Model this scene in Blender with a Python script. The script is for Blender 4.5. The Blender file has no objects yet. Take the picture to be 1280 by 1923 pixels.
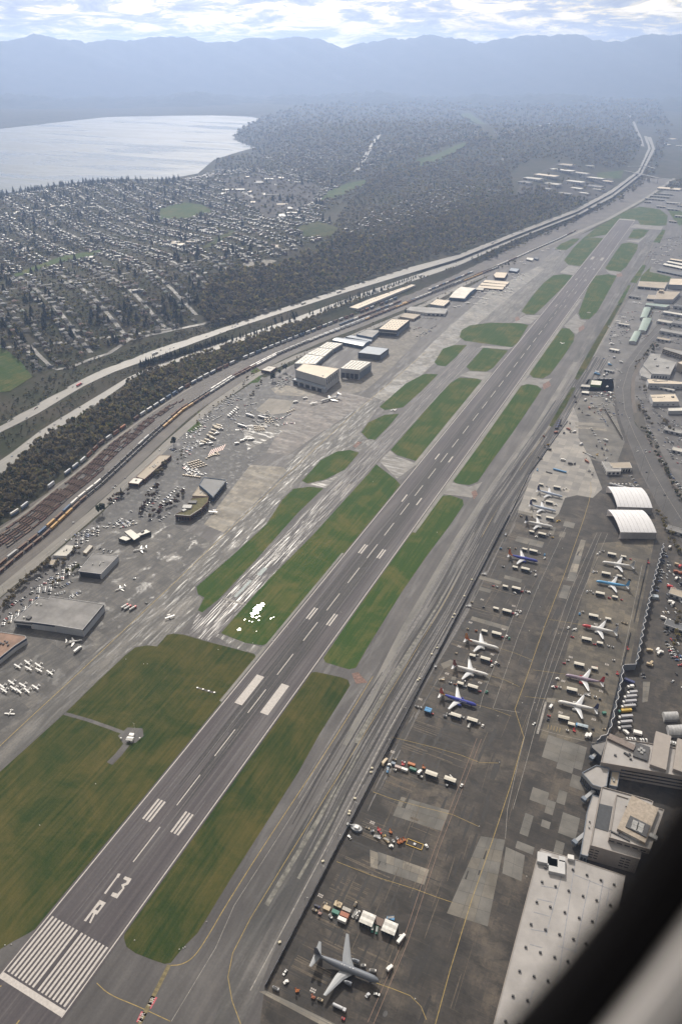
import bpy, bmesh, math, random
import numpy as np
from mathutils import Vector, Matrix
random.seed(11); rng = np.random.default_rng(11)
S = bpy.context.scene; COL = S.collection

# ---------------------------------------------------------------- camera, sky, sun, exposure
F = 1372.26; CX, CY = 640., 961.5                      # focal length and centre in photo pixels (1280 x 1923)
CAM = np.array([314.929, -139.787, 578.0135])
ROT = np.array([[0.90234935, -0.23005436, 0.36447309], [0.43100087, 0.47776313, -0.76549372], [0.00197336, 0.84783099, 0.53026288]])
cd = bpy.data.cameras.new('camera'); cam = bpy.data.objects.new('camera', cd); COL.objects.link(cam); S.camera = cam
mw = Matrix.Identity(4)
for i in range(3):
    for j in range(3): mw[i][j] = ROT[i][j]
    mw[i][3] = CAM[i]
cam.matrix_world = mw
cd.sensor_fit = 'VERTICAL'; cd.sensor_height = 36.0; cd.sensor_width = 36.0 * 1280 / 1923
cd.lens = 36.0 * F / 1923.0; cd.clip_start = 0.01; cd.clip_end = 90000
cd.dof.use_dof = True; cd.dof.focus_distance = 1300.0; cd.dof.aperture_fstop = 4.8; cd.dof.aperture_blades = 0

SUN_AZ, SUN_EL = math.radians(-33.7), math.radians(39.4)   # azimuth from +Y towards +X
SUNV = Vector((math.sin(SUN_AZ) * math.cos(SUN_EL), math.cos(SUN_AZ) * math.cos(SUN_EL), math.sin(SUN_EL)))
sl = bpy.data.lights.new('sun', 'SUN'); sl.energy = 4.8; sl.angle = math.radians(0.55); sl.color = (1.0, 0.92, 0.81)
so = bpy.data.objects.new('sun', sl); COL.objects.link(so); so.rotation_euler = SUNV.to_track_quat('Z', 'Y').to_euler()
so.location = (0, 0, 3000)
S.view_settings.view_transform = 'Standard'; S.view_settings.look = 'None'
S.view_settings.exposure = -0.12; S.view_settings.gamma = 1.0; S.view_settings.use_curve_mapping = False
S.cycles.max_bounces = 6; S.cycles.diffuse_bounces = 2; S.cycles.glossy_bounces = 2; S.cycles.transparent_max_bounces = 8
S.cycles.volume_bounces = 1; S.cycles.sample_clamp_indirect = 4.0; S.cycles.use_denoising = True

class NT:
    """small shorthand for building node graphs"""
    def __init__(s, nt): s.nt = nt; s.n = nt.nodes; s.l = nt.links
    def new(s, t, **kw):
        x = s.n.new(t)
        for k, v in kw.items(): setattr(x, k, v)
        return x
    def put(s, sock, v):
        if v is None: return
        if hasattr(v, 'is_output'): s.l.new(v, sock)
        else:
            if isinstance(v, tuple) and len(v) == 3 and sock.type == 'RGBA': v = v + (1,)
            sock.default_value = v
    def co(s): return s.new('ShaderNodeTexCoord').outputs['Object']
    def map(s, v, scale=(1, 1, 1), rot=(0, 0, 0), loc=(0, 0, 0)):
        m = s.new('ShaderNodeMapping'); s.put(m.inputs['Vector'], v)
        m.inputs['Scale'].default_value = scale; m.inputs['Rotation'].default_value = rot; m.inputs['Location'].default_value = loc
        return m.outputs[0]
    def noise(s, v, scale=1., detail=3., rough=.55, dist=0.):
        m = s.new('ShaderNodeTexNoise'); s.put(m.inputs['Vector'], v); m.inputs['Scale'].default_value = scale
        m.inputs['Detail'].default_value = detail; m.inputs['Roughness'].default_value = rough; m.inputs['Distortion'].default_value = dist
        return m.outputs['Fac']
    def ramp(s, f, stops):
        m = s.new('ShaderNodeValToRGB'); s.put(m.inputs[0], f); e = m.color_ramp.elements
        while len(e) < len(stops): e.new(.5)
        for q, (p, c) in zip(e, stops):
            q.position = p; q.color = (c, c, c, 1) if isinstance(c, (int, float)) else tuple(c) + (1,)
        return m.outputs[0]
    def mix(s, f, a, b, mode='MIX'):
        m = s.new('ShaderNodeMix', data_type='RGBA', blend_type=mode); s.put(m.inputs[0], f); s.put(m.inputs[6], a); s.put(m.inputs[7], b)
        return m.outputs[2]
    def math(s, op, a, b=None, c=None):
        m = s.new('ShaderNodeMath', operation=op); s.put(m.inputs[0], a); s.put(m.inputs[1], b); s.put(m.inputs[2], c); return m.outputs[0]
    def bump(s, h, strength=.3, dist=1.):
        m = s.new('ShaderNodeBump'); m.inputs['Strength'].default_value = strength; m.inputs['Distance'].default_value = dist
        s.put(m.inputs['Height'], h); return m.outputs[0]

W = bpy.data.worlds.new('World'); S.world = W; W.use_nodes = True
w = NT(W.node_tree); w.n.clear()
sky = w.new('ShaderNodeTexSky', sky_type='NISHITA', sun_disc=False, sun_elevation=SUN_EL, sun_rotation=SUN_AZ, altitude=500., air_density=1., dust_density=2.5, ozone_density=1.)
dirv = w.new('ShaderNodeTexCoord').outputs['Generated']
sx = w.new('ShaderNodeSeparateXYZ'); w.put(sx.inputs[0], dirv)
zz = w.math('ADD', w.math('MAXIMUM', sx.outputs[2], 0.0), 0.16)
cv = w.new('ShaderNodeCombineXYZ'); w.put(cv.inputs[0], w.math('DIVIDE', sx.outputs[0], zz)); w.put(cv.inputs[1], w.math('DIVIDE', sx.outputs[1], zz))
c1 = w.noise(cv.outputs[0], .8, 7, .62, .25)
c2 = w.noise(w.map(cv.outputs[0], (1, 1, 1), loc=(4.1, 7.7, 0)), 3.2, 9, .64, .5)
cover = w.ramp(c1, [(.24, 0.), (.42, 1.)])
cc = w.ramp(c2, [(.38, (3.9, 4.3, 5.4)), (.47, (5.6, 5.8, 6.3)), (.53, (10.8, 9.3, 6.6)), (.62, (15.5, 13.8, 11.0))])
# thin cloud is brighter towards the sun
dt = w.new('ShaderNodeVectorMath', operation='DOT_PRODUCT'); w.put(dt.inputs[0], dirv); dt.inputs[1].default_value = tuple(SUNV)
glow = w.math('ADD', .44, w.math('MULTIPLY', w.math('POWER', w.math('MAXIMUM', dt.outputs['Value'], 0.), 4.), 2.6))
cm = w.new('ShaderNodeVectorMath', operation='SCALE'); w.put(cm.inputs[0], cc); w.put(cm.inputs['Scale'], glow)
bg = w.new('ShaderNodeBackground'); w.put(bg.inputs[0], w.mix(cover, sky.outputs[0], cm.outputs[0])); bg.inputs[1].default_value = 0.1
wo = w.new('ShaderNodeOutputWorld'); w.l.new(bg.outputs[0], wo.inputs[0])

# ---------------------------------------------------------------- photo ray <-> place
def ray(px, py): return ROT @ np.array([(px - CX) / F, (CY - py) / F, -1.])
def G(px, py, z=0.):
    d = ray(px, py); t = (z - CAM[2]) / d[2]; p = CAM + d * t; return (float(p[0]), float(p[1]))
def PJ(p):
    q = (np.asarray(p, float) - CAM) @ ROT
    return np.stack([CX + F * q[..., 0] / -q[..., 2], CY - F * q[..., 1] / -q[..., 2]], -1)
def hfit(roof, base):
    b = np.array(G(*base)); hs = np.linspace(0.5, 45, 300)
    return float(min(hs, key=lambda h: np.hypot(*(np.array(G(roof[0], roof[1], h)) - b))))
def inpoly(P, poly):
    P = np.asarray(P, float); x, y = P[..., 0], P[..., 1]; r = np.zeros(x.shape, bool); n = len(poly)
    for i in range(n):
        (x0, y0), (x1, y1) = poly[i], poly[(i + 1) % n]
        c = ((y0 > y) != (y1 > y)) & (x < (x1 - x0) * (y - y0) / ((y1 - y0) if y1 != y0 else 1e-9) + x0); r ^= c
    return r
def ss(t): t = np.clip(t, 0, 1); return t * t * (3 - 2 * t)

# ---------------------------------------------------------------- terrain
ZN, ZF = 12., 19.
def curve(pts, z):
    q = sorted([G(x, y, z)[::-1] for x, y in pts]); return np.array([a for a, _ in q]), np.array([b for _, b in q])
C_R = curve([(0, 985), (39, 960), (87, 922), (156, 868), (189, 836), (265, 782), (344, 731), (388, 707), (440, 682), (502, 656), (581, 625), (631, 605), (718, 572), (790, 543), (850, 517), (960, 465), (1090, 405), (1170, 355), (1240, 305)], 0)
C_N1 = curve([(0, 894), (82, 820), (151, 781), (220, 733), (261, 702), (316, 686), (420, 653), (564, 603), (674, 562), (860, 499), (977, 446), (1087, 403), (1149, 370.5), (1204, 327.5), (1229, 280), (1219, 250)], ZN)
C_N2 = curve([(0, 868), (82, 805), (192, 739), (247, 705), (296, 686), (440, 636), (557, 596), (674, 553), (860, 489), (977, 439.5), (1084, 398.5), (1149, 363), (1200, 325), (1222, 279), (1212, 250)], ZN)
C_F1 = curve([(0, 813), (65, 781), (151, 729), (206, 702), (309, 665), (440, 617), (640, 552), (860, 486), (977, 438.5), (1083, 397.5), (1149, 362), (1199, 324), (1221, 279), (1211.5, 250)], ZF)
C_F2 = curve([(0, 800), (69, 760), (141, 720), (179, 700), (296, 655), (440, 609), (516, 583), (640, 543), (781, 498.6), (860, 478), (977, 432), (1080, 393), (1149, 355), (1197, 320), (1216, 278), (1206, 248)], ZF)
def cx(c, y): return np.interp(y, c[0], c[1])
LAKE = [G(*p) for p in [(-300, 400), (0, 365), (100, 348), (200, 337), (315, 336), (372, 326), (402, 300), (450, 285), (480, 277), (446, 266), (440, 255), (452, 243), (488, 223), (470, 219), (400, 217), (320, 217.5), (200, 220), (90, 232), (0, 242), (-300, 262)]]
def lakedist(x, y):
    d = np.full(np.shape(x), 1e9)
    for i in range(len(LAKE)):
        (ax, ay), (bx, by) = LAKE[i], LAKE[(i + 1) % len(LAKE)]
        vx, vy = bx - ax, by - ay; t = np.clip(((x - ax) * vx + (y - ay) * vy) / (vx * vx + vy * vy), 0, 1)
        d = np.minimum(d, np.hypot(x - ax - t * vx, y - ay - t * vy))
    return np.where(inpoly(np.stack([x, y], -1), LAKE), -d, d)
def Hraw(x, y):
    r, n1, n2, f1, f2 = (cx(c, y) for c in (C_R, C_N1, C_N2, C_F1, C_F2))
    z = np.zeros_like(x)
    z = np.where(x < r, np.clip((r - x) / np.maximum(r - n1, 4) , 0, 1) * ZN, z)
    z = np.where(x < n1, ZN, z)
    z = np.where(x < n2, ZN + np.clip((n2 - x) / np.maximum(n2 - f1, 1.5), 0, 1) * (ZF - ZN), z)
    e = f2 - x
    up = 52 * ss(e / 340) * (1 - .62 * ss((e - 420) / 1000)) + 70 * np.exp(-((x + 1750) / 1500) ** 2 - ((y - 5700) / 1500) ** 2) * ss(e / 500)
    up = up + 5 * np.sin(x / 170. + y / 260.) * ss(e / 300) + 9 * np.sin(x / 410. - y / 530.) * ss(e / 600)
    z = np.where(e > 0, ZF + up, z)
    fade = ss((y - 6200) / 1500); z = z * (1 - fade) + fade * (70 * np.exp(-((x + 1750) / 1500) ** 2 - ((y - 5700) / 1500) ** 2) + 14 + 10 * np.sin(x / 900. + y / 1300.)) * ss((f2 + 400 - x) / 900 )
    ld = lakedist(x, y)
    return np.where(ld < 0, -4., z * ss(ld / 520) + 1.6 * np.clip(ld / 20, 0, 1) * (e > 0))
XG = np.unique(np.concatenate([np.arange(-17400, -3200, 200), np.arange(-3200, -900, 50), np.arange(-900, -60, 8), np.arange(-60, 800, 40), np.arange(800, 7001, 300)])).astype(float)
YG = np.unique(np.concatenate([np.arange(-900, 4600, 22), np.arange(4600, 9000, 70), np.arange(9000, 18001, 300)])).astype(float)
GX, GY = np.meshgrid(XG, YG); HG = Hraw(GX, GY)
def H(x, y):
    x = np.asarray(x, float); y = np.asarray(y, float)
    i = np.clip(np.searchsorted(XG, x) - 1, 0, len(XG) - 2); j = np.clip(np.searchsorted(YG, y) - 1, 0, len(YG) - 2)
    u = np.clip((x - XG[i]) / (XG[i + 1] - XG[i]), 0, 1); v = np.clip((y - YG[j]) / (YG[j + 1] - YG[j]), 0, 1)
    return HG[j, i] * (1 - u) * (1 - v) + HG[j, i + 1] * u * (1 - v) + HG[j + 1, i] * (1 - u) * v + HG[j + 1, i + 1] * u * v
TT = np.geomspace(420, 16500, 420)
def TV(P):
    """photo points -> points on the terrain"""
    P = np.asarray(P, float).reshape(-1, 2); out = np.zeros((len(P), 3))
    for k in range(0, len(P), 2000):
        q = P[k:k + 2000]; d = np.stack([(q[:, 0] - CX) / F, (CY - q[:, 1]) / F, -np.ones(len(q))], -1) @ ROT.T
        d /= np.linalg.norm(d, axis=1)[:, None]
        p = CAM + d[:, None, :] * TT[None, :, None]; g = p[..., 2] - H(p[..., 0], p[..., 1])
        i = np.clip(np.argmax(g < 0, 1), 1, None); a = np.arange(len(q)); g0, g1 = g[a, i - 1], g[a, i]
        f = np.clip(g0 / np.maximum(g0 - g1, 1e-6), 0, 1); t = TT[i - 1] + (TT[i] - TT[i - 1]) * f
        o = CAM + d * t[:, None]; o[:, 2] = H(o[:, 0], o[:, 1]); o[(g[:, -1] > 0) & (i == 1), 2] = -99; out[k:k + 2000] = o
    return out
def T(px, py): return TV([(px, py)])[0]

# ---------------------------------------------------------------- object helpers
def prop(o, label=None, cat=None, group=None, kind=None):
    if label: o['label'] = label
    if cat: o['category'] = cat
    if group: o['group'] = group
    if kind: o['kind'] = kind
    return o
def link(name, data, parent=None, loc=(0, 0, 0), rz=0.):
    o = bpy.data.objects.new(name, data); COL.objects.link(o); o.location = loc
    if rz: o.rotation_euler = (0, 0, rz)
    if parent is not None: o.parent = parent
    return o
class MB:
    """collects faces with material slots and makes one mesh"""
    def __init__(s): s.v = []; s.f = []; s.m = []; s.mats = []; s.sm = []
    def slot(s, m):
        if m not in s.mats: s.mats.append(m)
        return s.mats.index(m)
    def add(s, vs, fs, m, smooth=False):
        k = len(s.v); s.v += [tuple(map(float, p)) for p in vs]; q = s.slot(m)
        for f in fs: s.f.append(tuple(i + k for i in f)); s.m.append(q); s.sm.append(smooth)
        return s
    def box(s, x0, x1, y0, y1, z0, z1, m, top=None):
        vs = [(x0, y0, z0), (x1, y0, z0), (x1, y1, z0), (x0, y1, z0), (x0, y0, z1), (x1, y0, z1), (x1, y1, z1), (x0, y1, z1)]
        s.add(vs, [(3, 2, 1, 0), (0, 1, 5, 4), (1, 2, 6, 5), (2, 3, 7, 6), (3, 0, 4, 7)], m); s.add(vs[4:], [(0, 1, 2, 3)], top or m); return s
    def prism(s, poly, z0, z1, m, top=None, cap=True, bottom=False):
        a = sum(poly[i][0] * poly[(i + 1) % len(poly)][1] - poly[(i + 1) % len(poly)][0] * poly[i][1] for i in range(len(poly)))
        if a < 0: poly = poly[::-1]
        n = len(poly); vs = [(x, y, z0) for x, y in poly] + [(x, y, z1) for x, y in poly]
        s.add(vs, [(i, (i + 1) % n, n + (i + 1) % n, n + i) for i in range(n)], m)
        if cap: s.add(vs[n:], [tuple(range(n))], top or m)
        if bottom: s.add(vs[:n], [tuple(range(n))[::-1]], m)
        return s
    def bar(s, a, b, r, m, n=6, r2=None):
        a, b = Vector(a), Vector(b); d = (b - a).normalized(); u = d.orthogonal().normalized(); w_ = d.cross(u); r2 = r if r2 is None else r2
        vs = [a + (u * math.cos(t) + w_ * math.sin(t)) * r for t in [2 * math.pi * i / n for i in range(n)]] + [b + (u * math.cos(t) + w_ * math.sin(t)) * r2 for t in [2 * math.pi * i / n for i in range(n)]]
        s.add(vs, [(i, (i + 1) % n, n + (i + 1) % n, n + i) for i in range(n)], m, n > 6); s.add(vs, [tuple(range(n))[::-1], tuple(range(n, 2 * n))], m); return s
    def loft(s, rings, m, smooth=True, caps=True, matf=None):
        n = len(rings[0])
        for k in range(len(rings) - 1):
            for i in range(n):
                j = (i + 1) % n; mm = matf(k, i) if matf else m
                s.add([rings[k][i], rings[k][j], rings[k + 1][j], rings[k + 1][i]], [(0, 1, 2, 3)], mm, smooth)
        if caps:
            s.add(rings[0], [tuple(range(n))[::-1]], matf(0, 0) if matf else m); s.add(rings[-1], [tuple(range(n))], matf(len(rings) - 2, 0) if matf else m)
        return s
    def mesh(s, name, weld=False):
        me = bpy.data.meshes.new(name); me.from_pydata(s.v, [], s.f)
        for m in s.mats: me.materials.append(m)
        me.polygons.foreach_set('material_index', s.m); me.polygons.foreach_set('use_smooth', s.sm)
        if weld:
            b = bmesh.new(); b.from_mesh(me); bmesh.ops.remove_doubles(b, verts=b.verts, dist=.0008); bmesh.ops.recalc_face_normals(b, faces=b.faces); b.to_mesh(me); b.free()
        me.update(); return me
    def build(s, name, parent=None, loc=(0, 0, 0), rz=0., weld=False): return link(name, s.mesh(name, weld), parent, loc, rz)
def thing(name, label, cat, loc=(0, 0, 0), rz=0., group=None, data=None):
    return prop(link(name, data, None, loc, rz), label, cat, group)
def dup(o, loc=None, rz=None, label=None, group=None, parent=None):
    c = o.copy(); COL.objects.link(c)
    if parent is not None: c.parent = parent
    if loc is not None: c.location = loc
    if rz is not None: c.rotation_euler = (0, 0, rz)
    if label: c['label'] = label
    if group: c['group'] = group
    for ch in o.children: dup(ch, parent=c)
    return c
def dense(name, V, T3, mi, mats, smooth=False):
    """big triangle mesh from arrays"""
    me = bpy.data.meshes.new(name); n = len(T3)
    me.vertices.add(len(V)); me.vertices.foreach_set('co', np.asarray(V, np.float32).ravel())
    me.loops.add(n * 3); me.loops.foreach_set('vertex_index', np.asarray(T3, np.int32).ravel())
    me.polygons.add(n); me.polygons.foreach_set('loop_start', np.arange(0, n * 3, 3, dtype=np.int32))
    try: me.polygons.foreach_set('loop_total', np.full(n, 3, np.int32))
    except Exception: pass
    for m in mats: me.materials.append(m)
    me.polygons.foreach_set('material_index', np.asarray(mi, np.int32))
    if smooth: me.polygons.foreach_set('use_smooth', np.ones(n, bool))
    me.update(calc_edges=True); me.validate(); return me

# ---------------------------------------------------------------- materials
MATS = {}
def M(name, col, rough=.7, var=.18, scale=.35, spec=.35, metal=0., col2=None, alpha=None):
    """plain material with a little mottling"""
    if name in MATS: return MATS[name]
    m = bpy.data.materials.new(name); m.use_nodes = True; t = NT(m.node_tree); b = t.n['Principled BSDF']
    n = t.noise(t.co(), scale, 4, .6)
    c2 = col2 or tuple(c * (1 - var * 1.6) for c in col); c1 = tuple(min(1, c * (1 + var * .6)) for c in col) if not col2 else col
    t.put(b.inputs['Base Color'], t.mix(t.ramp(n, [(.32, 0.), (.68, 1.)]), c2, c1))
    b.inputs['Roughness'].default_value = rough; b.inputs['Specular IOR Level'].default_value = spec; b.inputs['Metallic'].default_value = metal
    MATS[name] = m; return m
def pave(name, dark, mid, light, streak=(.22, .006), blotch=.013, rot=0., wet=0., wrough=.2, rough=.75, fine=.5, k=(.5, .35, .15), joints=None, wetscale=None, wt=(.50, .60), stain=0.):
    """asphalt or concrete: large stains, streaks along the traffic, fine grain, joints and damp patches"""
    m = bpy.data.materials.new(name); m.use_nodes = True; t = NT(m.node_tree); b = t.n['Principled BSDF']; co = t.map(t.co(), (1, 1, 1), (0, 0, rot))
    n1 = t.noise(co, blotch, 5, .6, .4); n2 = t.noise(t.map(co, (streak[0], streak[1], 1)), 1., 4, .6, .15); n3 = t.noise(co, fine, 3, .6)
    v = t.math('ADD', t.math('ADD', t.math('MULTIPLY', n1, k[0]), t.math('MULTIPLY', n2, k[1])), t.math('MULTIPLY', n3, k[2]))
    c = t.ramp(v, [(.39, dark), (.5, mid), (.60, light)])
    if stain:
        ns = t.noise(t.map(co, (.05, .075, 1), loc=(3, 9, 0)), 1., 7, .68, .6); c = t.mix(t.math('MULTIPLY', t.ramp(ns, [(.50, 0.), (.62, 1.)]), stain), c, tuple(x * .55 for x in dark))
        nl = t.noise(t.map(co, (.035, .9, 1), loc=(7, 2, 0)), 1., 4, .7, .2); c = t.mix(t.math('MULTIPLY', t.ramp(nl, [(.56, 0.), (.68, 1.)]), stain * .55), c, light)
    if joints:
        br = t.new('ShaderNodeTexBrick'); t.put(br.inputs['Vector'], co); br.offset = 0.; br.inputs['Scale'].default_value = 1.
        br.inputs['Brick Width'].default_value = joints; br.inputs['Row Height'].default_value = joints; br.inputs['Mortar Size'].default_value = .16
        br.inputs['Color1'].default_value = (.70, .70, .71, 1); br.inputs['Color2'].default_value = (1.18, 1.15, 1.1, 1); br.inputs['Mortar'].default_value = (.72, .72, .72, 1)
        c = t.mix(1., c, br.outputs[0], 'MULTIPLY')
    r = rough
    if wet:
        ws = wetscale or (streak[0] * .6, streak[1] * 2.2)
        n4 = t.noise(t.map(co, (ws[0], ws[1], 1), loc=(13, 5, 0)), 1., 6, .65, .5)
        wm = t.ramp(n4, [(wt[0], 0.), (wt[1], 1.)]); c = t.mix(t.math('MULTIPLY', wm, .45 * wet), c, tuple(x * .35 for x in dark))
        r = t.math('SUBTRACT', rough, t.math('MULTIPLY', wm, (rough - wrough) * wet))
    t.put(b.inputs['Base Color'], c); t.put(b.inputs['Roughness'], r); b.inputs['Specular IOR Level'].default_value = .45
    MATS[name] = m; return m
def sward(name, g1, g2, br, rot=0., bscale=.012, thr=(.45, .62)):
    m = bpy.data.materials.new(name); m.use_nodes = True; t = NT(m.node_tree); b = t.n['Principled BSDF']; co = t.map(t.co(), (1, 1, 1), (0, 0, rot))
    n1 = t.noise(co, bscale, 9, .7, .5); n2 = t.noise(t.map(co, (.35, .012, 1)), 1., 3, .6); n3 = t.noise(co, .5, 4, .7)
    g = t.mix(t.ramp(t.math('ADD', t.math('MULTIPLY', n3, .5), t.math('MULTIPLY', n2, .5)), [(.36, 0.), (.64, 1.)]), g1, g2)
    f = t.ramp(t.math('ADD', t.math('MULTIPLY', n1, .72), t.math('MULTIPLY', n2, .28)), [(thr[0], 0.), (thr[1], 1.)])
    t.put(b.inputs['Base Color'], t.mix(f, g, br)); b.inputs['Roughness'].default_value = .95; b.inputs['Specular IOR Level'].default_value = .1
    t.put(b.inputs['Normal'], t.bump(n3, .5, .6)); MATS[name] = m; return m
# ================================================================ SETTING
def px(pts, z=0.): return [G(x, y, z) for x, y in pts]
def sheet(name, pts, z, m, parent=None, kind='structure', world=False):
    p = pts if world else px(pts)
    b = MB(); b.prism(p, z - .012, z, m); o = b.build(name, parent)
    if parent is None: o['kind'] = kind
    return o
def ribbon_pts(c, wd):
    c = [Vector((x, y)) for x, y in c]; L, R = [], []
    for i, p in enumerate(c):
        d = (c[min(i + 1, len(c) - 1)] - c[max(i - 1, 0)]).normalized(); n = Vector((-d.y, d.x)) * wd / 2; L.append(p + n); R.append(p - n)
    return L, R
def ribbon(name, c, wd, z, m, parent=None, drape=False, thick=.012, kind='structure'):
    L, R = ribbon_pts(c, wd); b = MB(); n = len(L)
    zz = (lambda p: float(H(p.x, p.y)) + z) if drape else (lambda p: z)
    vs = [(p.x, p.y, zz(p)) for p in L] + [(p.x, p.y, zz(p)) for p in R]
    b.add(vs, [(i, n + i, n + i + 1, i + 1) for i in range(n - 1)], m)
    lo = [(x, y, q - thick) for x, y, q in vs]
    b.add(vs + lo, [(i, i + 1, 2 * n + i + 1, 2 * n + i) for i in range(n - 1)] + [(n + i + 1, n + i, 3 * n + i, 3 * n + i + 1) for i in range(n - 1)], m)
    o = b.build(name, parent)
    if parent is None: o['kind'] = kind
    return o
def resample(c, step):
    out = [c[0]]
    for a, b in zip(c, c[1:]):
        d = math.hypot(b[0] - a[0], b[1] - a[1]); n = max(1, int(d / step)); out += [(a[0] + (b[0] - a[0]) * i / n, a[1] + (b[1] - a[1]) * i / n) for i in range(1, n + 1)]
    return out
def smooth(c, n=2):
    for _ in range(n):
        o = [c[0]]
        for a, b in zip(c, c[1:]): o += [(a[0] * .75 + b[0] * .25, a[1] * .75 + b[1] * .25), (a[0] * .25 + b[0] * .75, a[1] * .25 + b[1] * .75)]
        c = o + [c[-1]]
    return c

# ground, far plain and hills -------------------------------------------------
gm = sward('ground_soil', (.026, .034, .016), (.044, .046, .026), (.070, .062, .048), 0, .009, (.42, .6))
V = np.stack([GX.ravel(), GY.ravel(), HG.ravel()], 1); ny, nx = GX.shape
a = (np.arange(ny - 1)[:, None] * nx + np.arange(nx - 1)[None]).ravel()
T3 = np.concatenate([np.stack([a, a + 1, a + nx + 1], 1), np.stack([a, a + nx + 1, a + nx], 1)])
gme = dense('ground', V, T3, np.zeros(len(T3)), [gm], True); prop(link('ground', gme), kind='structure')

mm = M('mountain_forest', (.030, .040, .036), .95, .3, .004, .05, col2=(.06, .065, .06))
def ridge(name, r0, r1, nr, hf, na=420):
    az = np.radians(np.linspace(-74, 22, na)); r = np.linspace(r0, r1, nr); A, R_ = np.meshgrid(az, r)
    Z = hf(A, (R_ - r0) / (r1 - r0)); X = CAM[0] + R_ * np.sin(A); Y = CAM[1] + R_ * np.cos(A)
    i = (np.arange(nr - 1)[:, None] * na + np.arange(na - 1)[None]).ravel(); t3 = np.concatenate([np.stack([i, i + 1, i + na + 1], 1), np.stack([i, i + na + 1, i + na], 1)])
    o = link(name, dense(name, np.stack([X.ravel(), Y.ravel(), Z.ravel()], 1), t3[:, ::-1] if False else t3, np.zeros(len(t3)), [mm], True)); o['kind'] = 'structure'; return o
def nz(a, s, seed):
    r = np.random.default_rng(seed); v = np.zeros_like(a)
    for k in range(7): v += np.sin(a * s * 1.9 ** k + r.uniform(0, 6.28)) * .62 ** k
    return v
AZK = np.radians([-74, -52, -48, -45, -43, -40, -36, -33, -29, -27.5, -26.2, -25, -23, -20, -16, -12, -8, -4, 0, 22])
HK = [773, 794, 787, 790, 815, 803, 810, 813, 825, 815, 774, 757, 809, 841, 821, 857, 837, 849, 853, 837]
def hm(A, u):
    crest = 578 + (np.interp(A, AZK, HK) - 620) * 1.22 + 9 * nz(A, 55, 3) + 9 * np.abs(nz(A, 190, 4)) + 4 * nz(A, 420, 7)
    s = np.minimum(u / .62, 1.); prof = .02 + .98 * s ** 1.25; back = np.where(u > .62, 1 - (u - .62) * .9, 1.)
    return crest * prof * back * 1.0 + np.sin(np.pi * np.minimum(u, 1)) * 38 * nz(A + u * .22, 44, 5) * s
ridge('mountains', 13400, 17600, 60, hm)
def hl(A, u): return -6 + np.sin(np.pi * u) * (70 + 26 * nz(A, 31, 8) + 22 * nz(A + u * .3, 90, 9))
ridge('foothills', 10600, 13700, 24, hl)

wm_ = bpy.data.materials.new('lake_water'); wm_.use_nodes = True; t = NT(wm_.node_tree); b = t.n['Principled BSDF']; co = t.co()
nA = t.noise(t.map(co, (.0007, .0030, 1), (0, 0, math.radians(62))), 1., 5, .6, .6); nB = t.noise(co, .05, 4, .6)
t.put(b.inputs['Base Color'], t.mix(nA, (.03, .05, .07), (.05, .07, .09))); t.put(b.inputs['Roughness'], t.ramp(nA, [(.41, .24), (.5, .38), (.59, .54)]))
b.inputs['Specular IOR Level'].default_value = .5; b.inputs['IOR'].default_value = 1.33; t.put(b.inputs['Normal'], t.bump(nB, .1, 1.))
sheet('lake', LAKE, .6, wm_, world=True)

# airfield pavement -------------------------------------------------------------
fa_ = np.array(G(955, 966)) - np.array(G(497, 1851)); FDIR = fa_ / np.hypot(*fa_); AROT = float(math.atan2(FDIR[0], FDIR[1]))
A1 = pave('old_asphalt', (.046, .043, .045), (.070, .066, .068), (.100, .094, .094), (.16, .006), .011, wet=.35, wrough=.4)
A_TW = pave('taxiway_asphalt', (.026, .027, .029), (.062, .059, .060), (.135, .127, .124), (.12, .0035), .008, wet=.5, wrough=.38, k=(.4, .48, .12))
A_TE = pave('damp_east_ramp', (.045, .044, .045), (.085, .082, .08), (.16, .15, .14), (.10, .008), .016, wet=.95, wrough=.34, k=(.36, .46, .18), wt=(.49, .66), wetscale=(.34, .030))
A_EA = pave('east_apron_asphalt', (.050, .049, .051), (.078, .076, .077), (.13, .124, .118), (.3, .06), .05, wet=.85, wrough=.31, wetscale=(.055, .04), wt=(.54, .66), joints=15., rot=.18, k=(.42, .36, .22))
A_RW = pave('runway_asphalt', (.034, .029, .036), (.054, .047, .054), (.084, .075, .080), (.30, .0022), .010, wet=.3, wrough=.42, k=(.28, .56, .16))
A_R2 = pave('small_runway_asphalt', (.034, .032, .036), (.062, .057, .061), (.11, .102, .104), (.55, .006), .02, wet=.95, wrough=.31, k=(.25, .6, .15), wetscale=(.9, .018), wt=(.51, .60))
A_WA = pave('west_apron_pavement', (.014, .012, .011), (.035, .0295, .0265), (.083, .069, .056), (.05, .03), .016, wet=.15, wrough=.45, joints=7.6, k=(.5, .32, .18), rot=AROT, stain=.8)
A_ST = pave('stall_concrete', (.045, .040, .033), (.080, .070, .056), (.14, .12, .09), (.02, .05), .02, joints=7.6, k=(.55, .25, .2), rot=AROT, stain=.55)
A_NC = pave('new_concrete', (.19, .185, .18), (.235, .225, .215), (.29, .275, .26), (.02, .02), .03, joints=12.5, wet=.2, wrough=.4)
A_CE = pave('pale_concrete', (.15, .138, .12), (.19, .174, .15), (.24, .22, .19), (.03, .03), .03, joints=6.1, wet=.25, wrough=.35)
A_RD = pave('road_asphalt', (.044, .042, .043), (.060, .057, .058), (.08, .077, .077), (.3, .02), .02, rot=.4)
A_FR = pave('freeway_concrete', (.12, .114, .105), (.155, .147, .136), (.19, .18, .167), (.4, .004), .02, rough=.55)
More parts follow.
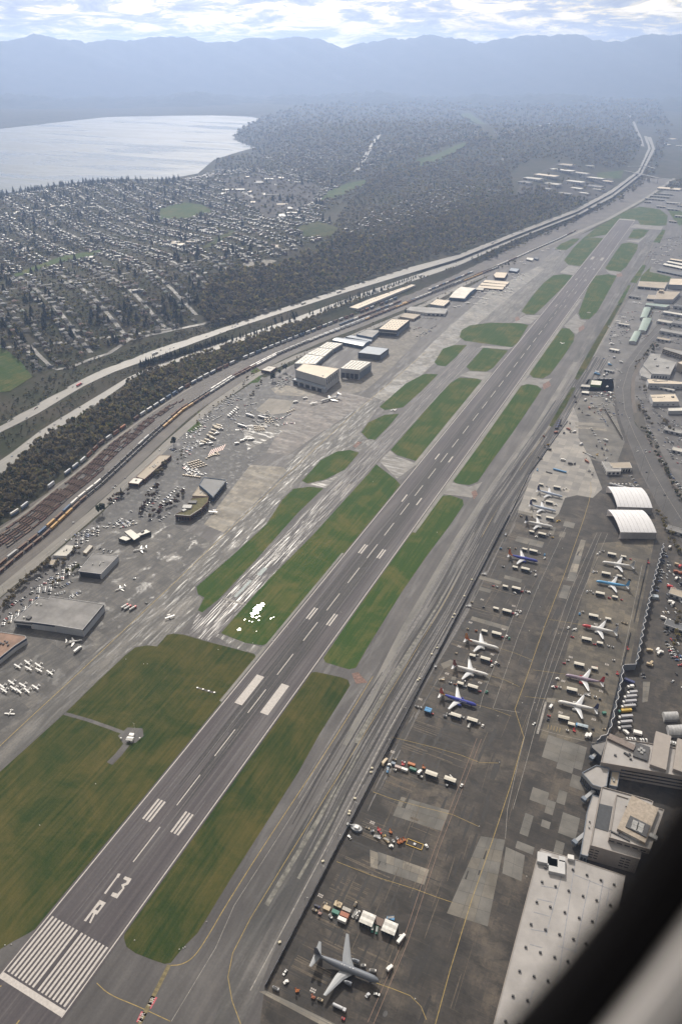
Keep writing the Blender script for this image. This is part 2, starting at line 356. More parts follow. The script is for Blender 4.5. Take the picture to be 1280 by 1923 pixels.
A_YD = pave('yard_asphalt', (.036, .036, .039), (.062, .061, .064), (.10, .098, .098), (.12, .12), .05, wet=.4, wrough=.36, wetscale=(.1, .1), wt=(.56, .62))
A_DT = pave('bare_dirt', (.085, .078, .068), (.13, .118, .10), (.18, .165, .145), (.06, .02), .03)
A_BL = pave('rail_ballast', (.052, .046, .043), (.078, .069, .064), (.11, .098, .09), (.4, .006), .02)
A_GV = pave('pale_gravel', (.13, .12, .105), (.18, .165, .145), (.23, .21, .185), (.1, .01), .03)
GR1 = sward('airfield_grass', (.030, .068, .017), (.058, .088, .025), (.135, .116, .042), 0, .02, (.47, .69))
GR2 = sward('olive_grass', (.021, .041, .013), (.041, .057, .018), (.095, .083, .03), 0, .018, (.42, .64))
WHT = M('runway_white_paint', (.47, .44, .425), .7, .12, .5)
YEL = M('apron_yellow_paint', (.34, .25, .09), .75, .25, .4)
GRYL = M('worn_white_paint', (.30, .285, .27), .8, .3, .3)
REDP = M('taxiway_red_paint', (.42, .10, .12), .8, .2, .5)

af = sheet('airfield_pavement', [(-260, 1330), (-60, 1175), (60, 1075), (185, 970), (250, 908), (335, 828), (405, 770), (485, 715), (565, 678), (645, 648), (765, 598), (855, 553), (935, 508), (1045, 460), (1145, 417), (1215, 375), (1255, 352), (1330, 352), (1330, 560), (1257, 583), (1198, 651), (1170, 686), (1157, 712), (1155, 746), (1166, 796), (1205, 887), (1236, 948), (1330, 1090), (1430, 1500), (1360, 2060), (-400, 2060), (-520, 1700)], .02, A1)
GRASS = [
 (GR2, [(-420, 1790), (-160, 1575), (0, 1450), (126, 1336), (180, 1283), (236, 1230), (254, 1216), (275, 1212), (295, 1214), (314, 1192), (326, 1190), (345, 1192), (389, 1205), (440, 1218), (478, 1228.5), (482, 1238), (440, 1292), (270, 1503), (110, 1700), (86, 1732), (55, 1752), (25, 1768), (0, 1783), (-60, 1800), (-300, 1850)]),
 (GR2, [(583, 1263), (594, 1262), (640, 1272), (653, 1277), (657, 1287), (600, 1378), (560, 1450), (500, 1545), (440, 1639), (392, 1718), (371, 1752), (345, 1778), (321, 1808), (309, 1810), (285, 1802), (255, 1790), (238, 1778), (233, 1762), (236, 1742), (300, 1655), (420, 1490), (520, 1348)]),
 (GR1, [(607, 1236), (611, 1244), (655, 1257), (668, 1254), (690, 1215), (755, 1110), (800, 1045), (845, 985), (870, 948), (868, 938), (845, 930), (828, 931), (812, 940), (790, 975), (700, 1100)]),
 (GR1, [(849, 902), (856, 908), (880, 911), (896, 905), (920, 870), (960, 815), (1010, 741), (1016, 731), (1008, 724), (990, 721), (974, 726), (930, 785)]),
 (GR1, [(993, 702), (1000, 709), (1018, 711), (1032, 703), (1058, 668), (1076, 641), (1078, 629), (1068, 617), (1055, 616), (1042, 630), (1012, 670)]),
 (GR1, [(1085, 588), (1090, 599), (1105, 600), (1120, 586), (1150, 532), (1157, 518), (1141, 515), (1116, 518), (1102, 542)]),
 (GR1, [(1135, 504), (1142, 508), (1164, 510), (1174, 502), (1195, 470), (1197, 459), (1180, 455), (1166, 458), (1152, 477)]),
 (GR1, [(1178, 447), (1198, 449), (1208, 444), (1218, 432), (1200, 430), (1188, 431)]),
 (GR1, [(415, 1189), (430, 1195), (460, 1207), (492, 1212), (508, 1206), (525, 1188), (640, 1050), (752, 911), (742, 900), (706, 872), (690, 891), (590, 1002), (500, 1092), (440, 1160)]),
 (GR1, [(733, 845), (746, 855), (785, 867), (800, 859), (830, 820), (880, 755), (907, 716), (895, 711), (862, 709), (840, 722), (790, 780)]),
 (GR1, [(875, 689), (882, 696), (912, 698), (925, 691), (953, 658), (930, 655), (907, 653)]),
 (GR1, [(862, 633), (872, 640), (915, 646), (960, 652), (970, 645), (992, 610), (975, 607), (920, 606), (882, 611), (866, 620)]),
 (GR1, [(978, 585), (987, 590), (1002, 591), (1020, 575), (1052, 543), (1080, 518), (1058, 515), (1038, 517), (1020, 531), (997, 558)]),
 (GR1, [(1058, 489), (1066, 497), (1090, 500), (1108, 480), (1136, 447), (1112, 446), (1092, 449), (1076, 465)]),
 (GR1, [(1092, 449), (1118, 444), (1142, 440), (1164, 413), (1197, 414), (1201, 422), (1234, 424), (1250, 423), (1253, 405), (1238, 393), (1200, 388), (1178, 394), (1148, 411), (1118, 428)]),
 (GR1, [(1041, 468), (1062, 470), (1080, 456), (1088, 448), (1075, 448), (1052, 458)]),
 (GR1, [(369, 1102), (372, 1116), (384, 1122), (372, 1146), (380, 1150), (410, 1126), (480, 1052), (560, 962), (607, 917), (582, 914), (551, 918), (530, 938), (500, 985), (440, 1040)]),
 (GR1, [(567, 903), (577, 908), (612, 900), (648, 881), (674, 850), (657, 845), (632, 848), (602, 864)]),
 (GR1, [(678, 812), (690, 824), (704, 826), (730, 800), (749, 777), (722, 779), (692, 793)]),
 (GR1, [(712, 764), (722, 770), (756, 765), (790, 735), (822, 703), (797, 702), (762, 720)]),
 (GR1, [(815, 680), (821, 686), (836, 688), (855, 671), (876, 648), (852, 648), (831, 655)]),
 (GR2, [(1030, 799), (1036, 802), (1060, 766), (1080, 728), (1073, 727), (1050, 764)]),
 (GR2, [(1078, 711), (1084, 714), (1102, 689), (1146, 607), (1168, 568), (1158, 572), (1112, 648), (1086, 694)]),
 (GR1, [(1182, 530), (1194, 532), (1208, 508), (1212, 498), (1206, 497)]), (GR1, [(1225, 455), (1238, 456), (1249, 432), (1243, 431)]), (GR1, [(1158, 570), (1166, 572), (1184, 535), (1178, 536)]),
 (GR1, [(1200, 528), (1203, 518), (1222, 500), (1218, 510), (1260, 520), (1253, 531)]), (GR1, [(1253, 395), (1272, 393), (1300, 410), (1275, 424), (1264, 412)])]
for k, (m, p) in enumerate(GRASS): sheet('infield_grass', p, .06 + .002 * (k % 3), m)

# runway -----------------------------------------------------------------------
YEND = 3290.
rw = sheet('runway', [(-32.6, -190), (32.6, -190), (32.6, YEND), (-32.6, YEND)], .10, A_RW, world=True)
ft = .3048
def mark(name, pts, z, m, parent): return sheet(name, pts, z, m, parent, world=True)
def rect(name, x0, x1, y0, y1, z, m, parent): return mark(name, [(x0, y0), (x1, y0), (x1, y1), (x0, y1)], z, m, parent)
ZM = .118
for s in (-1, 1): rect('edge_line', s * 30.5 - .45, s * 30.5 + .45, 0, YEND, ZM, WHT, rw)
rect('threshold_bar', -30, 30, .2, 4.6, ZM, WHT, rw)
for s in (-1, 1):
    for i in range(8):
        c = s * (2.65 + i * 3.5); rect('threshold_stripe', c - .88, c + .88, 20 * ft, 170 * ft, ZM, WHT, rw)
def pxmark(name, pts, ox, oy, sc, z, m, parent): return sheet(name, [(ox + x * sc, oy + y * sc) for x, y in pts], z, m, parent)
pxmark('numeral_one', [(655, 322), (695, 330), (664, 384), (642, 390), (470, 632), (445, 620), (626, 378)], 140, 1600, .125, ZM, WHT, rw)
pxmark('numeral_three', [(762, 365), (862, 402), (808, 488), (748, 512), (752, 547), (640, 700), (545, 658), (580, 605), (648, 628), (722, 545), (705, 490), (778, 462), (790, 432), (733, 405)], 140, 1600, .125, ZM, WHT, rw)
pxmark('letter_r', [(380, 720), (476, 762), (342, 942), (314, 934), (246, 1072), (220, 1062), (286, 922), (270, 915), (176, 1044), (143, 1032), (379, 721), (386, 788), (312, 866), (354, 882), (410, 798), (387, 789)], 140, 1600, .125, ZM, WHT, rw)
y = 380 * ft; n = 0
while y < YEND - 260:
    rect('centreline_dash', -.5, .5, y, y + 36.6, ZM, WHT if n < 26 else GRYL, rw)
    y += 200 * ft; n += 1
for s in (-1, 1):
    for d, nb in ((500, 3), (1500, 2), (2000, 2), (2500, 1), (3000, 1)):
        for i in range(nb):
            x = s * (11.0 + .9 + i * 3.4); rect('touchdown_mark', x - .95, x + .95, d * ft, (d + 75) * ft, ZM, WHT, rw)
    rect('aiming_mark', s * 11.0, s * 20.2, 1000 * ft, 1150 * ft, ZM, WHT, rw)
    ya = G(1125, 486)[1]; rect('aiming_mark', s * 11.0, s * 20.2, ya - 23, ya + 23, ZM, GRYL, rw)
    for k, nb in ((1, 2), (2, 2), (3, 1), (4, 1)):
        for i in range(nb):
            x = s * (11.9 + i * 3.4); rect('touchdown_mark', x - .9, x + .9, ya - 152 * k - 12, ya - 152 * k + 11, ZM, GRYL, rw)
ribbon('lead_in_arrow', [(5, -14), (5, -60)], .9, ZM, YEL, rw); ribbon('lead_in_arrow', [(-24, -3), (-29, -9), (-29, -30)], .7, ZM, YEL, rw)
rect('runway_end', -30, 30, YEND - 26, YEND - .5, ZM, GRYL, rw)
# pale shoulders beside the runway
SHO = pave('runway_shoulder', (.12, .115, .11), (.165, .16, .15), (.21, .2, .19), (.4, .01), .03)
sh1 = sheet('runway_shoulder', [(-39, 880), (-32.8, 880), (-32.8, 1330), (-41, 1330)], .085, SHO, world=True); sheet('runway_shoulder', [(32.8, 690), (37.5, 690), (40, 1000), (40, 2000), (32.8, 2000)], .085, SHO, world=True)
sheet('runway_shoulder', [(-36, 300), (-32.8, 300), (-32.8, 600), (-36, 600)], .085, SHO, world=True)
RUB1 = M('tyre_rubber_stain', (.028, .026, .029), .7, .3, .3); RUB2 = M('pale_streak', (.125, .118, .12), .6, .3, .3)
def streaks(name, path, hw, n, wmin, wmax, lmin, lmax, z, m, parent, s0=0., s1=1., conc=None):
    """thin streaks that follow the traffic, joined into one layer"""
    c = resample(path, 12); b = MB(); N = len(c)
    for _ in range(n):
        i0 = int(random.uniform(s0, s1) * (N - 3)); i1 = min(N - 1, i0 + max(2, int(random.uniform(lmin, lmax) / 12))); o = random.gauss(0, conc) if conc else random.uniform(-hw, hw)
        if abs(o) > hw: continue
        L_, R_ = ribbon_pts(c[i0:i1 + 1], 2.); w_ = random.uniform(wmin, wmax); zq = z + random.uniform(0, .006); vs = []; n_ = len(L_)
        for k, (p, q) in enumerate(zip(L_, R_)): d = (q - p) / 2; mid = (p + q) / 2 + d * (o + .12 * math.sin(k * .7 + o)); t = w_ * (.25 + .75 * math.sin(math.pi * (k + .3) / (n_ - .4))); vs += [(*(mid - d * t / 2), zq), (*(mid + d * t / 2), zq)]
        b.add(vs, [(2 * k, 2 * k + 1, 2 * k + 3, 2 * k + 2) for k in range(n_ - 1)], m)
    o = b.build(name, parent); o['kind'] = 'stuff'; return o
streaks('rubber_stains', [(0, 100), (0, 3200)], 19, 420, .4, 1.8, 60, 420, .104, RUB1, rw, .02, .5, 7.); streaks('pale_streaks', [(0, 60), (0, 3280)], 28, 260, .12, .45, 25, 160, .105, RUB2, rw)  # dark rubber down the middle, then thin lines paler than the asphalt
# small runway
xl = G(480, 1050)[0]; xr_ = G(530, 1070)[0]; x2 = .5 * (xl + xr_); y0s = G(380, 1193)[1]; y1s = G(893, 652)[1]
r2 = sheet('small_runway', [(x2 - 16.5, y0s), (x2 + 16.5, y0s), (x2 + 16.5, y1s), (x2 - 16.5, y1s)], .10, A_R2, world=True)
for s in (-1, 1): rect('edge_line', x2 + s * 15.2 - .25, x2 + s * 15.2 + .25, y0s + 45, y1s - 8, ZM, GRYL, r2)
yb = G(435, 1128)[1]; rect('threshold_bar', x2 - 14, x2 + 14, yb - 1.6, yb + 1.6, ZM, GRYL, r2)
yy = yb + 30
while yy < y1s - 40: rect('centreline_dash', x2 - .4, x2 + .4, yy, yy + 30, ZM, GRYL, r2); yy += 61
for s in (-1, 1): rect('aiming_mark', x2 + s * 5, x2 + s * 8.5, yb + 300, yb + 330, ZM, GRYL, r2)
for i in range(4):
    xx = x2 - 9 + i * 6; mark('displaced_arrow', [(xx - 1.6, yb - 14), (xx, yb - 4), (xx + 1.6, yb - 14), (xx + .3, yb - 12), (xx + .3, yb - 40), (xx - .3, yb - 40), (xx - .3, yb - 12)], ZM, GRYL, r2)
rect('patched_square', x2 - 5, x2 - 1.2, yb + 8, yb + 46, ZM - .006, M('blue_grey_patch', (.12, .17, .18), .5), r2); rect('patched_square', x2 - 3, x2 + 3, yb + 60, yb + 78, ZM - .006, MATS['blue_grey_patch'], r2)

# taxiways -----------------------------------------------------------------------
tw = sheet('west_taxiway', [(372, 2010), (440, 1800), (480, 1700), (560, 1560), (660, 1400), (700, 1300), (790, 1150), (880, 1000), (930, 900), (1000, 800), (1080, 670), (1135, 580), (1180, 510), (1215, 440), (1240, 440), (1245, 432), (1200, 535), (1150, 600), (1090, 705), (1020, 800), (985, 880), (955, 955), (870, 1110), (740, 1340), (640, 1530), (540, 1720), (490, 1850), (420, 2010)], .045, A_TW)
tm = [(640, 1450), (700, 1352), (790, 1205), (880, 1052), (960, 905), (1040, 790), (1110, 672), (1190, 535), (1226, 455)]
ribbon('taxi_line', resample(px([(640, 1450), (560, 1578), (470, 1725), (437, 1790), (428, 1835), (436, 1880), (452, 1923)]), 30), .5, .058, YEL, tw)
ribbon('taxi_line', smooth(px([(182, 1846), (205, 1868), (260, 1890), (320, 1918)])), .5, .058, YEL, tw)
ribbon('taxi_line', px([(322, 1918), (375, 1830), (405, 1780), (440, 1700), (530, 1560), (620, 1415)]), .4, .058, GRYL, tw)
ribbon('taxi_line', smooth(px([(320, 1813), (340, 1812), (362, 1800), (385, 1768), (430, 1690), (520, 1550), (620, 1400), (700, 1270)])), .6, .058, YEL, tw)
ribbon('taxi_line', px(tm), .4, .058, YEL, tw)
ribbon('shoulder_strip', px([(650, 1400), (760, 1180), (860, 1010), (930, 905), (1010, 795), (1080, 680)]), 9, .052, pave('pale_shoulder', (.10, .097, .094), (.15, .145, .138), (.19, .18, .17), (.2, .01), .02), tw)
ribbon('shoulder_strip', px([(712, 1330), (800, 1180), (900, 1010), (965, 895), (1030, 800), (1100, 690), (1160, 592)]), 7, .052, MATS['pale_shoulder'], tw)
for c, wd in (([(668, 1395), (720, 1300), (745, 1262), (790, 1185), (830, 1120)], 5), ([(500, 1700), (560, 1600), (640, 1470), (676, 1410)], 4), ([(560, 1650), (600, 1580), (650, 1492)], 2.5)):
    ribbon('worn_streak', smooth(px(c)), wd, .056, M('pale_wear', (.17, .165, .15), .7, .4, .2), tw)
ribbon('fence_line', px([(470, 1860), (555, 1700), (640, 1540), (715, 1398), (790, 1262), (870, 1118), (940, 985)]), .8, .058, GRYL, tw)
streaks('pale_streaks', px([(560, 1640), (640, 1480), (730, 1320), (840, 1140), (940, 950), (1030, 815), (1120, 670)]), 34, 330, .4, 2.2, 30, 220, .05, RUB2, tw, conc=18); streaks('rubber_stains', px([(560, 1640), (640, 1480), (730, 1320), (840, 1140), (940, 950), (1030, 815), (1120, 670)]), 30, 200, .6, 3.5, 40, 260, .0535, RUB1, tw, conc=14)  # worn streak lines along the taxiway, pale ones and dark ones
# hold bar with red boxes
hb = px([(262, 1923), (318, 1812)]); ribbon('hold_bar', hb, 3.2, .06, M('hold_bar_ground', (.15, .125, .07), .8, .2), tw)
for k in range(11):
    t0 = k / 11; t1 = t0 + .045; q = [(hb[0][0] + (hb[1][0] - hb[0][0]) * t, hb[0][1] + (hb[1][1] - hb[0][1]) * t) for t in (t0, t1)]; ribbon('hold_dash', q, 2.6, .07, M('dull_hold_yellow', (.20, .165, .085), .8), tw)
TXT = {}
def lettering(body, size, parent, loc, rot, m, name='lettering', ext=.0):
    c = bpy.data.curves.new(name, 'FONT'); c.body = body; c.size = size; c.align_x = 'CENTER'; c.align_y = 'CENTER'; c.extrude = ext; c.materials.append(m)
    t_ = bpy.data.objects.new('t', c); me = bpy.data.meshes.new_from_object(t_); bpy.data.objects.remove(t_); o = link(name, me, parent, loc); o.rotation_euler = rot; return o
for c in ((285, 1883), (266, 1912)):
    dx = c[0] - 285; dy = c[1] - 1883
    P = px([(x + dx, y + dy) for x, y in [(284.5, 1870), (296, 1873.2), (283.6, 1895), (275, 1889.5)]]); bx = mark('red_hold_box', P, .06, REDP, tw)
    u = Vector((P[3][0] - P[0][0], P[3][1] - P[0][1])); ang = math.atan2(u.y, u.x); cc_ = np.mean(P, 0)
    lettering('13R', 4.2, tw, (cc_[0], cc_[1], .075), (0, 0, ang + math.pi), WHT)
RP = M('orange_hold_paint', (.20, .125, .105), .8, .4, .3)
for p in ([(884, 924), (892, 920), (897, 928), (889, 938)], [(660, 1265), (672, 1262), (690, 1282), (668, 1284)], [(1018, 722), (1030, 715), (1034, 724), (1020, 732)], [(1156, 515), (1166, 512), (1168, 518), (1158, 521)], [(662, 838), (672, 829), (680, 830), (668, 841)], [(1085, 616), (1094, 610), (1098, 616), (1086, 624)], [(966, 597), (972, 594), (976, 600), (968, 604)]):
    sheet('hold_paint', p, .075, RP)
# taxi connectors west of the runway: pale worn concrete
for p in ([(845, 905), (880, 914), (905, 905), (885, 935), (868, 932), (832, 928)], [(975, 722), (1016, 728), (1036, 710), (1018, 713), (993, 708)], [(1058, 612), (1082, 628), (1100, 602), (1088, 600), (1082, 588)], [(1142, 513), (1158, 517), (1166, 512), (1136, 506)], [(712, 866), (745, 899), (783, 871), (745, 857), (732, 846)], [(962, 606), (996, 608), (1014, 592), (985, 592)], [(1080, 517), (1096, 503), (1066, 499), (1050, 512)], [(862, 706), (908, 713), (925, 700), (880, 697)], [(565, 908), (612, 916), (640, 890), (612, 902), (578, 910)], [(900, 653), (955, 656), (962, 652), (905, 649)], [(1182, 427), (1240, 432), (1245, 425), (1190, 421)], [(1172, 451), (1198, 456), (1216, 440), (1200, 450)]):
    sheet('taxi_connector', p, .05, pave('worn_connector', (.11, .106, .1), (.16, .152, .145), (.21, .2, .19), (.05, .12), .05, wet=.8, wrough=.3) if 'worn_connector' not in MATS else MATS['worn_connector'])
sheet('taxi_connector', [(408, 1196), (414, 1190), (440, 1200), (490, 1215), (512, 1208), (486, 1236), (477, 1227), (440, 1216)], .05, MATS['damp_east_ramp'])
sheet('taxi_connector', [(355, 1190), (372, 1150), (412, 1192), (395, 1204), (340, 1190)], .05, A_R2)
sheet('taxi_connector', [(598, 1243), (610, 1246), (665, 1260), (655, 1276), (590, 1260)], .05, A1)

# east ramp ---------------------------------------------------------------------
er = sheet('east_taxiway', [(-260, 1650), (0, 1445), (126, 1334), (236, 1228), (252, 1213), (293, 1211), (312, 1189), (340, 1187), (372, 1147), (380, 1123), (366, 1114), (366, 1100), (440, 1038), (500, 983), (528, 936), (550, 916), (565, 902), (600, 863), (655, 843), (676, 848), (705, 828), (688, 826), (675, 812), (692, 791), (708, 766), (760, 718), (812, 682), (860, 636), (862, 622), (880, 609), (920, 604), (962, 605), (990, 588), (975, 586), (996, 556), (1040, 514), (1055, 490), (1062, 470), (1041, 470), (1000, 505), (940, 545), (890, 585), (840, 612), (790, 665), (740, 705), (690, 752), (640, 790), (590, 822), (530, 880), (470, 950), (400, 1020), (330, 1090), (250, 1160), (150, 1250), (0, 1400), (-260, 1610)], .035, A_TE)
ribbon('taxi_line', px([(-20, 1420), (60, 1345), (150, 1262), (245, 1172), (330, 1092), (420, 1005), (478, 950), (540, 890), (600, 835), (660, 780), (740, 712), (800, 660)]), .7, .05, YEL, er)
sheet('east_apron', [(-260, 1600), (0, 1397), (150, 1247), (250, 1157), (330, 1087), (398, 1018), (380, 1010), (330, 985), (255, 975), (190, 985), (160, 1020), (90, 1105), (0, 1180), (-260, 1400)], .03, A_EA)
sheet('pale_apron', [(383, 985), (470, 873), (532, 877), (538, 884), (470, 953), (420, 1000)], .042, A_CE)
sheet('pale_apron', [(545, 770), (580, 738), (640, 735), (710, 752), (690, 752), (640, 788), (590, 820), (540, 855), (500, 850)], .042, pave('pinkish_apron', (.115, .105, .104), (.15, .138, .135), (.19, .172, .168), (.04, .04), .02, joints=6.1, wet=.3, wrough=.33))
sheet('pale_apron', [(618, 735), (690, 640), (760, 610), (806, 618), (735, 690), (690, 730), (655, 742)], .04, pave('hangar_apron', (.105, .098, .09), (.135, .126, .115), (.165, .152, .138), (.03, .03), .02, joints=6.1))
sheet('pale_apron', [(700, 745), (760, 695), (815, 640), (870, 590), (920, 545), (1010, 500), (1022, 505), (960, 555), (900, 605), (850, 650), (790, 705), (730, 756)], .041, pave('far_pale_ramp', (.13, .128, .125), (.18, .176, .17), (.24, .232, .22), (.05, .02), .02, joints=6.1, wet=.8, wrough=.3))
sheet('cargo_yard', [(330, 822), (405, 765), (490, 708), (540, 715), (555, 735), (545, 770), (500, 850), (470, 873), (383, 985), (340, 985), (255, 975), (190, 985), (215, 950), (300, 850)], .034, A_YD)
sheet('bare_ground', [(480, 770), (505, 748), (552, 753), (540, 775), (500, 780)], .05, A_GV); sheet('bare_ground', [(508, 730), (530, 722), (600, 737), (585, 745), (520, 742)], .05, A_CE); sheet('bare_ground', [(455, 800), (520, 790), (530, 812), (465, 845)], .05, pave('patched_pale', (.08, .078, .075), (.115, .11, .105), (.17, .162, .15), (.05, .05), .05, wet=1, wrough=.25))
for p in ([(345, 800), (372, 790), (380, 800), (356, 815)], [(455, 722), (475, 706), (492, 706), (485, 718)], [(470, 698), (482, 690), (496, 700), (480, 706)], [(370, 775), (383, 768), (395, 772), (380, 780)]): sheet('verge_grass', p, .055, GR1)

# west apron ----------------------------------------------------------------------
wa = sheet('west_apron', [(480, 1990), (497, 1852), (560, 1735), (640, 1582), (720, 1432), (800, 1285), (880, 1140), (955, 968), (985, 893), (1030, 800), (1075, 740), (1100, 712), (1150, 712), (1155, 746), (1166, 796), (1200, 885), (1232, 945), (1330, 1090), (1430, 1500), (1360, 2060)], .05, A_WA)
sheet('far_apron', [(1085, 735), (1105, 690), (1150, 612), (1190, 545), (1222, 500), (1262, 520), (1262, 560), (1225, 620), (1196, 651), (1168, 686), (1156, 710), (1150, 735)], .05, pave('far_apron_asphalt', (.07, .068, .07), (.10, .097, .098), (.145, .138, .135), (.06, .02), .02, wet=.4, wrough=.32))
sheet('stall_pavement', [(1122, 1020), (1228, 1012), (1205, 1130), (1180, 1255), (1165, 1262), (1150, 1320), (1135, 1380), (1080, 1395), (1010, 1392), (1040, 1300), (1085, 1150)], .058, A_ST)
sheet('new_apron', [(972, 958), (998, 892), (1030, 840), (1062, 790), (1076, 765), (1085, 788), (1085, 822), (1108, 862), (1130, 918), (1112, 935), (1082, 930), (1060, 935), (1048, 965), (1026, 985)], .062, A_NC)
SL = [A_CE, pave('tan_concrete', (.095, .086, .072), (.125, .114, .098), (.155, .142, .122), (.05, .05), .05), pave('grey_concrete', (.088, .084, .078), (.115, .11, .102), (.145, .138, .128), (.05, .05), .05)]
def lerp(a, b, t): return (a[0] + (b[0] - a[0]) * t, a[1] + (b[1] - a[1]) * t)
def slabs(quad, nu, nv, m, z=.075, gap=.12, snap=False):
    a, b, c, d = px(quad)
    if snap:
        R_ = [(p[0] * FDIR[1] - p[1] * FDIR[0], p[0] * FDIR[0] + p[1] * FDIR[1]) for p in (a, b, c, d)]; u0, u1 = ((R_[0][0] + R_[3][0]) / 2, (R_[1][0] + R_[2][0]) / 2); v0, v1 = ((R_[2][1] + R_[3][1]) / 2, (R_[0][1] + R_[1][1]) / 2); j = 7.6
        u0, u1, v0, v1 = [round(t / j) * j for t in (u0, u1, v0, v1)]; u1 = max(u1, u0 + j); v1 = max(v1, v0 + j); nu = int(min(4, max(1, (u1 - u0) / j))); nv = int(min(5, max(1, (v1 - v0) / j)))
        a, b, c, d = [(u * FDIR[1] + v * FDIR[0], -u * FDIR[0] + v * FDIR[1]) for u, v in ((u0, v1), (u1, v1), (u1, v0), (u0, v0))]
    for i in range(nu):
        for j in range(nv):
            u0, u1, v0, v1 = i / nu, (i + 1) / nu, j / nv, (j + 1) / nv
            q = [lerp(lerp(a, b, u), lerp(d, c, u), v) for u, v in ((u0, v0), (u1, v0), (u1, v1), (u0, v1))]
            cc = np.mean(q, 0); q = [lerp(p, cc, gap / max(2, math.hypot(p[0] - cc[0], p[1] - cc[1]))) for p in q]
            bb = MB(); bb.prism(q, z - .05, z + random.uniform(-.012, .012), m if not isinstance(m, list) else random.choice(m)); bb.build('concrete_slab', wa)
def z2(pts, ox, oy, s): return [(ox + x * s, oy + y * s) for x, y in pts]
slabs([(902, 1570), (948, 1577), (915, 1740), (838, 1715)], 3, 7, [SL[1], SL[2]])
slabs([(949, 1590), (985, 1606), (978, 1655), (942, 1640)], 2, 2, [SL[2]])
slabs([(753, 1496), (843, 1522), (829, 1561), (737, 1532)], 6, 2, [SL[2], SL[1], pave('dark_tan_concrete', (.082, .077, .069), (.105, .099, .09), (.135, .127, .115), (.05, .05), .05)])
slabs([(694, 1594), (805, 1633), (796, 1662), (695, 1628)], 7, 2, [SL[2], A_CE])
slabs([(1090, 1013), (1099, 1015), (1078, 1092), (1062, 1090)], 1, 5, [SL[2], A_CE]); slabs([(1057, 1098), (1071, 1101), (1063, 1125), (1048, 1122)], 1, 3, [SL[2]])
for q in ([(490, 10), (600, 20), (580, 150), (500, 130)], [(620, 220), (740, 250), (720, 330), (612, 308)], [(440, 295), (520, 300), (470, 392), (420, 372)], [(500, 360), (548, 368), (530, 470), (485, 460)], [(380, 430), (420, 440), (408, 592), (360, 576)], [(320, 592), (430, 645), (422, 680), (315, 650)], [(600, 30), (690, 40), (650, 210), (560, 190)], [(560, 330), (640, 350), (625, 400), (555, 385)], [(478, 470), (520, 480), (505, 520), (470, 505)], [(690, 60), (760, 80), (720, 200), (660, 190)], [(530, 620), (640, 640), (600, 690), (520, 660)], [(600, 480), (700, 470), (680, 590), (600, 560)]):
    slabs(z2(q, 860, 1380, .328), 1, 2, [SL[2], MATS['dark_tan_concrete']], snap=True)
for q in ([(740, 125), (830, 140), (815, 180), (735, 170)], [(430, 165), (650, 215), (640, 255), (420, 210)], [(530, 175), (700, 200), (690, 235), (520, 205)], [(380, 320), (600, 360), (590, 410), (370, 360)], [(350, 715), (400, 720), (390, 760), (345, 745)], [(410, 735), (840, 830), (830, 865), (400, 780)], [(840, 180), (1000, 225), (990, 260), (830, 215)], [(60, 1290), (150, 1320), (110, 1380), (0, 1350)]):
    slabs(z2(q, 840, 1060, .1406), 3, 1, [SL[1], MATS['dark_tan_concrete']], snap=True)
for q in ([(335, 470), (600, 520), (560, 560), (330, 520)], [(370, 850), (700, 910), (660, 970), (355, 910)], [(930, 780), (975, 785), (950, 860), (915, 850)], [(990, 600), (1110, 660), (1090, 730), (960, 700)], [(830, 690), (885, 700), (850, 840), (800, 820)]):
    slabs(z2(q, 920, 890, .1406), 3, 1, [SL[1], SL[2]], snap=True)
for q in ([(960, 310), (1000, 322), (950, 445), (905, 432)], [(480, 360), (545, 365), (530, 410), (470, 400)], [(330, 190), (470, 130), (480, 210), (370, 260)]): slabs(z2(q, 780, 1220, .1406), 1, 2, [SL[1]])
slabs(z2([(210, 640), (345, 655), (320, 730), (195, 705)], 1000, 1230, .125), 2, 1, [SL[1]])
for q in ([(690, 400), (800, 402), (760, 700), (680, 715)],): slabs(z2(q, 1120, 1230, .125), 2, 4, [SL[2], SL[1]], z=.09)
slabs([(486, 1862), (500, 1860), (655, 1935), (640, 1945)], 6, 1, [A_CE, SL[2]])
SC1 = M('tan_scuff', (.115, .095, .075), .8, .3, .4); SC2 = M('oil_stain', (.014, .012, .012), .6, .3, .4)
for k in range(34):
    t = (k + random.random()) / 34; a = lerp((520, 1838), (950, 985), t); g = G(*a); v = Vector((FDIR[1], -FDIR[0])); L = random.choice([30, 55, 80])
    streaks('scuff_marks' if k % 2 else 'oil_stains', [(g[0] + v.x * 5, g[1] + v.y * 5), (g[0] + v.x * (5 + L), g[1] + v.y * (5 + L))], 9, 9, .3, 1.6, 10, 40, .062, SC1 if k % 2 else SC2, wa)
streaks('oil_stains', px([(640, 1900), (760, 1640), (860, 1400), (960, 1200), (1060, 1010)]), 60, 150, .8, 4.5, 10, 45, .064, SC2, wa); streaks('scuff_marks', px([(700, 1900), (800, 1640), (880, 1400), (970, 1200), (1070, 1010)]), 55, 60, .3, .9, 10, 60, .068, SC1, wa)
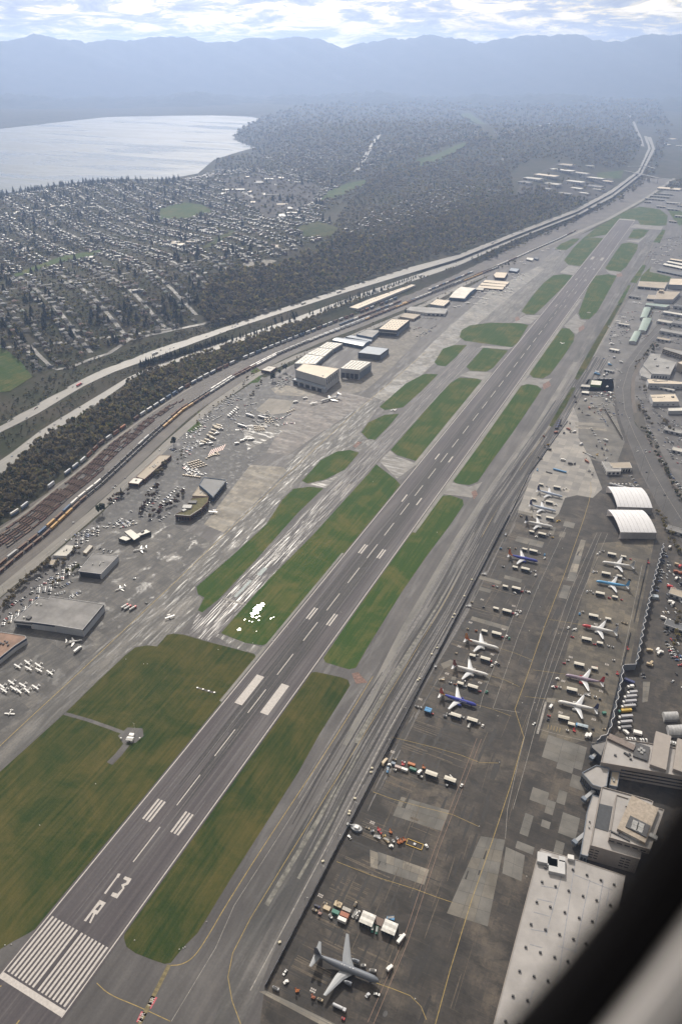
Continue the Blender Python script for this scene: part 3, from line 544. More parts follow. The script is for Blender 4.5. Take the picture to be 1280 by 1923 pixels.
# painted lines on the apron
for c, wd, m in (
 ([(1108, 905), (1109, 925), (1104, 945), (1095, 975), (1060, 1075), (1020, 1180), (985, 1280), (966, 1332), (983, 1385), (958, 1475), (925, 1575), (885, 1690), (845, 1820), (815, 1930)], .5, YEL),
 ([(985, 1100), (950, 1190), (905, 1310), (900, 1330)], .35, GRYL), ([(1062, 990), (1010, 1100), (970, 1200), (925, 1330)], .35, GRYL), ([(1120, 1000), (1070, 1110), (1025, 1240), (995, 1340), (970, 1440), (952, 1520), (948, 1575)], .35, GRYL), ([(1140, 1002), (1090, 1120), (1045, 1245), (1015, 1330), (985, 1440), (962, 1520)], .35, GRYL),
 ([(1128, 1000), (1080, 1115), (1035, 1242), (1005, 1335)], .3, GRYL),
 ([(903, 1388), (868, 1480), (825, 1590), (800, 1665), (765, 1770), (700, 1925)], .4, M('faded_red_paint', (.22, .15, .12), .85)), ([(895, 1386), (860, 1478), (815, 1595), (790, 1665), (755, 1770), (690, 1920)], .4, MATS['faded_red_paint']),
 ([(1205, 1060), (1180, 1180), (1165, 1250)], .4, GRYL),
 ([(706, 1846), (740, 1858), (770, 1870), (790, 1890), (800, 1915)], .4, YEL), ([(735, 1384), (820, 1405), (865, 1418), (900, 1432), (935, 1433)], .35, YEL), ([(700, 1487), (735, 1500), (790, 1515), (850, 1530), (898, 1552)], .35, YEL), ([(632, 1618), (700, 1645), (780, 1670), (820, 1685), (850, 1695)], .35, YEL),
 ([(893, 1323), (925, 1332), (960, 1345)], .3, YEL), ([(914, 1267), (950, 1278), (975, 1290)], .3, YEL), ([(936, 1217), (970, 1228), (1000, 1240)], .3, YEL), ([(1060, 1266), (1030, 1262), (1000, 1258)], .3, YEL), ([(1046, 1317), (1020, 1312), (985, 1308)], .3, YEL), ([(1090, 1173), (1060, 1168), (1030, 1163)], .3, YEL),
 ([(1024, 1318), (1016, 1350), (1008, 1378)], 2.2, GRYL), ([(1013, 1370), (1060, 1383), (1120, 1396)], .35, GRYL), ([(925, 1330), (975, 1338)], .35, GRYL)):
    ribbon('apron_line', px(c), wd, .082 if m is not YEL else .086, m, wa)
for k in range(5): ribbon('stall_mark', px([(1029 + k * 5.5, 1361 + k * 1.6), (1027.5 + k * 5.5, 1369 + k * 1.6)]), .4, .086, YEL, wa)
for c in ((737, 1412), (699, 1545), (602, 1682), (588, 1860), (905, 1126), (883, 1169), (862, 1214), (964, 1138), (945, 1182), (924, 1229), (839, 1265), (901, 1282), (789, 1313), (1118, 1172), (1071, 1234), (1139, 1248), (1128, 1298), (1057, 1279), (1052, 1338), (1114, 1351)):
    g = G(*c)
    for k in range(3):
        for j in range(2): rect('stall_number_mark', g[0] - 2.2 + k * 1.5, g[0] - 1.2 + k * 1.5, g[1] - 1.4 + j * 1.6, g[1] - .3 + j * 1.6, .086, WHT, wa)

sheet('works_yard', [(1184, 765), (1186, 704), (1198, 682), (1218, 656), (1254, 622), (1282, 588), (1330, 540), (1500, 560), (1500, 1100), (1330, 1000), (1285, 940), (1262, 905), (1237, 862), (1209, 813), (1193, 793)], .04, pave('works_yard_asphalt', (.045, .043, .045), (.08, .076, .077), (.13, .122, .12), (.04, .03), .02, wet=.3, wrough=.4))
sheet('cutting', [(1190, 790), (1186, 755), (1200, 752), (1212, 800), (1240, 848), (1275, 915), (1330, 1000), (1330, 1040), (1283, 942), (1258, 902), (1230, 855)], .055, pave('scrub_earth', (.03, .027, .022), (.05, .044, .036), (.08, .068, .055)))
# standing water in the grass -------------------------------------------------------
wtm = bpy.data.materials.new('standing_water'); wtm.use_nodes = True; b = wtm.node_tree.nodes['Principled BSDF']; tt = NT(wtm.node_tree)
b.inputs['Base Color'].default_value = (.03, .035, .03, 1); t_n = tt.noise(tt.co(), .7, 3); tt.put(b.inputs['Roughness'], tt.ramp(t_n, [(.4, .05), (.6, .16)])); b.inputs['IOR'].default_value = 1.33
for cx_, cy_, r_, n_ in ((484, 1142, 6.5, 1), (477, 1151, 4, 1), (449, 1182, 3.4, 1), (492, 1136, 4, 1)) + tuple((random.gauss(478, 17), random.gauss(1166, 13), random.uniform(.6, 1.7), 1) for _ in range(12)):
    ph = random.random() * 6; sheet('standing_water', [(cx_ + r_ * (1 + .3 * math.sin(2 * a + ph) + .22 * math.sin(5 * a + ph * 2) + random.uniform(-.12, .12)) * math.cos(a) * 1.15, cy_ - r_ * .72 * (1 + .25 * math.sin(3 * a + ph)) * math.sin(a) - .5 * r_ * math.cos(a)) for a in [6.2832 * i / 22 for i in range(22)]], .085 + random.uniform(0, .01), wtm)
# service path to the weather station
ribbon('service_path', px([(122, 1340), (165, 1352), (205, 1366), (232, 1376)]), 4, .08, A1); ribbon('service_path', px([(238, 1398), (222, 1418), (206, 1434)]), 7, .08, A1); sheet('service_path', [(222, 1382), (240, 1366), (268, 1368), (270, 1382), (255, 1395), (232, 1397)], .082, A1)

# roads -----------------------------------------------------------------------------
def road2(name, L, R, z, m): return sheet(name, L + R[::-1], z, m)
rdL = [(1330, 497), (1280, 557), (1258, 583), (1226, 620), (1198, 651), (1170, 686), (1158, 710), (1153, 730), (1155, 747), (1160, 775), (1166, 796), (1179, 826), (1204, 887), (1217, 911), (1235, 947), (1271, 1005), (1330, 1100)]
rdR = [(1330, 530), (1280, 583), (1253, 620), (1217, 654), (1196, 682), (1186, 704), (1183, 732), (1184, 758), (1191, 796), (1207, 815), (1235, 864), (1260, 909), (1282, 943), (1330, 1020)]
mw_ = road2('marginal_road', rdL, rdR, .07, A_RD)
ribbon('lane_line', px([(1262, 595), (1208, 650), (1180, 690), (1168, 730), (1172, 770), (1190, 815), (1222, 880), (1250, 930), (1300, 1010)]), .4, .084, GRYL, mw_)
ribbon('median_strip', px([(1200, 682), (1188, 712), (1187, 745), (1192, 775)]), 7, .088, pave('brown_verge', (.06, .05, .045), (.09, .075, .065), (.12, .1, .09)), mw_); ribbon('median_strip', px([(1213, 818), (1240, 865), (1266, 915), (1300, 970)]), 8, .088, MATS['brown_verge'], mw_)
ribbon('perimeter_road', resample(px([(-150, 1235), (60, 1062), (180, 960), (245, 900), (330, 820), (400, 760), (480, 705), (560, 668), (640, 640), (760, 590), (850, 545), (930, 500), (1040, 455), (1140, 412), (1215, 370), (1265, 335)]), 60), 17, .06, pave('perimeter_road_surface', (.13, .122, .112), (.17, .16, .145), (.205, .19, .175), (.3, .004), .02))
ribbon('perimeter_lane_line', resample(px([(60, 1064), (180, 962), (330, 822), (480, 707), (640, 642), (850, 547), (1040, 457)]), 60), .6, .075, GRYL)
sheet('airport_drive', [(170, 985), (250, 905), (300, 900), (340, 905), (430, 890), (420, 910), (330, 985), (250, 975), (215, 985)], .05, A_YD)
ribbon('airport_drive_lane', px([(175, 985), (240, 925), (290, 882), (330, 850)]), 8, .058, A_RD)
# rail bed
yy_ = np.linspace(120, 4600, 120); XB = curve([(0, 1077), (31, 1050), (87, 1005), (156, 940), (192, 911), (234, 872), (285, 824), (344, 772), (440, 710), (520, 668), (600, 634), (660, 612), (760, 572), (860, 533), (960, 492), (1060, 448), (1200, 374), (1250, 336)], 0)
rb = [(float(cx(C_R, y)) - 4, float(y)) for y in yy_] + [(float(cx(XB, y)) + 25, float(y)) for y in yy_[::-1]]
bed = sheet('rail_bed', rb, .045, A_BL, world=True)
RAIL = M('rail_steel', (.12, .105, .10), .5, .2)
SROW = [0., .10, .22, .29, .36, .43, .50, .57, .64, .72, .80, .88, 1.]
def railx(s, y): return float(cx(C_R, y) * (1 - s) + cx(XB, y) * s)
for s in SROW:
    b = MB(); ys = np.linspace(120, 4400, 100)
    for off in (-.75, .75):
        vs = []
        for y in ys: vs += [(railx(s, y) + off - .07, y, .07), (railx(s, y) + off + .07, y, .07), (railx(s, y) + off + .07, y, .2), (railx(s, y) + off - .07, y, .2)]
        fs = []
        for i in range(len(ys) - 1):
            k = i * 4; fs += [(k + 3, k + 2, k + 6, k + 7), (k, k + 3, k + 7, k + 4), (k + 2, k + 1, k + 5, k + 6)]
        b.add(vs, fs, RAIL)
    b.build('rail_track', bed)
ribbon('access_track', [(railx(.13, y), float(y)) for y in np.linspace(250, 1000, 30)], 4, .06, A_GV, bed)
# freeway
def lanes(name, ca, cb, z, y0, y1, nl):
    ys = np.linspace(y0, y1, 150); L = [(float(cx(ca, y)), float(y)) for y in ys]; R = [(float(cx(cb, y)), float(y)) for y in ys]
    b = MB(); n = len(ys); b.add([(x, y, z + .7) for x, y in L] + [(x, y, z + .7) for x, y in R] + [(x - 1.2, y, z - .9) for x, y in L] + [(x + 1.2, y, z - .9) for x, y in R],
        [(i, n + i, n + i + 1, i + 1) for i in range(n - 1)] + [(2 * n + i, i, i + 1, 2 * n + i + 1) for i in range(n - 1)] + [(n + i, 3 * n + i, 3 * n + i + 1, n + i + 1) for i in range(n - 1)], A_FR)
    o = b.build(name); o['kind'] = 'structure'
    for k in range(1, nl):
        b = MB()
        for i in range(0, 600, 2):
            ya, yb_ = y0 + 3800 * i / 600, y0 + 3800 * (i + .8) / 600
            if yb_ > y1: break
            xa = float(cx(ca, ya) + (cx(cb, ya) - cx(ca, ya)) * k / nl); xb = float(cx(ca, yb_) + (cx(cb, yb_) - cx(ca, yb_)) * k / nl)
            b.add([(xa - .12, ya, z + .715), (xa + .12, ya, z + .715), (xb + .12, yb_, z + .715), (xb - .12, yb_, z + .715)], [(0, 1, 2, 3)], GRYL)
        b.build('lane_line', o)
    return o
lanes('freeway_lanes', C_N2, C_N1, ZN, 380, 7000, 4); lanes('freeway_lanes', C_F2, C_F1, ZF, 380, 7000, 4)
# ================================================================ VEGETATION AND HOUSES ON THE HILL
def arr(b):
    t3, mi = [], []
    for f, m in zip(b.f, b.m):
        for k in range(1, len(f) - 1): t3.append((f[0], f[k], f[k + 1])); mi.append(m)
    return np.array(b.v), np.array(t3), np.array(mi)
LEAF = [M('conifer_needles', (.032, .052, .030), .9, .3, 2., .1), M('conifer_needles_light', (.05, .075, .038), .9, .3, 2., .1), M('bud_olive', (.27, .235, .10), .95, .3, 2., .1), M('twig_brown', (.225, .185, .115), .95, .3, 2., .1),
        M('young_leaf_green', (.085, .11, .03), .95, .3, 2., .1), M('dark_twigs', (.155, .14, .10), .95, .3, 2., .1), M('plum_leaves', (.07, .032, .036), .95, .3, 2., .1), M('ivy_green', (.036, .055, .022), .95, .3, 2., .1)]
for m_ in LEAF:
    t = NT(m_.node_tree); p_ = t.n['Principled BSDF']; o_ = t.n['Material Output']; tr_ = t.new('ShaderNodeBsdfTranslucent'); ms_ = t.new('ShaderNodeMixShader'); ms_.inputs[0].default_value = .55
    t.put(tr_.inputs[0], p_.inputs['Base Color'].links[0].from_socket); t.l.new(p_.outputs[0], ms_.inputs[1]); t.l.new(tr_.outputs[0], ms_.inputs[2]); t.l.new(ms_.outputs[0], o_.inputs[0])
BARK = M('bark', (.06, .05, .042), .95)
def conifer(seed, layers=7, n=7):
    r = random.Random(seed); b = MB()
    for k in range(layers):
        u = k / layers; z0 = .10 + .82 * u; rad = .5 * (1 - u) ** .85 * r.uniform(.85, 1.1) + .03; zt = min(1., z0 + .26); ph = r.random() * 6
        vs = [(r.uniform(-.02, .02), r.uniform(-.02, .02), zt)]
        for i in range(2 * n):
            a = ph + math.pi * i / n; q = rad * (r.uniform(.85, 1.15) if i % 2 else r.uniform(.45, .65)); vs.append((q * math.cos(a), q * math.sin(a), z0 - (.05 if i % 2 else -.02) + r.uniform(-.02, .02)))
        b.add(vs, [(0, 1 + i, 1 + (i + 1) % (2 * n)) for i in range(2 * n)], LEAF[0] if r.random() < .7 else LEAF[1])
    return b
def broadleaf(seed, q=64, size=.15, lobes=5):
    r = random.Random(seed); b = MB(); L = [(r.uniform(-.22, .22), r.uniform(-.22, .22), r.uniform(.52, .74), r.uniform(.2, .32)) for _ in range(lobes)]
    for k in range(q):
        x, y, z, R = L[k % lobes]; a = r.random() * 6.28; c = r.uniform(-.75, 1); s = math.sqrt(1 - min(1, c * c)); d = R * r.uniform(.65, 1.08)
        p = Vector((x + d * s * math.cos(a), y + d * s * math.sin(a), z + d * c * .9)); nrm = (Vector((s * math.cos(a), s * math.sin(a), c)) + Vector((r.uniform(-.7, .7), r.uniform(-.7, .7), r.uniform(-.5, .8)))).normalized()
        u = nrm.orthogonal().normalized(); v = nrm.cross(u); w1, w2 = size * r.uniform(.6, 1.3), size * r.uniform(.5, 1.1)
        b.add([p + u * w1, p + v * w2, p - u * w1 * r.uniform(.6, 1), p - v * w2], [(0, 1, 2, 3)], (LEAF[2], LEAF[3], LEAF[5])[min(2, int(r.random() * 2.4))])
    return b
def trunk(seed, limbs=5):
    r = random.Random(seed); b = MB(); b.bar((0, 0, 0), (0, 0, .5), .022, BARK, 5, .014)
    for k in range(limbs):
        a = 6.28 * k / limbs + r.random(); b.bar((0, 0, r.uniform(.3, .5)), (.26 * math.cos(a), .26 * math.sin(a), r.uniform(.55, .8)), .012, BARK, 3, .005)
    return b
CON = [conifer(i) for i in range(4)]; CON_F = [conifer(20 + i, 4, 5) for i in range(3)]
BRO = [broadleaf(40 + i) for i in range(5)]; BRO_F = [broadleaf(60 + i, 24, .24, 4) for i in range(4)]
TRU = trunk(3); TRC = MB().bar((0, 0, 0), (0, 0, .9), .02, BARK, 5, .004)
PAL = {'olive': [2, 3, 5], 'brown': [3, 5, 3], 'green': [4, 2, 7], 'dark': [5, 7, 3], 'plum': [6, 5, 6], 'ivy': [7, 5, 7], 'gold': [2, 4, 2], 'ever': [0, 0, 1]}
DE, DN = np.array((-.866, .5)), np.array((.5, .866)); O0 = np.array((-700., 700.))
TREES = []       # kind, x, y, z, width, height, palette, place label
def tree(k, p, wd, ht, pal, lab, group): TREES.append((k, float(p[0]), float(p[1]), float(p[2]), wd, ht, pal, lab, group))
def pick(s): return random.choice(s)
def pxscatter(poly, sp, ysp=None):
    xs = [p[0] for p in poly]; ys = [p[1] for p in poly]; pts = []; y = min(ys)
    while y < max(ys):
        s = sp(y) if callable(sp) else sp
        x = min(xs) + random.random() * s
        while x < max(xs): pts.append((x + random.uniform(-.5, .5) * s, y + random.uniform(-.5, .5) * s)); x += s
        y += s * .8
    pts = np.array(pts); pts = pts[inpoly(pts, poly)]; return pts
FIELDS = [[(-60, 640), (0, 648), (18, 662), (40, 680), (62, 708), (20, 735), (-60, 745)], [(26, 514), (60, 503), (120, 480), (190, 470), (185, 478), (110, 494), (50, 515), (30, 520)], [(300, 392), (345, 380), (380, 385), (400, 398), (350, 410), (300, 412)], [(560, 425), (600, 415), (640, 430), (620, 445), (570, 445)], [(615, 360), (650, 345), (690, 337), (680, 350), (630, 372), (600, 378)],
          [(455, 495), (500, 487), (520, 490), (505, 500), (460, 502)], [(1120, 325), (1170, 320), (1165, 335), (1120, 338)], [(780, 300), (820, 290), (850, 275), (880, 265), (870, 278), (830, 300), (790, 312)], [(860, 215), (880, 212), (920, 240), (940, 262), (925, 262), (890, 236)], [(375, 470), (400, 450), (440, 430), (438, 440), (400, 462)]]
COMM = [[(420, 335), (480, 325), (560, 340), (600, 350), (585, 380), (540, 405), (500, 410), (470, 385), (430, 365)], [(965, 370), (980, 340), (1010, 325), (1050, 305), (1085, 312), (1100, 325), (1150, 335), (1150, 352), (1120, 372), (1080, 378), (1020, 365)]]
def clear(P):
    r = np.ones(len(P), bool)
    for f in FIELDS + COMM: r &= ~inpoly(P, f)
    return r
def clear2(P): return clear(P) | (np.any([inpoly(P, f) for f in COMM], 0) & (rng.random(len(P)) < .45))
# wooded bank between freeway and rail yard
for _ in range(2600):
    y = random.uniform(395, 1700) if random.random() < .82 else random.uniform(1700, 3300); a, c = float(cx(C_N1, y)), float(cx(C_R, y)); t = random.random()
    if c - a < 14: continue
    if 1480 < y < 2260 and t > .15: continue
    x = a + 3 + (c - a - 8) * t; z = float(H(x, y))
    if y < 700: pal = pick(['brown', 'dark', 'brown', 'olive'])
    elif y < 1000: pal = pick(['olive', 'brown', 'dark', 'gold', 'olive'])
    else: pal = pick(['olive', 'brown', 'olive', 'gold'])
    s = random.uniform(6.5, 11) if y < 1400 else random.uniform(5, 8); tree('b', (x, y, z), s, s * random.uniform(1.05, 1.45), pal, 'leafless %s tree on the wooded bank above the rail yard' % {'brown': 'brown', 'dark': 'dark', 'olive': 'olive', 'gold': 'yellowish'}[pal], 'trees on the bank above the rail yard')
# conifer screens and bushes in the freeway median
for (x0, y0), (x1, y1), n, hh in (((266, 688), (424, 640), 44, 15), ((436, 640), (510, 616), 12, 13), ((520, 606), (560, 594), 4, 16), ((610, 585), (672, 556), 16, 14), ((676, 560), (780, 520), 26, 13), ((640, 572), (700, 548), 8, 15), ((545, 604), (552, 601), 2, 18), ((580, 590), (600, 585), 3, 15), ((885, 487), (925, 472), 5, 12), ((1060, 398), (1100, 385), 5, 10)):
    for k in range(n):
        t = (k + random.uniform(-.3, .3)) / max(1, n - 1); p = T(x0 + (x1 - x0) * t, y0 + (y1 - y0) * t + random.uniform(-2, 2)); h_ = hh * random.uniform(.8, 1.2)
        tree('c', p, h_ * .5, h_, 'c', 'dark conifer in the row planted along the freeway', 'conifers beside the freeway')
for _ in range(420):
    y = random.uniform(400, 1500); a, c = float(cx(C_N2, y)), float(cx(C_F1, y))
    if abs(c - a) < 9: continue
    x = c + (a - c) * random.uniform(.12, .85); s = random.uniform(2.5, 5.5)
    if random.random() < .8: tree('b', (x, y, float(H(x, y))), s, s * .9, pick(['ivy', 'dark', 'olive', 'ivy']), 'low bush between the two freeway carriageways', 'bushes in the freeway median')
# green bank above the freeway and the woods further along it
for _ in range(900):
    y = random.uniform(380, 1420); e = random.uniform(2, 62) if y < 1000 else random.uniform(2, 40); x = float(cx(C_F2, y)) - e; s = random.uniform(2.5, 6)
    tree('b', (x, y, float(H(x, y))), s, s * random.uniform(.6, 1), pick(['ivy', 'ivy', 'dark', 'ivy', 'olive']), 'low ivy covered bush on the slope above the freeway', 'bushes on the slope above the freeway')
HW = [(382, 560), (395, 530), (440, 506), (520, 504), (560, 480), (600, 468), (650, 440), (700, 455), (760, 430), (860, 395), (960, 375), (1010, 352), (1060, 372), (1108, 376), (1085, 391), (1000, 424), (860, 475), (780, 495), (640, 541), (520, 581), (440, 605), (400, 612), (372, 590)]
P = pxscatter(HW, lambda y: 6.2 if y > 450 else 5)
for p in TV(P): s = random.uniform(10, 19); tree('b', p, s, s * random.uniform(1., 1.35), pick(['olive', 'brown', 'brown', 'dark', 'gold', 'olive']), 'leafless olive brown tree in the hillside wood above the freeway', 'trees of the hillside wood')
for poly, sp, pc, lab in (([(600, 405), (650, 380), (700, 372), (760, 335), (860, 305), (950, 330), (1000, 300), (1060, 300), (1100, 310), (1165, 318), (1195, 300), (1202, 268), (1185, 235), (1100, 238), (1000, 250), (900, 260), (820, 290), (700, 335), (640, 360), (600, 380)], 4.6, .18, 'w'), ([(600, 470), (640, 400), (690, 345), (760, 325), (860, 300), (960, 325), (965, 372), (860, 395), (760, 430), (700, 455)], 3.9, .3, 'w'), ([(560, 335), (640, 320), (760, 290), (900, 255), (1000, 250), (900, 275), (820, 305), (700, 345), (640, 365)], 4.2, .35, 'w'), (COMM[0], 5.5, .4, 'w'), (COMM[1], 7, .2, 'w'),
                          ([(1205, 330), (1225, 300), (1232, 270), (1225, 245), (1260, 245), (1240, 300), (1215, 345), (1180, 362)], 5, .1, 'w'), ([(1100, 398), (1150, 372), (1200, 345), (1235, 330), (1200, 352), (1160, 380), (1110, 405), (1020, 445), (920, 490), (905, 488), (1000, 445)], 4.5, .1, 'w'), ([(1245, 350), (1290, 335), (1290, 355), (1255, 360)], 4, .2, 'w'),
                          ([(0, 462), (60, 450), (130, 452), (190, 452), (188, 466), (120, 476), (60, 498), (24, 512), (0, 520)], 4.6, .75, 'w'),
                          ([(478, 288), (470, 280), (447, 268), (440, 258), (450, 244), (492, 222), (560, 202), (760, 188), (1000, 186), (1230, 190), (1260, 240), (1190, 236), (1000, 250), (850, 272), (700, 312), (600, 335), (520, 322), (400, 318), (405, 302)], 4.3, .55, 'w')):
    P = pxscatter(poly, sp * 1.22); P = P[clear2(P)]
    for p in TV(P):
        if p[2] < -3: continue
        d = math.dist(p, CAM); u = d / F
        cl = math.sin(p[0] / 160) * math.sin(p[1] / 230) + .5 * math.sin(p[0] / 60 + p[1] / 80)
        if random.random() < pc * (.36 + .42 * cl): h_ = min(36, random.uniform(3., 6.2) * u * 1.2); tree('c', p, h_ * .55, h_, 'c', 'dark conifer on the far hillside', 'conifers on the far hillside')
        else: s = random.uniform(4., 8.) * u; tree('b', p, s, s * .8, pick(['olive', 'brown', 'olive', 'dark', 'gold'] if cl > 0 else ['brown', 'brown', 'olive', 'brown', 'dark']), 'leafless brown tree on the far hillside', 'trees on the far hillside')
TOWN = [(0, 372), (100, 352), (200, 342), (320, 342), (380, 330), (410, 318), (500, 318), (600, 335), (645, 352), (600, 400), (640, 436), (560, 466), (520, 490), (440, 500), (395, 525), (375, 560), (370, 600), (330, 616), (240, 640), (130, 690), (100, 692), (60, 706), (0, 690)]
P = pxscatter(TOWN, lambda y: 4.3 + (y - 340) * .010); P = P[clear2(P)]
for p in TV(P):
    d = math.dist(p, CAM); u = d / F; r = random.random()
    if p[2] < .5: continue
    cl = math.sin(p[0] / 95) * math.sin(p[1] / 120) + .6 * math.sin(p[0] / 31 + p[1] / 47)
    if abs(((p[0] - O0[0]) * DN[0] + (p[1] - O0[1]) * DN[1] + 50) % 100 - 50) < 9: continue
    if r < .09 + .10 * cl: h_ = random.uniform(11, 27) * (1 if d < 3000 else 1.3); tree('c', p, h_ * .58, h_, 'c', 'dark conifer standing among the hillside houses', 'conifers among the houses')
    elif r < .80: s = random.uniform(5, 11) * (1 if d < 3000 else 1.3); tree('b', p, s, s * random.uniform(.85, 1.1), pick(['brown', 'olive', 'dark', 'brown', 'green', 'gold']), 'bare round tree standing among the hillside houses', 'garden trees among the houses')
for c in ((132, 692), (255, 640), (338, 628), (395, 595), (250, 608), (175, 650), (30, 620), (5, 580)):
    for k in range(5): p = T(c[0] + random.uniform(-9, 9), c[1] + random.uniform(-4, 4)); s = random.uniform(7, 11); tree('b', p, s, s, pick(['gold', 'olive', 'brown']), 'yellowish budding tree near the frontage road', 'budding trees near the frontage road')
# lakeside poplars
for k in range(170):
    x = random.uniform(-5, 332); y = np.interp(x, [0, 100, 200, 315, 335], [366, 350, 340, 340, 336]) + random.uniform(0, 7); p = T(x, y)
    if p[2] > .5: h_ = random.uniform(16, 34); tree('c', p, h_ * .55, h_, 'c', 'conifer on the near shore of the lake', 'trees on the lake shore')
# trees on the airport side
SPEC = [('b', 193, 966, 17, 21, 'ever', 'large round dark evergreen beside the perimeter road', None), ('c', 229, 930, 6, 15, 'c', 'slim pointed evergreen near the old brick offices', None), ('b', 327, 837, 13, 18, 'ever', 'dark bushy evergreen alone beside the perimeter road', None),
        ('b', 512, 715, 18, 18, 'ever', 'broad dark evergreen beside the little office block', None), ('b', 525, 705, 9, 16, 'ever', 'narrow dark evergreen between office block and car park', None), ('b', 536, 698, 13, 20, 'ever', 'tall dark evergreen by the big white hangar', None), ('c', 761, 588, 7, 17, 'c', 'dark evergreen at the corner of the long low garage', None), ('b', 700, 609, 6, 7, 'olive', 'small olive tree behind the skylit hangar', None)]
for k, x, y, wd, ht, pal, lab, g in SPEC: tree(k, (*G(x, y), 0), wd, ht, pal, lab, g)
for (x0, y0), (x1, y1), n, s0, pal, lab in (((205, 945), (240, 925), 8, 8, 'plum', 'plum coloured tree at the edge of the terminal car park'), ((258, 968), (300, 915), 10, 8, 'plum', 'plum coloured tree between the rows of parked cars'), ((282, 975), (350, 925), 10, 8, 'plum', 'plum coloured tree in the car park by the terminal'), ((295, 895), (312, 872), 9, 8, 'brown', 'bare brown tree behind the old brick offices'), ((335, 870), (345, 845), 3, 6, 'brown', 'pinkish blossoming tree by the cargo yard'), ((30, 1110), (95, 1055), 16, 8, 'brown', 'bare tree in the hedge beside the small sheds'), ((0, 1150), (30, 1115), 7, 8, 'brown', 'bare tree in the hedge at the perimeter road'), ((100, 1075), (150, 1030), 9, 6, 'brown', 'bare tree among the small sheds'), ((128, 1078), (146, 1070), 3, 8, 'green', 'light green tree among parked cars by the hangar'), ((95, 1104), (115, 1092), 3, 7, 'olive', 'olive tree behind the large grey hangar'),
        ((365, 795), (440, 735), 14, 4, 'olive', 'small shrub in the strip along the perimeter road'), ((455, 725), (480, 700), 8, 5, 'brown', 'bare shrub by the cargo yard fence'), ((470, 745), (495, 715), 8, 6, 'brown', 'bare tree on the lawn by the cargo yard'), ((515, 692), (620, 648), 22, 4, 'olive', 'small street tree behind the row of hangars'), ((625, 645), (770, 588), 30, 4, 'olive', 'small street tree in the strip along the perimeter road'), ((780, 585), (915, 520), 24, 5, 'olive', 'small street tree behind the far hangars'), ((935, 505), (970, 492), 8, 9, 'dark', 'dark tree behind the small blue hangar'),
        ((1232, 958), (1272, 1040), 16, 6, 'olive', 'olive bush on the verge of the wide road'), ((1272, 1150), (1265, 1215), 8, 6, 'olive', 'olive bush beside the staff car park'), ((1192, 760), (1225, 800), 10, 8, 'brown', 'reddish bare tree beside the railway cutting'), ((1205, 800), (1285, 960), 26, 7, 'dark', 'dark scrub in the cutting beside the wide road'), ((1212, 668), (1232, 650), 7, 9, 'dark', 'dark bushy tree beside the road bend'), ((1190, 690), (1212, 665), 8, 5, 'brown', 'brown shrub beside the road bend'), ((1245, 790), (1262, 815), 6, 8, 'brown', 'bare tree in the works car park'), ((1195, 730), (1213, 735), 5, 6, 'brown', 'bare tree by the white works building'), ((1215, 598), (1235, 570), 8, 6, 'green', 'green bush behind the green roofed sheds')):
    for k in range(n): t = (k + .5) / n; g = G(x0 + (x1 - x0) * t + random.uniform(-4, 4), y0 + (y1 - y0) * t + random.uniform(-4, 4)); s = s0 * random.uniform(.75, 1.3); tree('b', (*g, .02), s, s * random.uniform(.9, 1.2), pal, lab, lab.replace('tree', 'trees').replace('shrub', 'shrubs').replace('bush ', 'bushes '))
ZONES = (('the bare sports field', 30, 700), ('the bend of the frontage road', 130, 680), ('the grassy strip', 110, 490), ('the lake shore', 170, 350), ('the tan roofed school', 340, 460), ('the hillside wood', 440, 540), ('the end of the frontage road', 400, 590), ('the shops in the valley', 500, 365), ('the dark conifer grove', 60, 490), ('the steep street ends above the freeway', 260, 620), ('the middle streets', 200, 560), ('the upper streets', 280, 510), ('the far left streets', 20, 580), ('the road through the valley', 420, 430), ('the long white road', 690, 290), ('the industrial estate', 1060, 335), ('the freeway bridges', 1190, 320), ('the sloping meadow', 850, 275), ('the rail curve', 560, 610), ('the near end of the rail yard', 40, 900), ('the orange wagons', 180, 790), ('the freeway median screen', 340, 660), ('the big white hangar', 480, 650), ('the long white warehouse', 700, 560))
def zone(p): q = PJ(np.array(p, float)); return min(ZONES, key=lambda z_: (z_[1] - q[0]) ** 2 + (z_[2] - q[1]) ** 2)[0]
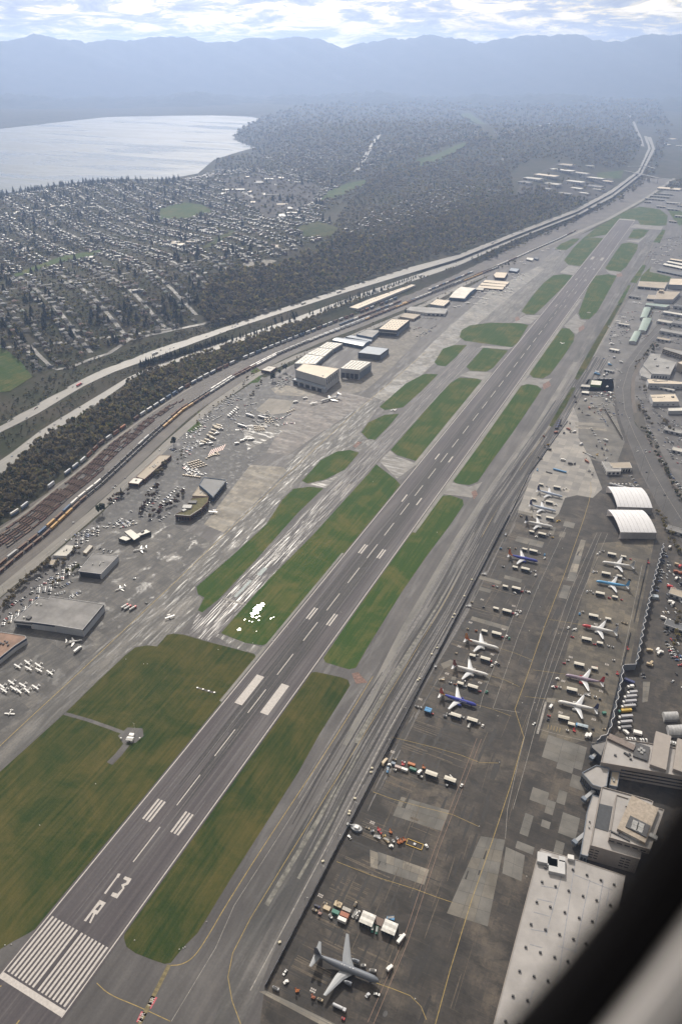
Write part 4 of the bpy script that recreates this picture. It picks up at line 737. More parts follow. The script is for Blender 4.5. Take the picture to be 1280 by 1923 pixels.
def emit_trees():
    TR = sorted(TREES, key=lambda q: -q[5] / math.dist(q[1:4], CAM)); vis = PJ([q[1:4] for q in TR]); n = {'c': 0, 'b': 0}; rest = []
    CM = [b.mesh('conifer_crown') for b in CON]; tc = TRC.mesh('conifer_trunk'); tb = TRU.mesh('bare_trunk'); BMs = {}
    for q, v in zip(TR, vis):
        k, x, y, z, wd, ht, pal, lab, g = q; onf = -8 < v[0] < 1288 and 60 < v[1] < 1930
        if not onf: continue
        if n[k] >= 298: rest.append(q); continue
        n[k] += 1; i = random.randrange(4)
        if k == 'b':
            if (i, pal) not in BMs:
                m = BRO[i].mesh('bare_crown'); pm = {BRO[i].mats.index(LEAF[a]): LEAF[b_] for a, b_ in zip((2, 3, 5), PAL[pal]) if LEAF[a] in BRO[i].mats}
                for s_, mat_ in pm.items(): m.materials[s_] = mat_
                BMs[(i, pal)] = m
        if g: sz = ('short', 'middling', 'lofty')[0 if ht < 8 else 1 if ht < 15 else 2]; zn_ = zone((x, y, z)); lab = '%s %s by %s' % (sz, lab.replace('leafless ', 'bare ').split(' on the ')[0].split(' above the ')[0].split(' in the ')[0].split(' among the ')[0].split(' standing')[0], zn_) if y > 400 and x < -350 else lab; g = lab + ', alike'
        o = thing('conifer_tree' if k == 'c' else 'bare_tree', lab, 'tree', (x, y, z - .1), random.random() * 6.28, g, tc if k == 'c' else tb); o.scale = (wd, wd, ht)
        link('crown', CM[i] if k == 'c' else BMs[(i, pal)], o)
    for k, prot, nm, far in (('c', CON_F, 'far_conifers', 1), ('b', BRO_F, 'far_woodland', 1)):
        Vs, Ts, Ms = [], [], []; off = 0; L = [q for q in rest if q[0] == k]
        for i, pb in enumerate(prot):
            v, t3, mi = arr(pb); sub = L[i::len(prot)]
            if not sub: continue
            gl = [LEAF.index(m) for m in pb.mats]
            A = np.array([q[1:6] for q in sub]); th = rng.uniform(0, 6.28, len(sub)); c_, s_ = np.cos(th)[:, None], np.sin(th)[:, None]
            X = (v[None, :, 0] * c_ - v[None, :, 1] * s_) * A[:, 3:4] + A[:, 0:1]; Y = (v[None, :, 0] * s_ + v[None, :, 1] * c_) * A[:, 3:4] + A[:, 1:2]; Z = v[None, :, 2] * A[:, 4:5] + A[:, 2:3] - .1
            VV = np.stack([X, Y, Z], -1).reshape(-1, 3); TT_ = (t3[None] + (np.arange(len(sub)) * len(v))[:, None, None]).reshape(-1, 3) + off
            lut = np.array([[{2: PAL[q[6]][0], 3: PAL[q[6]][1], 5: PAL[q[6]][2]}.get(g_, g_) if k == 'b' else g_ for g_ in gl] for q in sub])
            Vs.append(VV); Ts.append(TT_); Ms.append(lut[:, mi].ravel()); off += len(VV)
        o = link(nm, dense(nm, np.concatenate(Vs), np.concatenate(Ts), np.concatenate(Ms), LEAF)); o['kind'] = 'stuff'
    print('trees', len(TR), n, len(rest))

# ---------------------------------------------------------------- houses
WL = [M('house_wall_%s' % n, c, .8, .1) for n, c in (('white', (.46, .45, .43)), ('cream', (.33, .30, .24)), ('blue_grey', (.15, .18, .22)), ('tan', (.22, .18, .14)), ('sage', (.17, .19, .15)), ('brick', (.16, .085, .07)))]
RF = [M('house_roof_%s' % n, c, .38, .2, .8, .5) for n, c in (('grey', (.10, .10, .105)), ('dark', (.055, .053, .056)), ('brown', (.09, .072, .06)), ('pale', (.22, .22, .22)), ('red', (.13, .06, .05)), ('green', (.075, .105, .09)))]
def house_parts(seed, wmat, rmat):
    r = random.Random(seed); a, b_ = r.uniform(10, 14), r.uniform(7.5, 9.5); h = r.choice([3., 3.2, 5.2]); w_ = MB(); w_.box(-a / 2, a / 2, -b_ / 2, b_ / 2, -1.5, h, wmat)
    R = MB(); o, rh = .5, b_ * r.uniform(.22, .34); x, y = a / 2 + o, b_ / 2 + o; hip = r.choice([0, b_ * .45]); z = h - .15
    vs = [(-x, -y, z), (x, -y, z), (x, y, z), (-x, y, z), (-x + hip, 0, h + rh), (x - hip, 0, h + rh)]; R.add(vs, [(0, 1, 5, 4), (2, 3, 4, 5), (1, 2, 5), (3, 0, 4), (3, 2, 1, 0)], rmat)
    w_.add([(-a / 2, -b_ / 2, h), (-a / 2, b_ / 2, h), (-a / 2, 0, h + rh * .93)], [(0, 2, 1)], wmat) if not hip else None
    if r.random() < .6:
        d = r.uniform(3, 5); e = b_ / 2 + d; w_.box(-a * .45, 0, -e, -b_ / 2 + .05, -1.5, h - .3, wmat); z2_ = h - .35; vs = [(-a * .45 - .4, -e - .4, z2_), (.4, -e - .4, z2_), (.4, -b_ / 2 + 2, z2_), (-a * .45 - .4, -b_ / 2 + 2, z2_), (-a * .225, -e - .4, z2_ + rh * .7), (-a * .225, 0, z2_ + rh * .7)]
        R.add(vs, [(1, 2, 5, 4), (3, 0, 4, 5), (0, 1, 4)], rmat)
    if r.random() < .5: R.box(a * .18, a * .18 + .8, -.4, .4, h, h + rh + 1., WL[5])
    return w_, R
HP = [(i, wi, ri, *house_parts(100 + i, WL[wi], RF[ri])) for i, (wi, ri) in enumerate([(0, 0), (1, 1), (2, 0), (0, 2), (3, 1), (4, 0), (0, 3), (5, 1), (1, 4), (2, 3), (0, 1), (3, 2), (1, 5), (4, 3)])]
HOUSES = []
cand = []
for k in range(-16, 50):
    for sgn, off in ((-1, 21), (1, 21), (0, 50)):
        for j in range(-60, 190):
            if sgn == 0 and j % 2: continue
            q = O0 + DN * (k * 100 + sgn * off) + DE * (j * 16.5 + random.uniform(-5, 5)) + DN * random.uniform(-5, 5); cand.append((q[0], q[1], 0 if sgn >= 0 else math.pi))
cand = np.array(cand); z = H(cand[:, 0], cand[:, 1]); P = PJ(np.stack([cand[:, 0], cand[:, 1], z + 2], 1)); e = np.array([cx(C_F2, y) for y in cand[:, 1]]) - cand[:, 0]
SKY_ = [(480, 285), (450, 262), (455, 244), (500, 222), (760, 192), (1000, 190), (1190, 235), (1000, 248), (850, 270), (700, 310), (620, 345), (560, 330)]
ok = (e > 72) & (z > 1) & (P[:, 0] > -15) & (P[:, 0] < 1290) & (clear(P)) & ~inpoly(P, HW); inT = inpoly(P, TOWN); inS = inpoly(P, SKY_); inM = inpoly(P, [(640, 436), (700, 400), (830, 350), (960, 350), (900, 380), (760, 425), (700, 450)])
ru = rng.random(len(P)); ok &= (inT & (ru < .78)) | (inS & (ru < .26)) | (inM & (ru < .4))
for q, zz_ in zip(cand[ok], z[ok]): HOUSES.append((q[0], q[1], zz_, math.atan2(DE[1], DE[0]) + q[2] + random.choice([0, 0, 1.5708, random.uniform(-.3, .3)]), random.randrange(len(HP))))
HOUSES.sort(key=lambda q: math.dist(q[:3], CAM))
WN = ['white', 'cream', 'blue grey', 'tan', 'sage', 'brick']; RN = ['grey', 'dark', 'brown', 'pale', 'red', 'green']
HM = [(w_.mesh('house_wall'), R.mesh('house_roof')) for _, _, _, w_, R in HP]
for q in HOUSES[:298]:
    i, wi, ri = HP[q[4]][:3]; o = thing('house', 'small %s house with %s roof near %s' % (WN[wi], RN[ri], zone(q[:3])), 'house', q[:3], q[3], '%s houses with %s roofs near %s' % (WN[wi], RN[ri], zone(q[:3])), HM[q[4]][0]); link('roof', HM[q[4]][1], o)
Vs, Ts, Ms = [], [], []; off = 0; ML = WL + RF
for i in range(len(HP)):
    sub = [q for q in HOUSES[298:] if q[4] == i]
    for bb in HP[i][3:5]:
        v, t3, mi = arr(bb); gl = np.array([ML.index(m) for m in bb.mats]); A = np.array([q[:4] for q in sub]); c_, s_ = np.cos(A[:, 3])[:, None], np.sin(A[:, 3])[:, None]
        X = v[None, :, 0] * c_ - v[None, :, 1] * s_ + A[:, 0:1]; Y = v[None, :, 0] * s_ + v[None, :, 1] * c_ + A[:, 1:2]; Z = v[None, :, 2] + A[:, 2:3]
        Vs.append(np.stack([X, Y, Z], -1).reshape(-1, 3)); Ts.append((t3[None] + (np.arange(len(sub)) * len(v))[:, None, None]).reshape(-1, 3) + off); off += len(Vs[-1]); Ms.append(np.tile(gl[mi], len(sub)))
o = link('far_houses', dense('far_houses', np.concatenate(Vs), np.concatenate(Ts), np.concatenate(Ms), ML)); o['kind'] = 'stuff'
print('houses', len(HOUSES))
# streets between the houses
STR = pave('street_asphalt', (.09, .087, .083), (.125, .12, .115), (.165, .158, .15), (.05, .05), .03, wet=.5, wrough=.36, wetscale=(.02, .02))
CARSPOTS = []
def street(o0, d, n, wd):
    seg = []
    pts = [o0 + d * (i * 18.) for i in range(n)]; zz_ = H([p[0] for p in pts], [p[1] for p in pts]); pp = PJ(np.stack([[p[0] for p in pts], [p[1] for p in pts], zz_], 1)); inn = inpoly(pp, TOWN) & clear(pp) & (zz_ > 1)
    inn &= np.array([cx(C_F2, p[1]) - p[0] > 55 for p in pts])
    for p, f in zip(pts, inn):
        if f: seg.append((float(p[0]), float(p[1])))
        if (not f or p is pts[-1]) and seg:
            if len(seg) > 3: ribbon('street', seg, wd, .45, STR, None, True, .4)
            if len(seg) > 3:
                for a in seg:
                    if random.random() < .8: CARSPOTS.append((a[0] + DN[0] * pick([-3, 3]) if wd > 6 else a[0], a[1] + DN[1] * pick([-3, 3]), math.atan2(d[1], d[0])))
            seg = []
for k in range(-16, 34): street(O0 + DN * (k * 100.) + DE * -900., DE, 230, 10.) if random.random() < .85 else None
for j in (-300, 0, 330, 700, 1050, 1400, 1750, 2100): street(O0 + DE * float(j) + DN * -1600., DN, 300, 9.)
fr = [tuple(T(x, y)[:2]) for x, y in [(60, 652), (72, 666), (85, 678), (97, 690), (108, 694), (130, 691), (165, 677), (205, 664), (240, 640), (285, 629), (330, 619), (380, 609), (440, 592), (500, 580)]]
ribbon('frontage_road', resample(fr, 12), 9, .7, STR, None, True, .6)
ribbon('main_street', resample([tuple(T(x, y)[:2]) for x, y in [(380, 432), (430, 420), (480, 412), (530, 405), (575, 385), (605, 372)]], 25), 16, .6, A_FR, None, True, .6)
ribbon('main_street', resample([tuple(T(x, y)[:2]) for x, y in [(668, 322), (682, 300), (697, 275), (712, 252)]], 25), 26, .8, A_FR, None, True, .6)
ribbon('main_street', resample([tuple(T(x, y)[:2]) for x, y in [(1180, 216), (1190, 232), (1200, 255), (1206, 275)]], 25), 22, .8, A_FR, None, True, .6)
ribbon('main_street', resample([tuple(T(x, y)[:2]) for x, y in [(455, 360), (480, 372), (510, 385), (540, 395)]], 25), 20, .8, STR, None, True, .6)
LOT_ = M('town_lot', (.085, .08, .075), .9, .3, .02, .1)
for i, (f, m) in enumerate(zip(FIELDS + COMM, [GR1, GR1, GR1, GR2, GR1, A_GV, GR1, GR1, GR1, GR2, LOT_, LOT_])):
    P = TV(resample(f + f[:1], 8)[:-1]); b = MB(); c = P.mean(0); b.add([(c[0], c[1], float(H(c[0], c[1])) + 1.6)] + [(p[0], p[1], float(H(p[0], p[1])) + .8) for p in P], [(0, 1 + k, 1 + (k + 1) % len(P)) for k in range(len(P))], m); o = b.build('open_field'); o['kind'] = 'structure'
# ================================================================ BUILDINGS
def _w(n, c, *a, **k): return M(n, c, *a, **k)
WALL = {'white': _w('white_cladding', (.62, .61, .60), var=.06, scale=.1), 'grey': _w('grey_cladding', (.33, .34, .36), var=.08, scale=.1), 'lgrey': _w('light_grey_cladding', (.46, .46, .47), var=.06, scale=.1), 'dark': _w('dark_cladding', (.055, .062, .075), var=.1), 'blue': _w('blue_cladding', (.07, .125, .22), var=.1), 'tan': _w('tan_stucco', (.40, .34, .27), var=.08), 'beige': _w('beige_precast', (.30, .27, .25), var=.06, scale=.15), 'brown': _w('brown_panel', (.10, .07, .06)), 'brick': _w('brick_wall', (.16, .09, .07)), 'green': _w('green_cladding', (.12, .24, .07)), 'navy': _w('navy_cladding', (.03, .045, .10)), 'grey2': _w('blue_grey_cladding', (.17, .20, .25))}
ROOF = {'white': _w('white_membrane', (.62, .60, .55), .55, var=.14, scale=.06), 'cream': _w('cream_membrane', (.58, .50, .40), .6, var=.08, scale=.06), 'grey': _w('grey_roof', (.20, .195, .195), .7, var=.28, scale=.05), 'mid': _w('mid_grey_roof', (.28, .275, .27), .7, var=.22, scale=.05), 'dark': _w('dark_roof', (.11, .115, .125), .6, var=.15, scale=.05), 'pale': _w('pale_roof', (.44, .42, .38), .6, var=.1, scale=.05), 'tan': _w('tan_roof', (.36, .31, .25), .7, var=.1, scale=.05), 'green': _w('green_metal_roof', (.24, .31, .28), .5, var=.08, scale=.05), 'big': _w('pinkish_white_membrane', (.32, .305, .30), .6, var=.12, scale=.06), 'rust': _w('rusty_roof', (.24, .15, .11), .7, var=.2, scale=.1), 'metal': _w('blue_grey_metal_roof', (.26, .30, .36), .4, var=.06, scale=.05), 'sedum': _w('planted_roof', (.13, .12, .06), .95, var=.25, scale=.3)}
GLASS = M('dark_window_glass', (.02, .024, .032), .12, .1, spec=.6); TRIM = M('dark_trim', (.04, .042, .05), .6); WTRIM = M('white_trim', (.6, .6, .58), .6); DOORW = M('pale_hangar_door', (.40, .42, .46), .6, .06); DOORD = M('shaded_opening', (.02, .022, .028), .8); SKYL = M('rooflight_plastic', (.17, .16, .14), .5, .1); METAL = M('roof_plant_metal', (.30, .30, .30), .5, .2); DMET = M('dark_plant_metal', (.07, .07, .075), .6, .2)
def offs(poly, d):
    n = len(poly); a = sum(poly[i][0] * poly[(i + 1) % n][1] - poly[(i + 1) % n][0] * poly[i][1] for i in range(n)); sg = 1 if a > 0 else -1; out = []
    for i in range(n):
        p0, p1, p2 = Vector(poly[i - 1]), Vector(poly[i]), Vector(poly[(i + 1) % n]); u, v = (p1 - p0), (p2 - p1)
        if u.length < 1e-6 or v.length < 1e-6: out.append(tuple(p1)); continue
        u.normalize(); v.normalize(); n1, n2 = Vector((u.y, -u.x)) * sg, Vector((v.y, -v.x)) * sg; m = n1 + n2; k = max(.35, 1 + n1.dot(n2)); out.append(tuple(p1 + m * d / k))
    return out
class B:
    def __init__(s, name, label, roof, h, wall='lgrey', rf='mid', par=.5, eave=0., cat='building', group=None, base=None, wparts=True, world=None, z0=0.):
        if base: h = hfit(*base)
        s.h = h; P = world or [G(x, y, h + z0) for x, y in roof]; s.c = c = np.mean(P, 0); s.z0 = z0
        s.P = [(x - c[0], y - c[1]) for x, y in P]; s.o = thing(name, label, cat, (float(c[0]), float(c[1]), z0), 0, group)
        s.wall = WALL[wall]; s.rf = ROOF[rf]
        w_ = MB(); w_.prism(s.P, -.3, h - .06, s.wall, cap=False); w_.build('wall', s.o)
        if eave: r = MB(); r.prism(offs(s.P, eave), h - .45, h, s.wall, s.rf, bottom=True); s.roofo = r.build('roof', s.o)
        else:
            r = MB(); r.prism(offs(s.P, -.02), h - .3, h - .05, s.rf); s.roofo = r.build('roof', s.o)
            q = MB(); n = len(s.P); inn = offs(s.P, -.42); out = offs(s.P, .06)
            for i in range(n):
                j = (i + 1) % n; v = [out[i], out[j], inn[j], inn[i]]; q.add([(x, y, h - .2) for x, y in v] + [(x, y, h + par) for x, y in v], [(0, 1, 5, 4), (2, 3, 7, 6), (4, 5, 6, 7)], s.wall)
            q.build('parapet', s.o)
    def edge(s, i):
        a, b = Vector(s.P[i]), Vector(s.P[(i + 1) % len(s.P)]); d = (b - a); n = Vector((d.y, -d.x)).normalized()
        ar = sum(s.P[k][0] * s.P[(k + 1) % len(s.P)][1] - s.P[(k + 1) % len(s.P)][0] * s.P[k][1] for k in range(len(s.P)))
        return a, b, n if ar > 0 else -n
    def panel(s, i, t0, t1, z0, z1, m, name='door', proud=.1):
        a, b, n = s.edge(i); p, q = a + (b - a) * t0, a + (b - a) * t1; w_ = MB()
        v = [p - n * .05, q - n * .05, q + n * proud, p + n * proud]; w_.prism([tuple(x) for x in v], z0, z1, m, bottom=True); return w_.build(name, s.o)
    def row(s, i, n, t0, t1, z0, z1, m, name='window', fill=.7, proud=.1):
        for k in range(n):
            a = t0 + (t1 - t0) * k / n; s.panel(i, a + (t1 - t0) / n * (1 - fill) / 2, a + (t1 - t0) / n * (1 + fill) / 2, z0, z1, m, name, proud)
    def grid(s, nu, nv, w_, d, hh, m, name='skylight', q=None, mrg=.08):
        a, b, c, e = [Vector(p) for p in (q or s.P[:4])]; ang = math.atan2((b - a).y, (b - a).x); b0 = MB(); b0.box(-w_ / 2, w_ / 2, -d / 2, d / 2, -.1, hh, m); me = b0.mesh(name)
        for i in range(nu):
            for j in range(nv):
                u = mrg + (1 - 2 * mrg) * (i + .5) / nu; v = mrg + (1 - 2 * mrg) * (j + .5) / nv; p = (a + (b - a) * u) * (1 - v) + (e + (c - e) * u) * v; link(name, me, s.o, (p.x, p.y, s.h), ang)
    def unit(s, x, y, w_, d, hh, m=None, name='roof_unit', ang=None, z=0.):
        g = G(x, y, s.h + s.z0); a, b, _ = s.edge(0); an = math.atan2((b - a).y, (b - a).x) if ang is None else ang
        q = MB(); q.box(-w_ / 2, w_ / 2, -d / 2, d / 2, -.1, hh, m or METAL); return q.build(name, s.o, (g[0] - s.c[0], g[1] - s.c[1], s.h + z), an)
    def scatter(s, n, m=None, sz=(1., 2.5)):
        for k in range(n):
            w8 = [random.random() ** .7 + .15 for _ in s.P]; t = sum(w8); x = sum(p[0] * w for p, w in zip(s.P, w8)) / t; y = sum(p[1] * w for p, w in zip(s.P, w8)) / t
            q = MB(); a, b_ = random.uniform(*sz), random.uniform(*sz); q.box(-a / 2, a / 2, -b_ / 2, b_ / 2, -.1, random.uniform(.6, 1.6), m or METAL); q.build('roof_unit', s.o, (x, y, s.h), .4)
# --- east side
b = B('hangar', 'wide grey roofed hangar with pale sliding doors and dark trim', [(25.8, 1165), (74, 1122), (92, 1124.5), (95.4, 1120), (195.5, 1135), (155.5, 1183), (103, 1174.3), (60, 1168.5)], 10.5, 'lgrey', 'grey', .5)
for t0, t1 in ((.04, .20), (.23, .48), (.51, .75), (.78, .97)): b.panel(4, t0, t1, .2, 8., DOORW, 'hangar_door')
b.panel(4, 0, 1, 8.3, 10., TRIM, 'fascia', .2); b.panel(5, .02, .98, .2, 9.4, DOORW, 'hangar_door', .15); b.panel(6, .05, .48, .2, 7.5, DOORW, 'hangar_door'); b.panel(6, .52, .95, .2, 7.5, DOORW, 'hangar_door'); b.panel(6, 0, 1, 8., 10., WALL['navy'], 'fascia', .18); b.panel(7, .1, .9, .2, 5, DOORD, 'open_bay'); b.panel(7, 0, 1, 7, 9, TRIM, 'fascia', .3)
b.unit(55, 1161, 5, 5, 1.8, DMET); b.unit(46, 1160, 2, 2, 1.5, WTRIM); b.unit(70, 1135, 2, 2, 1.2, WTRIM); b.unit(78, 1136, 1.5, 1.5, 1.2, WTRIM)
b = B('hangar', 'smaller grey roofed hangar with dark open front beside parked cars', [(147.3, 1072.7), (175.7, 1039), (222.4, 1044), (190, 1078)], 8.5, 'lgrey', 'grey', .4)
b.panel(3, .06, .94, .1, 6.8, DOORD, 'open_bay', .12); b.panel(3, 0, 1, 7.1, 8.3, WALL['navy'], 'fascia', .25); b.panel(2, .02, .98, .2, 7.4, DOORW, 'wall_panel', .08); b.scatter(5)
b = B('flight_office', 'low flight office with slanted white canopy roof on the apron', [(222.4, 1010.8), (231, 1006), (245, 1008), (275, 993.5), (284, 998.6), (236.6, 1015.8)], 5.2, 'dark', 'white', .3)
for i in (5, 4): b.panel(i, .04, .96, 1.0, 3.6, GLASS, 'window_band')
q = MB(); P = [G(*p, 9.) for p in [(233.6, 996.6), (245.7, 992.5), (263, 1005.7), (251.8, 1012.4)]]; q.prism([(x - b.c[0], y - b.c[1]) for x, y in P], 5.1, 7.6, WALL['dark'], ROOF['white']); q.build('roof', b.o); b.unit(268, 999, 4, 3.5, 1.6, DMET)
b = B('airport_terminal', 'brick terminal with planted roof and pale parapets beside the apron', [(329, 966.6), (342, 960), (360.7, 935.7), (392, 932.7), (390, 943), (378, 955), (356.6, 969)], 9, 'brick', 'sedum', .7)
for i in (6, 5, 4, 3): b.row(i, 5, .03, .97, 1.2, 6.2, GLASS, 'window', .8)
b.panel(5, -.02, 1.02, 9.0, 9.9, WTRIM, 'cornice', .5); b.panel(6, -.02, 1.02, 9.0, 9.9, WTRIM, 'cornice', .5); b.unit(352, 953, 13, 9, 2.2, METAL, ang=.4); b.unit(362, 944, 12, 7, 1.8, DMET, ang=.4); b.unit(346, 959, 6, 5, 1.6, METAL)
b = B('airport_terminal', 'angular terminal wing with grey roof and glazed apron front', [(374, 911), (383, 897), (424.6, 902), (399.5, 933.5), (386, 921)], 9, 'blue', 'dark', .9)
b.row(2, 8, .02, .98, .8, 6.8, GLASS, 'window', .86); b.row(3, 4, .05, .95, 1, 6, GLASS, 'window', .8); b.panel(2, 0, 1, 8, 9.6, WTRIM, 'cornice', .5)
b = B('terminal_link', 'low flat roofed link between the two terminal wings', [(361, 931), (374, 913), (386, 922), (391, 932)], 5, 'tan', 'tan', .4); b.scatter(3)
b = B('office_building', 'long flat roofed office beside the perimeter road', [(256, 895.5), (299.8, 854.5), (322, 855), (271.5, 900)], 6.5, 'brick', 'tan', .4); b.row(2, 14, .02, .98, 1.2, 4.6, GLASS, 'window', .55); b.scatter(9)
b = B('office_building', 'small white roofed block at the end of the long office', [(241, 907), (251, 897), (270, 899), (260.5, 909)], 6, 'brick', 'white', .4); b.panel(3, .1, .9, 1.2, 4.5, GLASS, 'window_band'); b.panel(2, .1, .9, 1.2, 4.5, GLASS, 'window_band'); b.unit(256, 902, 3, 2.4, 1.2)
b = B('shed', 'pale flat roofed shed in the hedge by the perimeter road', [(99.6, 1043), (125, 1023), (144.3, 1025), (125, 1044)], 4.2, 'lgrey', 'pale', .2); b.row(2, 4, .05, .95, .2, 3, DOORW, 'garage_door'); b.scatter(3)
b = B('shed', 'little tan roofed shed half hidden behind bare trees', [(80, 1058), (92, 1050), (112, 1052), (100, 1061)], 4, 'lgrey', 'tan', .2); b.panel(3, .2, .5, .2, 2.6, TRIM)
b = B('site_trailer', 'cream site trailer parked across from the flat roofed shed', [(155.5, 1037), (168, 1023), (175, 1025), (162.5, 1039)], 3.2, 'tan', 'pale', .05); b.row(2, 4, .1, .9, 1.2, 2.2, GLASS)
b = B('hangar', 'hangar with rusty brown roof and blue striped wall, cut by frame edge', [(-60, 1178), (0, 1187), (48, 1194), (50, 1198.6), (28, 1213), (-2, 1237), (-60, 1260)], 8, 'lgrey', 'rust', .5); b.panel(4, 0, 1, 5.4, 7.6, WALL['navy'], 'stripe', .12); b.panel(3, 0, 1, 5.4, 7.6, WALL['navy'], 'stripe', .12); b.scatter(6, DMET)
b = B('large_hangar', 'tall white windowed hangar, largest of the eastern hangars', [(554.4, 694.7), (570, 682.5), (637, 692), (610.6, 711)], 20, 'lgrey', 'cream', .6, base=((610.6, 711), (612.5, 735)))
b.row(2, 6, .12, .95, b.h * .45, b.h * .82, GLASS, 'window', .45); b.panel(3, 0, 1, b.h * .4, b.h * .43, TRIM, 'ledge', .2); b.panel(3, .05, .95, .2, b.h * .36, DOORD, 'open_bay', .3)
e_, f_, n_ = b.edge(3); q = MB(); v = [e_ + n_ * 9 + (e_ - f_).normalized() * 4, f_ + n_ * 9, f_, e_ + (e_ - f_).normalized() * 4]; q.prism([tuple(p) for p in v], 0, b.h * .36, WALL['grey'], ROOF['metal']); q.build('annex', b.o)
for k in range(5): p = f_ + (e_ - f_) * (k + .5) / 5 + n_ * 9.1; q = MB(); q.box(-5, 5, -.1, .15, .3, b.h * .26, GLASS if k % 2 else DOORD); q.build('bay_door', b.o, (p.x, p.y, 0), math.atan2((e_ - f_).y, (e_ - f_).x))
b.unit(606, 706, 3, 3, 1.2); b.unit(570, 700, 2, 2, 1)
b = B('hangar', 'hangar with white dimpled skylight roof next to the tall hangar', [(638.8, 691.5), (659.4, 676), (697, 679.7), (674.4, 695)], 14, 'grey', 'white', .4, base=((674.4, 695), (675.3, 712.5))); b.grid(6, 5, 4.5, 2.2, .35, SKYL); b.row(3, 4, .04, .96, .2, b.h * .55, DOORD, 'bay_door', .85); b.panel(2, .03, .97, .2, b.h * .7, WALL['grey2'], 'hangar_door'); b.panel(2, 0, 1, b.h * .75, b.h, WTRIM, 'fascia', .4)
for i, (r, l) in enumerate((([(552.5, 682.5), (575, 665), (608, 669.5), (592, 683.4)], 'first of three joined white skylit hangars, behind the tall hangar'), ([(575.6, 664.1), (597.5, 653), (625, 655.5), (608.7, 668.9)], 'middle one of three joined white skylit hangars'), ([(598.6, 652.2), (614.4, 642), (643.4, 645), (625.8, 655)], 'last of three joined white skylit hangars, by the blue hangar'))):
    b = B('hangar', l, r, 9.5, 'lgrey', 'white', .35); b.grid(5, 4, 4, 2.2, .35, SKYL); b.panel(2, .03, .97, .2, 6.5, WALL['grey2'], 'hangar_door'); b.panel(2, 0, 1, 7.2, 9.3, WTRIM, 'fascia', .3)
def vault(name, label, roof, he, rise, wall, rf, axis=0, cat='hangar', ends=True, n=10, base=None, group=None, bands=None):
    """arched roof: ridge runs along edges 0-1 / 3-2 of the four eave corners"""
    P = [Vector(G(x, y, he)) for x, y in roof]; c = sum(P, Vector((0, 0))) / 4; P = [p - c for p in P]; o = thing(name, label, cat, (c.x, c.y, 0), 0, group)
    a, b_, c_, d = P; prof = [(k / n, he + rise * math.sin(math.pi * k / n) ** .85) for k in range(n + 1)]; w_ = MB()
    for (p, q) in ((a, b_), (d, c_)): w_.add([(p.x, p.y, -.2), (q.x, q.y, -.2), (q.x, q.y, he), (p.x, p.y, he)], [(0, 1, 2, 3), (3, 2, 1, 0)], wall)
    for (p, q) in ((a, d), (b_, c_)): w_.add([(p.x, p.y, -.2), (q.x, q.y, -.2)] + [((p + (q - p) * t).x, (p + (q - p) * t).y, z) for t, z in prof[::-1]], [tuple(range(n + 3))], wall)
    w_.build('wall', o); nb = bands or 1
    for s_ in range(nb):
        r = MB(); u0, u1 = s_ / nb + (.003 if bands else 0), (s_ + 1) / nb - (.003 if bands else 0); A, B_, C_, D_ = a + (b_ - a) * u0, a + (b_ - a) * u1, d + (c_ - d) * u1, d + (c_ - d) * u0; vs = []
        for t, z in prof: p, q = A + (D_ - A) * t, B_ + (C_ - B_) * t; vs += [(p.x, p.y, z + .12), (q.x, q.y, z + .12)]
        r.add(vs, [(2 * k, 2 * k + 1, 2 * k + 3, 2 * k + 2) for k in range(n)], rf, True); r.build('roof_panel' if bands else 'roof', o)
    return o, P
o, P = vault('hangar', 'blue hangar with low arched metal roof', [(681, 650), (623.8, 638.6), (635, 633.8), (694, 640.5)], 7, 2.2, WALL['blue'], ROOF['metal'])
b = B('hangar', 'dark clad square hangar standing alone on the pale ramp', [(672, 662), (689.4, 649.7), (729.7, 654.4), (712.8, 667)], 11, 'dark', 'metal', .3, base=((712.8, 667), (712, 677))); b.panel(2, .05, .95, .2, b.h * .7, WALL['grey2'], 'hangar_door')
b = B('hangar', 'grey blue hangar with flat roof behind the dark hangar', [(668.8, 628), (687.5, 618.8), (713.8, 620.6), (698.8, 633.8)], 9, 'blue', 'mid', .3); b.panel(2, .1, .9, .2, 6, WALL['grey2'], 'hangar_door')
b = B('annex_building', 'low grey annex beside the flat roofed blue hangar', [(648, 632.5), (658, 629.5), (700, 634.5), (697, 641)], 5, 'grey2', 'metal', .2); b.row(3, 5, .05, .95, .2, 3.4, DOORD, 'bay_door')
b = B('hangar', 'dark walled hangar with pale skylight roof by the vehicle park', [(710.6, 617.8), (735, 599), (768.8, 601), (744.4, 620.6)], 13, 'dark', 'cream', .4, base=((744.4, 620.6), (745, 632.5))); b.grid(5, 5, 4.5, 2., .35, SKYL); b.row(3, 3, .04, .96, .2, b.h * .5, DOORD, 'bay_door', .9); b.panel(3, 0, 1, b.h * .55, b.h * .62, WTRIM, 'canopy', 2.); b.panel(2, .05, .95, .2, b.h * .6, WALL['grey2'], 'hangar_door')
b = B('workshop', 'small tan roofed workshop behind the skylit dark hangar', [(750, 594.4), (761, 587.8), (789.4, 590.6), (776, 599)], 6, 'tan', 'tan', .3); b.row(2, 3, .1, .9, .2, 4, DOORD, 'bay_door')
b = B('garage_block', 'long low garage block with white front and roller doors', [(762, 582), (771, 575.8), (812, 577.5), (840, 580), (835, 589), (800, 587.5)], 6.5, 'white', 'mid', .3); b.row(5, 7, .03, .9, .3, 4.2, DOORW, 'roller_door', .6, .12); b.row(4, 4, .03, .97, .3, 4.2, DOORD, 'roller_door', .6)
